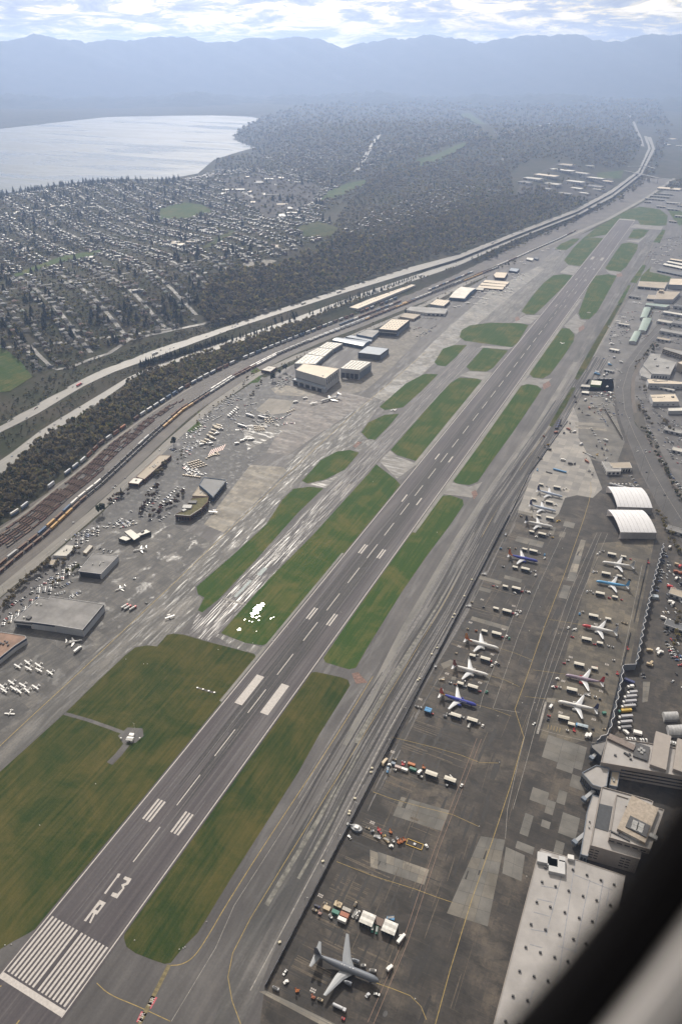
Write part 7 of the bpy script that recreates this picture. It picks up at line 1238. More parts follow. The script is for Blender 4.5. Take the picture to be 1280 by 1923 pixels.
def semi(label, x, y, ang, L=14, col=PG, cab=PW, group=None):
    q = MB(); q.box(-L / 2, L / 2 - 2.8, -1.3, 1.3, 1.15, 4., col); c = MB(); c.box(L / 2 - 2.2, L / 2, -1.2, 1.2, .6, 3., cab); g = MB(); g.box(L / 2 - .5, L / 2 + .03, -1., 1., 1.9, 2.7, GLASS); w_ = wset(MB(), (-L / 2 + 1.2, -L / 2 + 2.5, L / 2 - 3.8, L / 2 - 1.), 1.05, .5); ch = MB(); ch.box(-L / 2, L / 2 - .3, -.45, .45, .7, 1.1, DMET)
    return vehicle('semi_trailer_truck', label, 'truck', x, y, ang, [('trailer', q), ('cab', c), ('windscreen', g), ('wheel_set', w_), ('chassis', ch)], group)
def tank_truck(label, x, y, ang, group=None, col=PW):
    L = 10; q = MB(); q.bar((-L / 2, 0, 2.1), (L / 2 - 2.4, 0, 2.1), 1.15, col, 12); c = MB(); c.box(L / 2 - 2.1, L / 2, -1.15, 1.15, .5, 2.7, PR if group else col); g = MB(); g.box(L / 2 - .6, L / 2 + .03, -1, 1, 1.6, 2.4, GLASS); w_ = wset(MB(), (-3.6, -2.4, 3.9), 1.05, .5); ch = MB(); ch.box(-L / 2, L / 2 - .3, -.5, .5, .5, 1.05, DMET); return vehicle('fuel_truck', label, 'truck', x, y, ang, [('tank', q), ('cab', c), ('windscreen', g), ('wheel_set', w_), ('chassis', ch)], group)
def shelter(label, x, y, ang, L=10.5, W_=4., h=4.2, group=None, top=None, two=False, body=None):
    """wheeled work shelter with a pale two-pitch roof and open dark side"""
    b = MB(); b.box(-L / 2, L / 2, -W_ / 2 + .1, W_ / 2, .7, h, body or WALL['grey2']); parts = [('body', b)]
    o_ = MB(); n = 4
    for k in range(n): o_.box(-L / 2 + .4 + k * (L - .6) / n, -L / 2 + (k + 1) * (L - .6) / n, -W_ / 2 - .02, -W_ / 2 + .12, 1.2, h - .7, DOORD if k % 2 else GLASS)
    parts.append(('side_opening', o_))
    tm = top or M('shelter_roof', (.56, .53, .47), .6, .08, 1.)
    nr = 2 if two else 1
    for k in range(nr):
        y0, y1 = -W_ / 2 - .2 + k * W_ / nr, -W_ / 2 - .2 + (k + 1) * (W_ + .4) / nr - .06; r = MB(); ym = (y0 + y1) / 2; x0, x1 = -L / 2 - .2, L / 2 + .2
        r.add([(x0, y0, h), (x1, y0, h), (x1, ym, h + .42), (x0, ym, h + .42), (x1, y1, h), (x0, y1, h)], [(0, 1, 2, 3), (3, 2, 4, 5), (0, 3, 5), (1, 4, 2)], tm); r.box(x0, x1, y0, y1, h - .2, h - .02, WALL['grey']); parts.append(('roof', r))
    w_ = wset(MB(), (-L / 2 + 1, L / 2 - 1), W_ / 2 - .2, .35); parts.append(('wheel_set', w_)); return vehicle('work_shelter', label, 'shelter', x, y, ang, parts, group)
def cart(label, x, y, ang, col=PW, L=2.6, h=1.7, group=None, name='equipment_cart', cat='cart'):
    b = MB(); b.box(-L / 2, L / 2, -.75, .75, .45, h, col); t_ = MB(); t_.box(-L / 2 - 1.1, -L / 2, -.06, .06, .35, .5, DMET); w_ = wset(MB(), (-L / 2 + .5, L / 2 - .5), .7, .28); tp = MB(); tp.box(-L / 2 + .3, L / 2 - .9, -.55, .55, h, h + .22, DMET); return vehicle(name, label, cat, x, y, ang, [('body', b), ('tow_bar', t_), ('wheel_set', w_), ('hatch', tp)], group)
def tug(label, x, y, ang, col=PW, group=None):
    b = MB(); b.box(-1.9, 1.9, -1., 1., .45, 1.15, col); c = MB(); c.box(-.6, .8, -.8, .8, 1.15, 2.1, GLASS); r = MB(); r.box(-.7, .9, -.9, .9, 2.1, 2.25, col); w_ = wset(MB(), (-1.2, 1.2), .9, .42); return vehicle('tow_tractor', label, 'tractor', x, y, ang, [('body', b), ('cab', c), ('roof', r), ('wheel_set', w_)], group)
def stairs(label, x, y, ang, col=PW, group=None):
    b = MB(); b.box(-3.2, 3., -1., 1., .5, 1., col); s_ = MB(); n = 9
    for k in range(n): s_.box(-2.8 + k * .6, -2.2 + k * .6, -.8, .8, .95 + k * .33, 1.1 + k * .33, METAL)
    r = MB()
    for s in (1, -1): r.bar((-2.8, s * .85, 2.), (2.6, s * .85, 4.9), .05, col, 4); r.bar((2.5, s * .85, 1), (2.5, s * .85, 4.8), .05, col, 4); r.bar((-2.8, s * .85, 1), (-2.8, s * .85, 2), .05, col, 4)
    w_ = wset(MB(), (-2.2, 2.), .9, .38); return vehicle('boarding_stairs', label, 'stairs', x, y, ang, [('base', b), ('stair_flight', s_), ('railing', r), ('wheel_set', w_)], group)
def lift(label, x, y, ang, col, group=None):
    b = MB(); b.box(-1.3, 1.3, -.9, .9, .5, 1.3, col); a = MB(); a.bar((-.6, 0, 1.3), (2.2, 0, 2.6), .18, col, 5); a.bar((2.2, 0, 2.6), (-.8, .1, 3.3), .15, col, 5); k = MB(); k.box(-1.6, -.4, -.6, .8, 3.2, 3.4, col); k.box(-1.6, -.4, -.6, -.55, 3.4, 4.2, col); k.box(-1.6, -.4, .75, .8, 3.4, 4.2, col); w_ = wset(MB(), (-.9, .9), .85, .4); return vehicle('boom_lift', label, 'lift', x, y, ang, [('base', b), ('arm', a), ('platform', k), ('wheel_set', w_)], group)
def container(label, x, y, ang, col, L=6., W_=2.5, h=2.7, group=None, z0=.12, name='shipping_container'):
    b = MB(); b.box(-L / 2, L / 2, -W_ / 2, W_ / 2, z0, h, col); r = MB()
    for k in range(int(L / .6)): r.box(-L / 2 + .3 + k * .6, -L / 2 + .45 + k * .6, -W_ / 2 - .05, W_ / 2 + .05, z0 + .05, h + .04, col)
    d = MB(); d.box(L / 2, L / 2 + .05, -W_ / 2 + .1, -.03, z0 + .1, h - .1, col); d.box(L / 2, L / 2 + .05, .03, W_ / 2 - .1, z0 + .1, h - .1, col); return vehicle(name, label, 'container', x, y, ang, [('box', b), ('rib', r), ('door_leaf', d)], group)
AL = math.atan2(*(np.array(G(935, 1217)) - np.array(G(874, 1200)))[::-1]); AR = math.atan2(*(np.array(G(1130, 1283)) - np.array(G(1062, 1267)))[::-1])
ROWS = [(AL, 'beyond the furthest blue tailed jet', (1044.5, 918), (1015, 912), [('c', 1057, 920, 'white'), ('t', 1062, 918, 'white'), ('c', 1026, 914, 'grey')]),
 (AL, 'between the twin blue tailed jets', (1030, 946), (1001.5, 940), [('t', 1042.5, 949, 'white'), ('c', 1019, 943, 'grey')]),
 (AL, 'beyond the black tailed jet', (1031, 976), (1010, 971), [('c', 977, 970, 'beige'), ('c', 998.5, 971, 'beige'), ('t', 1045, 980, 'yellow'), ('c', 1049, 978, 'yellow')]),
 (AL, 'between the black tailed and the deep blue jet', (1016.3, 1006), (997, 1001), [('t', 1006, 1009, 'white'), ('c', 1031, 1004, 'white'), ('c', 1036, 1010, 'yellow'), ('s', 949, 1004, 'grey'), ('c', 1027, 1007, 'grey')]),
 (AL, 'beyond the deep blue jet', (1000, 1038), (984, 1034), [('c', 955, 1030, 'beige'), ('c', 967, 1031, 'beige'), ('t', 1021.5, 1049, 'white'), ('t', 1021.5, 1043, 'blue'), ('c', 939, 1031, 'blue'), ('c', 1011, 1040, 'grey')]),
 (AL, 'in front of the deep blue jet', (985, 1072), (966, 1068), [('c', 1003, 1073, 'white'), ('t', 1004.5, 1081, 'white'), ('c', 995, 1075, 'grey'), ('c', 944, 1065, 'grey')]),
 (AL, 'on the first empty stand row', (968, 1108.5), (947.5, 1104), [('c', 932, 1103, 'white'), ('c', 987, 1111, 'grey'), ('t', 992, 1113, 'white'), ('s', 908, 1079, 'grey'), ('c', 925, 1101, 'red'), ('c', 979, 1112, 'red')]),
 (AL, 'on the second empty stand row', (950.5, 1151), (930, 1145.5), [('t', 976, 1150, 'white'), ('c', 970, 1148, 'white'), ('c', 962, 1153, 'red'), ('s', 879, 1139, 'grey'), ('c', 885, 1132, 'beige'), ('c', 907, 1141, 'black')]),
 (AL, 'beyond the flame tailed jet', (931, 1193.5), (908.5, 1188), [('c', 893, 1185.5, 'orange'), ('c', 877, 1182, 'beige'), ('t', 950, 1196, 'white'), ('t', 955, 1200, 'green'), ('c', 942, 1197, 'red')]),
 (AL, 'between the flame tailed and maroon tailed jets', (910, 1241), (886, 1234), [('c', 855.5, 1227.5, 'beige'), ('t', 922.5, 1251, 'white'), ('t', 930, 1246, 'white'), ('t', 935, 1249, 'black'), ('c', 894, 1231, 'white'), ('c', 920, 1243, 'red'), ('l', 817, 1253, 'grey')]),
 (AL, 'between the maroon tailed and royal blue jets', (886.5, 1293.5), (863.5, 1286.5), [('c', 844.5, 1283, 'white'), ('s', 829, 1277, 'beige'), ('t', 913, 1300.5, 'green'), ('c', 870, 1280.5, 'white'), ('c', 900, 1299, 'red'), ('c', 854, 1286, 'orange'), ('c', 872, 1290, 'grey')]),
 (AL, 'in front of the royal blue jet', (854.5, 1347.5), (885.5, 1356), [('c', 841, 1342, 'white'), ('t', 905.5, 1364, 'white'), ('c', 868, 1348, 'white'), ('s', 880, 1363, 'white'), ('c', 898, 1360, 'grey'), ('c', 835, 1346, 'grey'), ('c', 789, 1330, 'grey'), ('c', 782, 1328, 'grey'), ('c', 811, 1341, 'red')]),
 (AR, 'beyond the plain white jet', (1147, 1044), (1169, 1048), [('t', 1120.5, 1042, 'white'), ('t', 1124.5, 1039, 'grey'), ('c', 1131, 1036, 'white'), ('c', 1182.5, 1051, 'red'), ('c', 1165, 1048, 'white'), ('l', 1216, 1058, 'red')]),
 (AR, 'between the plain white and light blue jets', (1136, 1080.5), (1161, 1084.5), [('t', 1113, 1075, 'grey'), ('c', 1118.5, 1075, 'white'), ('c', 1152, 1085, 'white'), ('c', 1170, 1088, 'white'), ('c', 1181, 1089, 'black')]),
 (AR, 'in front of the light blue jet', (1125, 1118), (1153, 1124), [('t', 1101, 1112, 'grey'), ('c', 1107.5, 1111, 'white'), ('c', 1142.5, 1124, 'red'), ('c', 1165.5, 1127, 'red'), ('c', 1112, 1115, 'grey')]),
 (AR, 'beyond the red nosed jet', (1112.5, 1160), (1140, 1165), [('t', 1087, 1154, 'blue'), ('c', 1093, 1150, 'white'), ('c', 1124.5, 1164, 'white'), ('c', 1168, 1170, 'beige'), ('c', 1174, 1172, 'beige'), ('c', 1157, 1174, 'grey')]),
 (AR, 'in front of the red nosed jet', (1099.5, 1204), (1124.5, 1210.5), [('t', 1066, 1180, 'white'), ('t', 1080, 1183, 'white'), ('c', 1073.5, 1197, 'red'), ('c', 1115, 1211, 'red'), ('c', 1141, 1214, 'white'), ('l', 1177, 1220, 'red'), ('c', 1149, 1216, 'grey')]),
 (AR, 'beyond the dull purple jet', (1085.5, 1251.5), (1114.5, 1258), [('c', 1058, 1246.5, 'red'), ('c', 1065, 1241, 'white'), ('c', 1105, 1259, 'white'), ('c', 1151, 1241, 'white'), ('c', 1138, 1266, 'black'), ('l', 1158, 1267, 'red'), ('c', 1117, 1255, 'red')]),
 (AR, 'between the dull purple and navy tailed jets', (1072, 1299), None, [('t', 1037.5, 1291, 'white'), ('c', 1042.5, 1291, 'red'), ('c', 1049.5, 1292, 'white'), ('c', 1087, 1306.5, 'white'), ('c', 1116, 1310, 'white'), ('c', 1125, 1314, 'black'), ('t', 1045.5, 1275.5, 'white'), ('s', 1102, 1306, 'white')]),
 (AR, 'in front of the navy tailed jet', (1056.5, 1352), (1071, 1363), [('c', 1029.5, 1345, 'red'), ('t', 1028, 1352, 'black'), ('b', 1033, 1329, 'white'), ('c', 1064, 1373, 'white'), ('c', 1133, 1370, 'beige'), ('l', 1077, 1374, 'red'), ('b', 1100, 1383, 'white'), ('b', 1106, 1383, 'white'), ('c', 1112, 1370, 'black')])]
for an, ph, A_, B_, items in ROWS:
    if ph == 'in front of the royal blue jet': shelter('pale roofed work shelter, first of two %s' % ph, *A_, an); shelter('pale roofed work shelter with stairs leaning on it %s' % ph, *B_, an)
    else:
        shelter('long pale roofed work shelter %s' % ph, *A_, an)
        if B_: shelter('short pale roofed work shelter %s' % ph, *B_, an, 6.4, 3.2, 3.3)
    for k, x, y, c in items:
        gname = '%s %s %s' % (c, {'c': 'carts', 't': 'tow tractors', 's': 'stairs', 'l': 'lifts', 'b': 'box trucks'}[k], ph)
        if k == 'c': cart('small %s equipment cart %s' % (c, ph), x, y, an + random.uniform(-.3, .3), PC[c], random.uniform(2.3, 3.6), random.uniform(1.3, 2.2), gname)
        elif k == 't': tug('%s tow tractor %s' % (c, ph), x, y, an + random.choice([0, 1.6, 1.3]), PC[c], gname)
        elif k == 's': stairs('%s wheeled stairs %s' % (c, ph), x, y, an + random.choice([0, -1.57, .4]), PC[c], gname)
        elif k == 'l': lift('%s boom lift %s' % (c, ph), x, y, an + random.uniform(-.6, .6), PC[c], gname)
        elif k == 'b': box_truck('%s box truck %s' % (c, ph), x, y, 1.4, 6.5, PC[c], PC[c], gname)
shelter('blue and white roofed shelter standing alone by the royal blue jet', 803, 1337, AL, 6.5, 5.5, 3.6, None, PC['blue'], True); shelter('long bluish shelter at the end of the row by the navy tailed jet', 1092, 1367, AR, 10, 3.5, 3.8, None, M('bluish_shelter_roof', (.38, .45, .50), .5)); container('small bright blue container against the long bluish shelter', 1083, 1364, AR, PC['blue'], 3.4, 3.2, 3.2)
# equipment row on the dark empty stands
RA = 'in the equipment row on the dark stands'
shelter('pale roofed shelter beside red and white posts ' + RA, 809, 1457.5, AL, 11, 4.4, 4.4); shelter('pale roofed shelter at the far end ' + RA[0:0] + 'of the dark stand equipment row', 844, 1468, AL, 10.5, 4.2, 4.2)
container('orange container ' + RA, 772, 1437.5, AL, PC['orange'], 7); container('dark green container ' + RA, 774.5, 1446.5, AL, PC['green'], 6.5); container('white container ' + RA, 758.5, 1447, AL, PW, 6.5); container('pinkish grey container ' + RA, 747, 1443, AL, P_('container_pink', (.42, .33, .31)), 6.5); container('blue grey container ' + RA, 738, 1436, AL, P_('container_bluegrey', (.16, .2, .26)), 4)
lift('beige scissor lift against the blast fence ' + RA, 719, 1438, AL + 1.4, PC['beige']); box_truck('beige flat truck ' + RA, 722, 1432, AL + 1.35, 8, PC['beige'], PC['beige']); stairs('blue and white stairs ' + RA, 727.5, 1447, AL - 1.3, PC['blue']); tug('white tow tractor ' + RA, 731, 1437.5, AL, PW); cart('cream cart set apart ' + RA, 740, 1427, AL, PC['beige'], 3.6); cart('white cart ' + RA, 757, 1432.5, AL, PW, 3.2); lift('red boom lift ' + RA, 756, 1437, AL, PR); cart('white cart before the pinkish container ' + RA, 741, 1447, AL, PW); box_truck('white box truck ' + RA, 787, 1452, AL + 1.3, 5.5); cart('pale cart by the box truck ' + RA, 791, 1460, AL, PW, 2); lift('orange post lift ' + RA, 795, 1443, AL, PC['orange']); cart('small dark cart in front of the end shelter', 838, 1476, AL, PG, 2); tug('white tow tractor on the red lines near the end shelter', 866, 1476, AL + 1.4, PW); container('long white beam container leaning behind the end shelter', 847, 1460, AL - .6, PW, 5, .8, 1.4)
# lifts on the empty apron
RB = 'in the row of lifts on the empty apron'
o = thing('tank_platform', 'grey oval platform with white cabin beside the blast fence', 'platform', (*G(669, 1557), .1), AL); q = MB()
vs = [(5.2 * math.cos(t), 3.3 * math.sin(t)) for t in [6.2832 * i / 18 for i in range(18)]]; q.prism(vs, 0, 2.2, WALL['grey2'], WALL['grey']); q.build('base', o); q = MB(); q.box(-1.6, 2., -1.5, 1.5, 2.2, 3.8, PW); q.build('cabin', o); q = MB(); q.bar((-8.5, .5, 2.), (-3.5, 0, 3.), .5, WALL['grey'], 8); q.build('boom', o); q = MB(); q.box(-9.5, -7.5, -.8, 1.6, 0, 2.4, METAL); q.build('control_box', o)
cart('flat white work table beside the grey oval platform', 690, 1556, AL, PC['beige'], 3.4, .9); 
for x, y, c, k in ((711, 1560, 'red', 'l'), (714, 1565, 'red', 'c'), (721, 1571, 'yellow', 'c'), (708, 1573, 'grey', 's'), (733, 1564, 'orange', 'l'), (699, 1562, 'grey', 'c'), (738, 1581, 'white', 'c'), (748, 1584, 'orange', 'l'), (753, 1582, 'orange', 'l'), (759, 1579, 'orange', 'l'), (745, 1576, 'grey', 'c'), (734, 1590, 'white', 't'), (800, 1590, 'white', 't'), (725, 1579, 'beige', 's')):
    lab = '%s %s %s' % (c, {'l': 'boom lift', 'c': 'equipment cart', 's': 'wheeled stairs', 't': 'tow tractor'}[k], RB); {'l': lift, 'c': cart, 's': stairs, 't': tug}[k](lab, x, y, AL + random.uniform(-.8, .8), PC[c], group=lab)
o = thing('barrier_frame', 'yellow rectangular barrier frame laid out by the row of lifts', 'barrier', (*G(778, 1586), .1), AL); q = MB()
for s in (-1, 1): q.box(-7, 7, s * 2.8 - .2, s * 2.8 + .2, 0, .5, PY); q.box(s * 7 - .2, s * 7 + .2, -2.6, 2.6, 0, .5, PY)
q.build('rail', o); q = MB(); q.box(-1, 1, -1, 1, 0, 1., PG); q.build('pump', o)
# beside the tanker
RC = 'beyond the grey tanker jet'
shelter('double roofed white shelter, first of a pair ' + RC, 689.5, 1731, AL, 10.5, 9.5, 4.6, None, M('white_shelter_roof', (.60, .585, .56), .5), True); shelter('double roofed white shelter, second of a pair ' + RC, 731, 1747, AL, 10.5, 9.5, 4.6, None, MATS['white_shelter_roof'], True)
container('grey container, top of three side by side ' + RC, 650.5, 1712, AL, P_('container_grey', (.36, .34, .31)), 7, 2.8, 3.4); container('rust red container between grey and white ones ' + RC, 646.5, 1721.5, AL, PC['rust'], 7, 3.4, 3.4); container('white container, bottom of three side by side ' + RC, 642, 1730, AL, PW, 7, 2.9, 3.4); container('dark green container ' + RC, 630, 1715.5, AL, PC['green'], 6, 3., 2.8)
lift('beige scissor lift ' + RC, 635, 1698.5, AL, PC['beige']); container('beige flat work stand ' + RC, 634.5, 1700, AL, PC['beige'], 6.2, 4.2, 1.8, name='work_stand'); container('second beige work stand with rails ' + RC, 613.5, 1706.5, AL, PC['beige'], 5.6, 3.4, 1.6, name='work_stand'); cart('cream cart at the outer end of the row ' + RC, 590.5, 1710.5, AL, PC['beige'], 3.8, 1.8); cart('white cart beside the green container ' + RC, 620.5, 1722.5, AL - .5, PW, 3.6, 1.8); cart('cream cart behind the work stand ' + RC, 611, 1698.5, AL, PC['beige'], 3.2, 1.9); cart('dark blue cart ' + RC, 595.5, 1703, AL, PN, 4.5, 1.4); lift('pinkish lift ' + RC, 600.5, 1716.5, AL, P_('lift_pink', (.4, .25, .22))); cart('white cart standing apart above the shelters ' + RC, 667, 1700, AL + 1.5, PC['beige'], 3.8, 2.2); cart('pale cart next to the first double shelter ' + RC, 673, 1716, AL + 1.5, PW, 3.4, 1.8); cart('second pale cart next to the first double shelter ' + RC, 670, 1724, AL + 1.5, PW, 3.2, 1.8); stairs('narrow white stairs next to the first double shelter ' + RC, 666, 1718, AL + 1.3, PW); container('brown frame platform between the double shelters ' + RC, 711.5, 1731, AL, P_('brown_frame', (.13, .085, .065)), 6.5, 6., .6, name='work_stand'); stairs('green stairs below the first double shelter ' + RC, 699, 1745, AL - 1.3, PC['green']); stairs('green stairs below the second double shelter ' + RC, 707, 1748, AL - 1.3, PC['green']); stairs('blue stairs above the second double shelter ' + RC, 733, 1726, AL + .2, PC['blue'])
RD = 'at the grey tanker jet'
box_truck('white service truck on the red lines ' + RD, 752.5, 1765, 1.3, 9); box_truck('white van on the red lines ' + RD, 731, 1820, 1.2, 5.5); cart('white ground power cart by the wing root ' + RD, 682, 1815, AL + .4, PW, 3.4, 2.2); cart('white ground power cart by the nose ' + RD, 699.5, 1825, AL + .3, PW, 5., 2.6); tug('white tow tractor behind the wing ' + RD, 537, 1845, 1., PW); cart('grey generator by the concrete strip ' + RD, 518, 1858, AL, PG, 5, 2.4); lift('orange boom lift below the wing ' + RD, 558, 1862, AL + .5, PC['orange']); cart('beige cart below the wing ' + RD, 601, 1879, AL, PC['beige'], 4, 2.); lift('red and brown lift below the wing ' + RD, 588, 1874, AL, PC['rust']); tank_truck('grey tank truck below the wing ' + RD, 637, 1894, AL, None, PG)
tug('pale narrow tractor before the nose ' + RD, 690, 1870, 1.2, PG); cart('red white barrier cart by the concrete strip ' + RD, 644, 1914, AL, PR, 2.4, 1.4)
# trailers behind the wavy wall
TRL = [(1182, 1292, 7, 'white', 'short white truck at the upper end of the trailer row'), (1185, 1303, 11, 'grey', 'grey trailer truck below the short white truck'), (1181.5, 1311, 14, 'grey', 'grey trailer truck, second below the short white truck'), (1180, 1320, 15, 'grey', 'grey trailer truck, third below the short white truck'), (1178, 1329, 15.5, 'grey', 'grey trailer truck just above the green and yellow truck'), (1171.5, 1337.5, 14, 'mix', 'green cabbed truck with yellow lettered trailer'), (1172.5, 1348.5, 15, 'grey', 'grey trailer truck just below the green and yellow truck'), (1171.5, 1359, 15, 'grey', 'grey trailer truck, second below the green and yellow truck'), (1171, 1369, 13.5, 'dark', 'dark grey trailer truck at the lower end of the row')]
for x, y, L, c, lab in TRL:
    an = math.atan2(*(np.array(G(x - 10, y + .8)) - np.array(G(x + 10, y - .8)))[::-1]); o = semi(lab, x, y, an, L, {'grey': P_('trailer_grey', (.37, .37, .40)), 'white': PW, 'mix': PY, 'dark': P_('trailer_dark', (.2, .2, .22))}[c], PC['green'] if c == 'mix' else PW)
    if c == 'mix': lettering('YAMS', 2.6, o, (-1.5, 0, 4.03), (0, 0, math.pi), P_('dark_green', (.05, .12, .04)))
box_truck('cream van parked askew below the trailer row', 1173, 1377, 2.5, 7, PW, PW); container('pair of white offices on the ground below the trailers', 1195.5, 1378, .1, PW, 8, 4, 3, name='portable_office'); container('dark blue container behind the blast wall jog', 1180, 1281, -.15, PN, 11, 3, 3); container('green container by the blast wall end', 1133, 1341, .5, PC['green'], 4)
# fuel trucks and cargo yard
FA = math.atan2(*(np.array(G(253, 1133)) - np.array(G(233, 1145)))[::-1])
for x, y, c in ((235, 1140, 'first'), (240.5, 1142.5, 'middle'), (250, 1144, 'last')): tank_truck('white tank truck with red cab, %s of three abreast' % c, x, y, FA, 'x', PW)
box_truck('white bus like box truck beside the business jet at the grey hangar', 147, 1221.5, FA + .2, 11)
for i, (x, y) in enumerate(((412, 801), (408, 806), (403, 811), (398, 816), (394, 821), (400, 825), (390, 829), (384, 833), (405, 803), (414, 806), (408, 815), (396, 834), (379, 836))): semi('white trailer in the dense block beside the cargo yard lane', x, y, -.05 + random.uniform(-.04, .04), 13, M('trailer_cream', (.62, .56, .46), .6, .1), PW, 'trailers in the dense block') if i < 10 else box_truck('white box truck at the edge of the trailer block', x, y, 1.1, 8, PW, PW, 'box trucks at the trailer block')
for i in range(6): box_truck('white box truck in the row backed to the yard fence', 430 + i * 3.2, 783 - i * 3.0, -.3, 7, PW, PW, 'box trucks by the yard fence')
semi('long white trailer at the end of the cargo pallets', 470, 782, -.12, 20); semi('second long white trailer in line with the cargo pallets', 492, 785.5, -.12, 18); semi('long white trailer beside the lower pallet rows', 455, 801.5, -.1, 20)
for x, y in ((445, 834), (455, 829), (461, 826), (470, 826), (474, 826)): box_truck('white box truck in the open middle of the cargo yard', x, y, 1.0, 8, PW, PW, 'box trucks in the open cargo yard')
PALM = MB(); PALM.box(-1.5, 1.5, -1.2, 1.2, .15, .35, METAL); palm = PALM.mesh('pallet'); CB = MB(); CB.box(-1.45, 1.45, -1.15, 1.15, .35, 1.9, M('cargo_wrap', (.55, .47, .36), .5)); cbm = CB.mesh('cargo_box')
def palrow(x0, y0, x1, y1, n, lab, g):
    for k in range(n):
        t = k / max(1, n - 1); p = G(x0 + (x1 - x0) * t, y0 + (y1 - y0) * t); o = thing('cargo_pallet', lab, 'pallet', (*p, .06), random.uniform(-.1, .3), g, palm); link('cargo_box', cbm, o)
for k in range(6): palrow(353 + k * 4, 871 - k * 1.2, 362 + k * 5, 881 - k * 1.4, 4, 'pale wrapped cargo pallet in the block near the terminal', 'pallets near the terminal')
for k in range(4): palrow(388 + k * 6, 862 - k * 4, 396 + k * 5, 856 - k * .5, 3, 'pale wrapped cargo pallet at the end of the empty racks', 'pallets by the empty racks')
for k in range(5): palrow(478 + k * 4, 801 + k * .6, 480 + k * 4, 809, 3, 'pale wrapped cargo pallet beside the long trailer', 'pallets beside the long trailer')
for k in range(3): palrow(496 + k * 6, 786, 500 + k * 6, 793, 3, 'pale wrapped cargo pallet behind the second long trailer', 'pallets behind the long trailer')
palrow(345, 893, 375, 897, 8, 'pale wrapped cargo pallet in the loose line by the terminal wing', 'pallets by the terminal wing'); palrow(540, 775, 552, 770, 4, 'pale wrapped cargo pallet on the bare pad', 'pallets on the bare pad')
for k in range(5): carrow(530 + k * 3, 798 - k * 1, 545 + k * 2, 795, 2, 'among tugs near the bare cargo pad', 'tugs near the bare pad', 0, 1.57, 'red' if k % 2 else 'grey')
box_truck('white bus beside the three engined airliner', 573, 749, .8, 9); box_truck('white bus on the bare pad road', 555, 756, .9, 10); box_truck('white motor coach before the skylit hangar', 648, 713.5, .1, 10)
for k in range(7): o = thing('empty_rack', 'rust coloured empty pallet rack in rows on the cargo yard', 'rack', (*G(395 + k * 4.2, 850 - k * 1.6), .06), 1.9, 'empty racks on the cargo yard'); q = MB(); q.box(-11, 11, -.7, .7, .2, .45, PC['rust']); q.build('frame', o); q = MB(); [q.box(-10.5 + j * 3, -10.2 + j * 3, -.7, .7, 0, .2, DMET) for j in range(8)]; q.build('foot', o)
# construction plant in the west yard
for i, (x, y, c) in enumerate(((1098, 752, 'w'), (1086, 768, 'd'), (1092, 775, 'd'), (1105, 767, 'r'), (1115, 775, 'r'), (1127, 772, 'r'), (1078, 745, 'd'), (1080, 756, 'd'), (1069, 796, 'd'), (1066, 807, 'r'), (1058, 814, 'd'), (1048, 806, 'd'), (1043, 813, 'r'), (1052, 800, 'd'), (1070, 812, 'd'), (1077, 812, 'w'), (1028, 836, 'y'), (1022, 840, 'd'), (1030, 845, 'd'), (1010, 859, 'd'), (1016, 862, 'd'), (1056, 865, 'w'), (1078, 872, 'd'), (1098, 864, 'r'), (1101, 868, 'r'), (1105, 885, 'w'), (1111, 892, 'd'), (1090, 835, 'w'), (1119, 838, 'd'), (1133, 855, 'd'), (1136, 828, 'w'), (1138, 846, 'w'), (1120, 855, 'y'), (1129, 842, 'd'), (1135, 835, 'r'), (1008, 884, 'b'), (1070, 872, 'd'), (1020, 820, 'r'))):
    col = {'w': PW, 'd': DMET, 'r': PC['rust'], 'y': PY, 'b': PC['blue']}[c]; cn = {'w': 'white', 'd': 'dark', 'r': 'rusty red', 'y': 'yellow', 'b': 'blue'}[c]
    an = random.uniform(0, 6)
    if i % 3 == 0: box_truck('%s construction truck among the excavated stands' % cn, x, y, an, 8, col, col, '%s trucks on the construction site' % cn)
    elif i % 3 == 1: cart('%s construction machine among the excavated stands' % cn, x, y, an, col, 4.5, 2.6, '%s machines on the construction site' % cn, 'construction_machine', 'machine')
    else: lift('%s excavator like lift among the excavated stands' % cn, x, y, an, col, '%s lifts on the construction site' % cn)
for i in range(9): container('dark site container stacked in a line at the edge of the new concrete', 1050 - i * .8, 790 + i * 1.9, 1.1, PN if i % 2 else DMET, 6, 2.5, 2.6, 'dark site containers')
container('long blue barrier container across the new concrete', 1050, 885, -.12, PC['blue'], 22, 2.2, 2.4); container('second dark barrier beside the blue one', 1030, 888, -.12, DMET, 10, 1.5, 1.4)
for i, (x, y, c) in enumerate(((1117, 702, 'blue'), (1120, 700, 'white'), (1122, 704, 'blue'), (1133, 706, 'white'), (1138, 703, 'grey'), (1165, 681, 'white'), (1144, 686, 'blue'), (1142, 683, 'white'), (1152, 672, 'grey'), (1128, 741, 'white'), (1145, 748, 'white'), (1139, 728, 'white'), (1144, 739, 'white'), (1137, 752, 'white'), (1148, 647, 'white'), (1145, 740, 'white'))): box_truck('%s box truck in the contractor yard beside the wide road' % c, x, y, random.choice([1.5, 0.1, 1.2]), 8, PC[c], PC[c], '%s trucks in the contractor yard' % c)
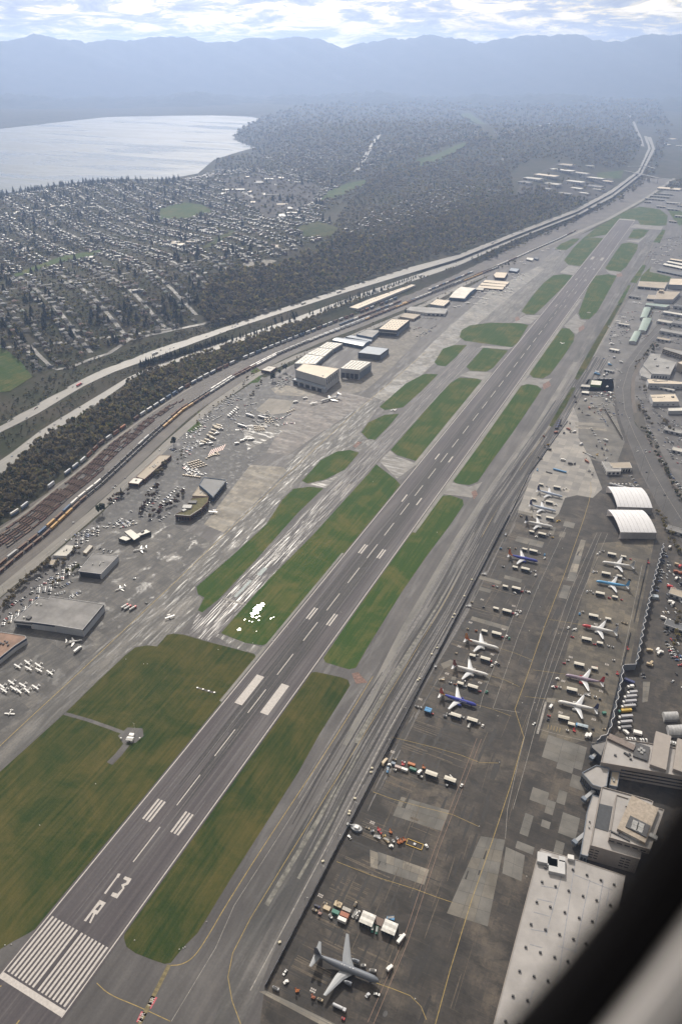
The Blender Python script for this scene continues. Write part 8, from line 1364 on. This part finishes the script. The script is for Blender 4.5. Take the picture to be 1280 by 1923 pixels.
for c, r_, l in (((1112, 766), 8, 'grey pile of aggregate beside the excavated stands'), ((1130, 769), 8, 'grey gravel heap behind the construction machines'), ((1102, 780), 6, 'dark earth heap on the construction site')):
    o = thing('gravel_heap', l, 'heap', (*G(*c), 0)); b_ = MB(); n = 14; rings = []
    for k, (u, h_) in enumerate(((1, 0), (.75, .35), (.45, .75), (.15, 1.))): rings.append([(r_ * u * (1 + .15 * math.sin(3 * t + k)) * math.cos(t), r_ * .7 * u * (1 + .12 * math.sin(2 * t)) * math.sin(t), h_ * r_ * .35) for t in [6.2832 * i / n for i in range(n)]])
    b_.loft(rings, A_GV if r_ > 6 else A1, True); b_.build('heap_body', o)
sheet('excavated_ground', [(1062, 795), (1072, 760), (1090, 745), (1130, 742), (1150, 752), (1158, 790), (1172, 830), (1158, 868), (1128, 868), (1108, 862), (1086, 822)], .056, pave('muddy_asphalt', (.065, .062, .058), (.10, .094, .086), (.16, .148, .13), (.03, .03), .04, wet=.4)); sheet('concrete_trench', [(1078, 793), (1080, 798), (1136, 801), (1134, 795)], .09, A_GV); sheet('concrete_trench', [(1079, 800), (1080, 804), (1138, 809), (1137, 803)], .09, A_CE)
for k in range(18):
    x, y = 1135 + k * 1.5 + (k * .35), 772 + k * 3.1; g = G(x, y); o = thing('foundation_post', 'pale concrete foundation post in the line beside the construction site', 'post', (*g, 0), .5, 'foundation posts'); q = MB(); q.box(-.7, .7, -.7, .7, 0, 5., SL[0]); q.build('shaft', o); q = MB(); q.box(-1.2, 1.2, -1.2, 1.2, 0, .6, SL[0]); q.build('footing', o)
# yard right of the wavy wall
for i, (x, y, c) in enumerate(((1256, 1103, 'red'), (1262, 1108, 'rust'), (1268, 1075, 'rust'), (1275, 1065, 'red'), (1268, 1088, 'white'), (1277, 1078, 'rust'), (1262, 1135, 'white'), (1258, 1132, 'white'), (1282, 1085, 'red'), (1270, 1062, 'beige'), (1279, 1098, 'black'), (1256, 1029, 'white'), (1244, 1162, 'white'), (1238, 1226, 'white'), (1233, 1222, 'white'), (1218, 1223, 'beige'), (1221, 1247, 'beige'), (1218, 1250, 'beige'), (1235, 1228, 'white'))): box_truck('%s truck in the storage yard behind the wavy blast wall' % c, x, y, random.choice([0, .4, 1.3]), 7, PC[c], PC[c], '%s trucks behind the wavy wall' % c)
container('pale blue storage box against the wavy blast wall', 1228, 1123, .3, P_('pale_blue_box', (.35, .4, .46)), 8, 5.5, 3.5); container('grey long equipment rack beside the fabric hangar', 1165, 915, -.05, PG, 36, 2.4, 2.6); 
for k in range(6): container('white box unit on top of the equipment rack row', 1146 + k * 7, 911 + k * .3, 0, PW, 2.4, 1.6, 3.6, 'white units by the fabric hangar')
for y, far, c, lab in ((870, 1, PR, 'red and white truck on the upper freeway carriageway'), (1080, 1, PG, 'long grey truck on the upper freeway carriageway'), (1560, 1, PW, 'white truck on the upper freeway carriageway beyond the conifers'), (1990, 0, PW, 'white bus on the nearer freeway carriageway beyond the warehouse'), (1700, 1, PW, 'white truck group on the upper freeway carriageway'), (2500, 1, PW, 'white truck far along the freeway'), (1330, 0, PW, 'white truck on the nearer freeway carriageway')):
    ca, cb, z = (C_F2, C_F1, ZF) if far else (C_N2, C_N1, ZN); x = float(cx(ca, y) * .4 + cx(cb, y) * .6); o = semi(lab, 0, 0, math.atan2(10, float(cx(ca, y + 5) - cx(ca, y - 5))), 17, c, PW); o.location = (x, y, z + .75)

# ================================================================ TRAINS
def rail_ang(s, y): return math.atan2(10., railx(s, y + 5) - railx(s, y - 5))
def fcar(kind, col, L, top=None):
    b = MB(); tr = MB()
    for x in (-L / 2 + 2.2, L / 2 - 2.2):
        tr.box(x - 1.2, x + 1.2, -.6, .6, .75, 1.0, DMET)
        for dx in (-.8, .8): tr.bar((x + dx, -.8, .65), (x + dx, .8, .65), .45, DMET, 8)
    parts = [('bogie', tr)]
    if kind == 'box': b.box(-L / 2 + .4, L / 2 - .4, -1.45, 1.45, 1.1, 4.5, col, top or col); [b.box(-L / 2 + .4 + k * (L - .8) / 10, -L / 2 + .52 + k * (L - .8) / 10, -1.53, 1.53, 1.2, 4.45, col) for k in range(1, 10)]; parts.append(('body', b))
    elif kind == 'tank': b.bar((-L / 2 + .8, 0, 2.6), (L / 2 - .8, 0, 2.6), 1.45, col, 12); b.bar((0, 0, 3.9), (0, 0, 4.5), .5, col, 8); parts.append(('tank', b))
    elif kind == 'hop':
        b.add([(-L / 2 + .4, -1.5, 4.2), (L / 2 - .4, -1.5, 4.2), (L / 2 - .4, 1.5, 4.2), (-L / 2 + .4, 1.5, 4.2), (-L / 2 + 2.4, -1.2, 1.1), (L / 2 - 2.4, -1.2, 1.1), (L / 2 - 2.4, 1.2, 1.1), (-L / 2 + 2.4, 1.2, 1.1)], [(0, 4, 5, 1), (1, 5, 6, 2), (2, 6, 7, 3), (3, 7, 4, 0)], col); b.box(-L / 2 + .4, L / 2 - .4, -1.5, 1.5, 4.1, 4.35, col, top or col); parts.append(('body', b)); d = MB(); d.box(-L / 2, L / 2, -1.4, 1.4, 1., 1.2, DMET); parts.append(('frame', d))
    elif kind == 'flat':
        b.box(-L / 2 + .2, L / 2 - .2, -1.35, 1.35, 1., 1.3, col); [b.box(s * (L / 2 - 1.2) - .3, s * (L / 2 - 1.2) + .3, -1.35, 1.35, 1.3, 2.3, col) for s in (-1, 1)]; [b.box(-L / 2 + 2 + k * 2.6, -L / 2 + 2.5 + k * 2.6, -1.4, 1.4, 1.28, 1.62, top or col) for k in range(int(L / 2.6) - 1)]; parts.append(('deck', b))
    elif kind == 'con':
        d = MB(); d.box(-L / 2 + .2, L / 2 - .2, -1.3, 1.3, .9, 1.15, DMET); parts.append(('frame', d)); b.box(-L / 2 + 1, L / 2 - 1, -1.25, 1.25, 1.15, 3.9, col, top); parts.append(('container', b)); t_ = MB(); t_.box(-L / 2 + 1, L / 2 - 1, -1.25, 1.25, 3.92, 6.4, top or col, top); parts.append(('container', t_))
    return [(n_, m.mesh(n_)) for n_, m in parts]
RC_ = {'maroon': P_('rail_maroon', (.115, .05, .045), .8), 'black': P_('rail_black', (.03, .03, .033), .5), 'yellow': P_('rail_yellow', (.42, .24, .06), .6), 'brown': P_('rail_brown', (.125, .07, .05), .8), 'grey': P_('rail_grey', (.36, .36, .36), .6), 'blue': P_('rail_blue', (.07, .12, .21), .7), 'white': P_('rail_white', (.58, .57, .56), .5), 'orange': P_('rail_orange', (.33, .12, .055), .7), 'rust': P_('rail_rust', (.115, .068, .052), .9), 'dusty': P_('rail_dusty', (.19, .135, .105), .9), 'silver': P_('rail_silver', (.42, .44, .48), .5)}
KITS = {}
def railcar(kind, col, s, y, L, name, lab, grp, top=None):
    k = (kind, col, L, top)
    if k not in KITS: KITS[k] = fcar(kind, RC_[col], L, RC_[top] if top else None)
    o = thing(name, lab, 'train car', (railx(s, y), y, .2), rail_ang(s, y), grp)
    for n_, m in KITS[k]: link(n_, m, o)
y = 350.; k = 0; nb = 0
while y < 1780 and nb < 75:
    if random.random() < .9: c, t_ = random.choice([('maroon', 'orange'), ('blue', 'white'), ('grey', 'silver'), ('orange', 'brown'), ('blue', 'blue'), ('silver', 'silver'), ('maroon', 'brown'), ('blue', 'silver')]); railcar('con', c, 0., y, 17., 'container_wagon', 'rail wagon carrying %s container stacked on %s along the wooded bank' % (t_, c), '%s on %s container wagons' % (t_, c), t_)
    y += 21.5; nb += 1
def run(s, y0, y1, seq, L, gapp, side):
    y = y0; i = 0
    while y < y1:
        kind, col, n_, nm = seq[i % len(seq)]
        for _ in range(n_):
            if y > y1: break
            railcar(kind, col, s, y, L, {'box': 'boxcar', 'tank': 'tank_wagon', 'hop': 'hopper_wagon'}[kind], '%s %s in the %s of two long trains by the access road' % (col, nm, side), '%s %ss in the %s train' % (col, nm, side), 'dusty' if kind == 'hop' and col in ('maroon', 'brown') else None); y += L + gapp
        i += 1
run(1., 345, 2250, [('box', 'yellow', 1, 'boxcar'), ('hop', 'maroon', 6, 'hopper wagon'), ('box', 'yellow', 3, 'boxcar'), ('hop', 'brown', 2, 'hopper wagon'), ('tank', 'black', 7, 'tank wagon'), ('tank', 'black', 6, 'tank wagon'), ('box', 'yellow', 6, 'boxcar'), ('hop', 'brown', 3, 'hopper wagon'), ('hop', 'grey', 5, 'hopper wagon'), ('hop', 'maroon', 4, 'hopper wagon'), ('box', 'white', 4, 'boxcar'), ('tank', 'black', 6, 'tank wagon'), ('hop', 'grey', 6, 'hopper wagon'), ('tank', 'grey', 5, 'tank wagon')], 17.5, 1.6, 'outer')
run(.88, 340, 2950, [('hop', 'maroon', 3, 'hopper wagon'), ('hop', 'grey', 1, 'hopper wagon'), ('hop', 'maroon', 2, 'hopper wagon'), ('box', 'blue', 1, 'boxcar'), ('box', 'yellow', 1, 'boxcar'), ('hop', 'maroon', 1, 'hopper wagon'), ('box', 'blue', 1, 'boxcar'), ('box', 'white', 4, 'boxcar'), ('tank', 'black', 6, 'tank wagon'), ('box', 'grey', 2, 'boxcar'), ('tank', 'black', 4, 'tank wagon'), ('box', 'brown', 3, 'boxcar'), ('tank', 'black', 4, 'tank wagon'), ('box', 'white', 4, 'boxcar'), ('box', 'maroon', 3, 'boxcar'), ('box', 'white', 5, 'boxcar'), ('hop', 'grey', 8, 'hopper wagon'), ('box', 'silver', 9, 'boxcar')], 18.5, 1.8, 'inner')
for s, y0, y1 in ((.22, 330, 800), (.29, 320, 860), (.36, 320, 900), (.43, 320, 930), (.50, 320, 940), (.57, 320, 780), (.64, 330, 640)):
    y = y0 + random.uniform(0, 8)
    while y < y1:
        if random.random() < .93: c = random.choice(['rust', 'brown', 'dusty', 'rust', 'maroon', 'black']); railcar('flat', c, s, y, 16., 'flat_wagon', 'empty %s flat wagon stored in the middle rows of the rail yard' % c, 'empty %s flat wagons in the rail yard' % c, random.choice(['dusty', 'rust']))
        y += 16.9
for y0, n in ((1500, 14), (1900, 14)):
    for k in range(n): c = random.choice(['blue', 'maroon', 'white', 'brown']); railcar('box', c, .5, y0 + k * 19, 17.5, 'boxcar', '%s boxcar standing beside the long white warehouse' % c, c + ' boxcars beside the long warehouse')

# ================================================================ FENCES, WALLS, POLES, SMALL THINGS
BF = M('blast_fence_steel', (.15, .16, .19), .5, .1)
def blast_fence(label, p0, p1, n, h, m, lean=1.2):
    a, b_ = Vector(G(*p0)), Vector(G(*p1)); d = (b_ - a); L = d.length; d.normalize(); an = math.atan2(d.y, d.x); o = thing('blast_fence', label, 'fence', (a.x, a.y, .05), an); w_ = L / n
    pb = MB(); pb.add([(.06, 0, .3), (w_ - .06, 0, .3), (w_ - .06, -lean * .35, h * .6), (.06, -lean * .35, h * .6), (w_ - .06, -lean, h), (.06, -lean, h)], [(0, 1, 2, 3), (3, 2, 4, 5), (3, 2, 1, 0), (5, 4, 2, 3)], m); me = pb.mesh('panel'); sb = MB(); sb.box(-.08, .08, -lean * 1.3, 0, 0, .3, DMET); sb.bar((0, -lean * 1.2, .1), (0, -lean * .9, h * .9), .09, DMET, 4); sm = sb.mesh('post')
    for k in range(n): link('panel', me, o, (k * w_, 0, 0)); link('post', sm, o, (k * w_, 0, 0))
    return o
blast_fence('long dark blast fence between the taxiway and the jet stands', (497, 1851), (955, 966), 190, 3.4, BF)
blast_fence('pale barrier fence at the edge of the twin jet stands', (957, 963), (990, 893), 24, 2.2, M('pale_barrier', (.36, .35, .34), .6))
blast_fence('dark barrier fence along the edge of the new concrete', (992, 890), (1064, 790), 40, 1.6, BF)
def wavy(label, pts, h, amp, n):
    c = resample(px(pts), 2.2); o = thing('blast_wall', label, 'wall', (*c[0], 0)); c0 = Vector(c[0]); WV = M('blast_wall_face', (.20, .22, .26), .6, .08); CP = M('blast_wall_cap', (.50, .50, .52), .5, .08); tot = 0; Q = []
    for i, p in enumerate(c):
        q = Vector(c[min(i + 1, len(c) - 1)]) - Vector(c[max(0, i - 1)]); q.normalize(); nn = Vector((q.y, -q.x)); Q.append(Vector(p) - c0 + nn * amp * math.sin(i * 2 * math.pi / 6.)); 
    step = max(1, (len(Q) - 1) // n)
    for k in range(0, len(Q) - 1, step):
        S_ = Q[k:k + step + 1]; b = MB(); L_, R_ = ribbon_pts([tuple(p) for p in S_], .5); poly = [tuple(p) for p in L_] + [tuple(p) for p in R_][::-1]; b.prism(poly, 0, h, WV, CP); b.build('wall_panel', o)
    return o
wavy('tall grey blast wall with a wavy top edge behind the jet stands', [(1243, 1030), (1228, 1085), (1217, 1130), (1206, 1180), (1197, 1230), (1191, 1257)], 9, 1.3, 60)
wavy('flat jog of the grey blast wall below the wavy stretch', [(1191, 1258), (1168, 1259)], 9, 0., 6); wavy('lower wavy stretch of the grey blast wall by the trailers', [(1167, 1260), (1163, 1290), (1155, 1325), (1147, 1360), (1140, 1384), (1122, 1398), (1116, 1400)], 9, 1.1, 50)
blast_fence('low steel deflector fence in front of the wavy wall', (1217, 1050), (1190, 1170), 28, 2.2, BF); blast_fence('second low steel deflector fence in front of the lower wall', (1184, 1190), (1140, 1375), 40, 2.2, BF)
POLE = M('pole_steel', (.22, .22, .23), .5)
def pole(x, y, h, lab, grp, arm=True, box=None):
    o = thing('light_pole', lab, 'lamp post', (*G(x, y), 0), random.uniform(-.2, .2), grp); q = MB(); q.bar((0, 0, 0), (0, 0, h), .16, POLE, 6, .1); q.build('shaft', o)
    if arm: q = MB(); q.bar((0, 0, h), (2.2, 0, h + .3), .07, POLE, 4); q.build('arm', o); q = MB(); q.box(1.6, 2.8, -.25, .25, h + .2, h + .4, METAL); q.build('lamp_head', o)
for x, y in ((1227, 936), (1213, 905), (1188, 860), (1200, 890), (1243, 960), (1175, 820), (1205, 870), (1258, 1000)): pole(x, y, 22, 'tall thin pole standing beside the wide road', 'tall poles beside the wide road')
for k in range(16): t = k / 15; pole(*lerp((8, 1112), (640, 634), t) , 11, 'slim utility pole along the perimeter road', 'utility poles on the perimeter road')
for k in range(12): t = (k + .4) / 12; pole(*lerp((560, 1712), (930, 1000), t), 3, 'short lamp post on the taxiway side of the blast fence', 'short lamp posts along the blast fence')
LMP = M('taxi_light_white', (.7, .7, .68), .5)
lm = MB().bar((0, 0, 0), (0, 0, .7), .5, LMP, 8, .25).mesh('lamp_body')
def small(name, lab, cat, pts, grp, me, z=.1):
    for x, y in pts: o = thing(name, lab, cat, (*G(x, y), z), random.random(), grp, me)
bx = MB(); bx.box(-1.1, 1.1, -.8, .8, 0, 1.1, M('sign_box', (.6, .55, .42), .6)); bxm = bx.mesh('sign_box')
small('airfield_sign', 'small pale airfield sign box beside the blast fence', 'sign', [(698, 1443), (696, 1451), (666, 1500), (656, 1524), (655, 1529), (606, 1618), (820, 1217), (810, 1229), (787, 1275), (784, 1278), (906, 1079), (885, 1089), (871, 1120), (853, 1154), (849, 1160), (525, 1770)], 'sign boxes along the blast fence', bxm)
small('edge_light', 'white edge light in the grass beside the runway', 'light', [(253, 1766), (10, 1775), (22, 1774), (337, 1783), (344, 1781), (348, 1779), (388, 1731), (477, 1243), (425, 1208), (180, 1472), (75, 1550), (270, 1247), (277, 1247), (475, 1208), (512, 1203), (410, 1220), (237, 1238), (540, 1178), (700, 905), (820, 1000), (640, 1150)], 'edge lights in the grass', lm)
small('apron_marker', 'small white marker standing on the open west apron', 'marker', [(899, 1552), (937, 1432), (988, 1646), (779, 1876), (1013, 1140), (1020, 1178), (1034, 1090), (1048, 1190), (1055, 1030), (993, 1185), (955, 1245), (934, 1345), (962, 1285), (1010, 1105), (1066, 1085), (1088, 1195), (1003, 1320), (980, 1320)], 'white markers on the west apron', lm)
# approach path lights: four boxes on a dark strip
sheet('dark_pad', [(368, 1292), (371, 1290), (405, 1300), (403, 1303)], .085, A1)
for k in range(4):
    o = thing('approach_light_box', ('white approach light box, first of four on the dark strip', 'white approach light box, second of four on the dark strip', 'white approach light box, third of four on the dark strip', 'white approach light box, fourth of four on the dark strip')[k], 'light', (*G(371 + k * 10.6, 1292.5 + k * 3), .1), .4); q = MB(); q.box(-.8, .8, -.6, .6, .4, 1.2, PW); q.build('housing', o); q = MB(); q.box(.5, .6, -.4, .4, .5, 1.1, GLASS); q.build('lens', o); q = MB(); [q.box(x - .06, x + .06, y - .06, y + .06, 0, .4, DMET) for x in (-.6, .6) for y in (-.4, .4)]; q.build('leg', o)
o = thing('equipment_hut', 'small white equipment hut on the gravel pad in the grass', 'hut', (*G(245, 1391), .1), .3); q = MB(); q.box(-3, 3, -2, 2, 0, 3, PW); q.build('wall', o); q = MB(); q.add([(-3.4, -2.4, 3), (3.4, -2.4, 3), (3.4, 2.4, 3), (-3.4, 2.4, 3), (-3.4, 0, 4), (3.4, 0, 4)], [(0, 1, 5, 4), (2, 3, 4, 5), (1, 2, 5), (3, 0, 4)], PW); q.build('roof', o); q = MB(); q.box(-.6, .6, -2.06, -1.98, 0, 2.1, DMET); q.build('door', o)
o = thing('equipment_hut', 'second smaller hut with pink side behind the white hut', 'hut', (*G(248, 1382), .1), .3); q = MB(); q.box(-2.2, 2.2, -1.4, 1.4, 0, 2.2, PW); q.build('wall', o); q = MB(); q.box(-2.4, 2.4, -1.6, 1.6, 2.2, 2.45, PW); q.build('roof', o)
o = thing('weather_mast', 'thin white weather mast beside the equipment hut', 'mast', (*G(254, 1371), .1)); q = MB(); q.bar((0, 0, 0), (0, 0, 10), .12, PW, 5, .06); q.build('mast_pole', o); q = MB(); q.bar((-1.2, 0, 9.6), (1.2, 0, 9.6), .06, PW, 4); q.build('crossarm', o)
for x, y, l in ((228, 1388, 'white instrument dish'), (263, 1388, 'white instrument box')): o = thing('weather_instrument', l + ' on the gravel pad in the grass', 'instrument', (*G(x, y), .1)); q = MB(); q.bar((0, 0, 0), (0, 0, 1.4), .1, PW, 5); q.build('stand', o); q = MB(); q.bar((0, 0, 1.4), (0, 0, 2.2), 1., PW, 10, .6); q.build('housing', o)
wc = thing('wind_marker', 'white wind tee lying in the grass island beside the runway', 'marker', (*G(1056, 645), .1), 1.); q = MB(); q.box(-6, 6, -.7, .7, 0, .6, PW); q.build('bar', wc); q = MB(); q.box(-.7, .7, .7, 9, 0, .6, PW); q.build('stem', wc)
w2 = thing('wind_marker', 'white bright patch of gravel in the far grass island', 'marker', (*G(1104, 587), .08)); q = MB(); q.prism([(-5, -3), (4, -4), (7, 0), (3, 5), (-3, 4)], 0, .25, A_GV); q.build('gravel', w2)
bl = thing('apron_drain', 'dark round stain like drain cover on the west apron', 'drain', (*G(995, 1241), .06)); q = MB(); q.prism([(2.2 * math.cos(t), 1.5 * math.sin(t)) for t in [6.28 * i / 12 for i in range(12)]], 0, .06, DMET); q.build('cover', bl); d2 = dup(bl, (*G(723, 1904), .06), 1.5, 'dark oval drain cover below the grey tanker jet')

emit_trees(); emit_cars()

# ---------------------------------------------------------------- cabin window edge the photographer looks past
def camspace(x, y, z): p = CAM + ROT @ np.array([x, y, -z]); return Vector(p)
RUB = bpy.data.materials.new('window_rubber'); RUB.use_nodes = True; b = RUB.node_tree.nodes['Principled BSDF']; b.inputs['Base Color'].default_value = (.004, .004, .005, 1); b.inputs['Roughness'].default_value = .9; b.inputs['Specular IOR Level'].default_value = .05
PLA = bpy.data.materials.new('lit_cabin_plastic'); PLA.use_nodes = True; b = PLA.node_tree.nodes['Principled BSDF']; b.inputs['Base Color'].default_value = (.62, .60, .61, 1); b.inputs['Roughness'].default_value = .55
PLB = PLA.copy(); PLB.name = 'shaded_cabin_plastic'; PLB.node_tree.nodes['Principled BSDF'].inputs['Base Color'].default_value = (.20, .195, .205, 1)  # lip and panel are one plastic, with lit and shaded tones in the colour
WD = .115                                        # oval window opening about 26 x 38 cm, some 11 cm in front of the lens
def outline(grow, n=120): return [((.13 + grow) * math.cos(2 * math.pi * i / n), (.19 + grow) * math.sin(2 * math.pi * i / n)) for i in range(n)]
WINR = math.radians(-37.5); WINC = ((1139 - CX) * WD / F - .13 * math.cos(WINR), (CY - 1771) * WD / F - .13 * math.sin(WINR))
def ring_mesh(name, prof, m, parent):
    b = MB(); rings = []
    for g, z in prof:
        q = []
        for x, y in outline(g): x, y = x * math.cos(WINR) - y * math.sin(WINR), x * math.sin(WINR) + y * math.cos(WINR); q.append(tuple(camspace(x + WINC[0], y + WINC[1], z) - Vector(CAM)))
        rings.append(q)
    b.loft(rings, m, True, False); return b.build(name, parent)
win = thing('cabin_window', 'blurred dark rubber edge and grey trim of the aircraft cabin window', 'window', tuple(CAM))
ring_mesh('rubber_seal', [(.0058, WD + .010), (.002, WD + .010), (.000, WD + .005), (.0005, WD), (.004, WD - .003), (.0058, WD - .003), (.0058, WD + .010)], RUB, win)
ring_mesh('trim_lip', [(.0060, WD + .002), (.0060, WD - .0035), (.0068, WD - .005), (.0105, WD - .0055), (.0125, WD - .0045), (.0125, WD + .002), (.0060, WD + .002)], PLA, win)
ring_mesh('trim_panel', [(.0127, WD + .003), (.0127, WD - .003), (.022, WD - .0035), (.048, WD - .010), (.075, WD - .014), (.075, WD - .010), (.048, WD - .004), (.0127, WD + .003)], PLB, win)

# ---------------------------------------------------------------- haze
hz = bpy.data.materials.new('haze_air'); hz.use_nodes = True; n = hz.node_tree.nodes; n.clear(); ov = n.new('ShaderNodeOutputMaterial'); pv = n.new('ShaderNodeVolumePrincipled')
pv.inputs['Color'].default_value = (.50, .655, 1., 1); pv.inputs['Density'].default_value = 7.7e-5; pv.inputs['Anisotropy'].default_value = .5
hz.node_tree.links.new(pv.outputs[0], ov.inputs['Volume'])
b = MB(); b.box(-18600, 8500, -1400, 19200, -60, 990, hz)
hb_ = b.mesh('haze', True); hz_o = link('haze', hb_); hz_o['kind'] = 'stuff'
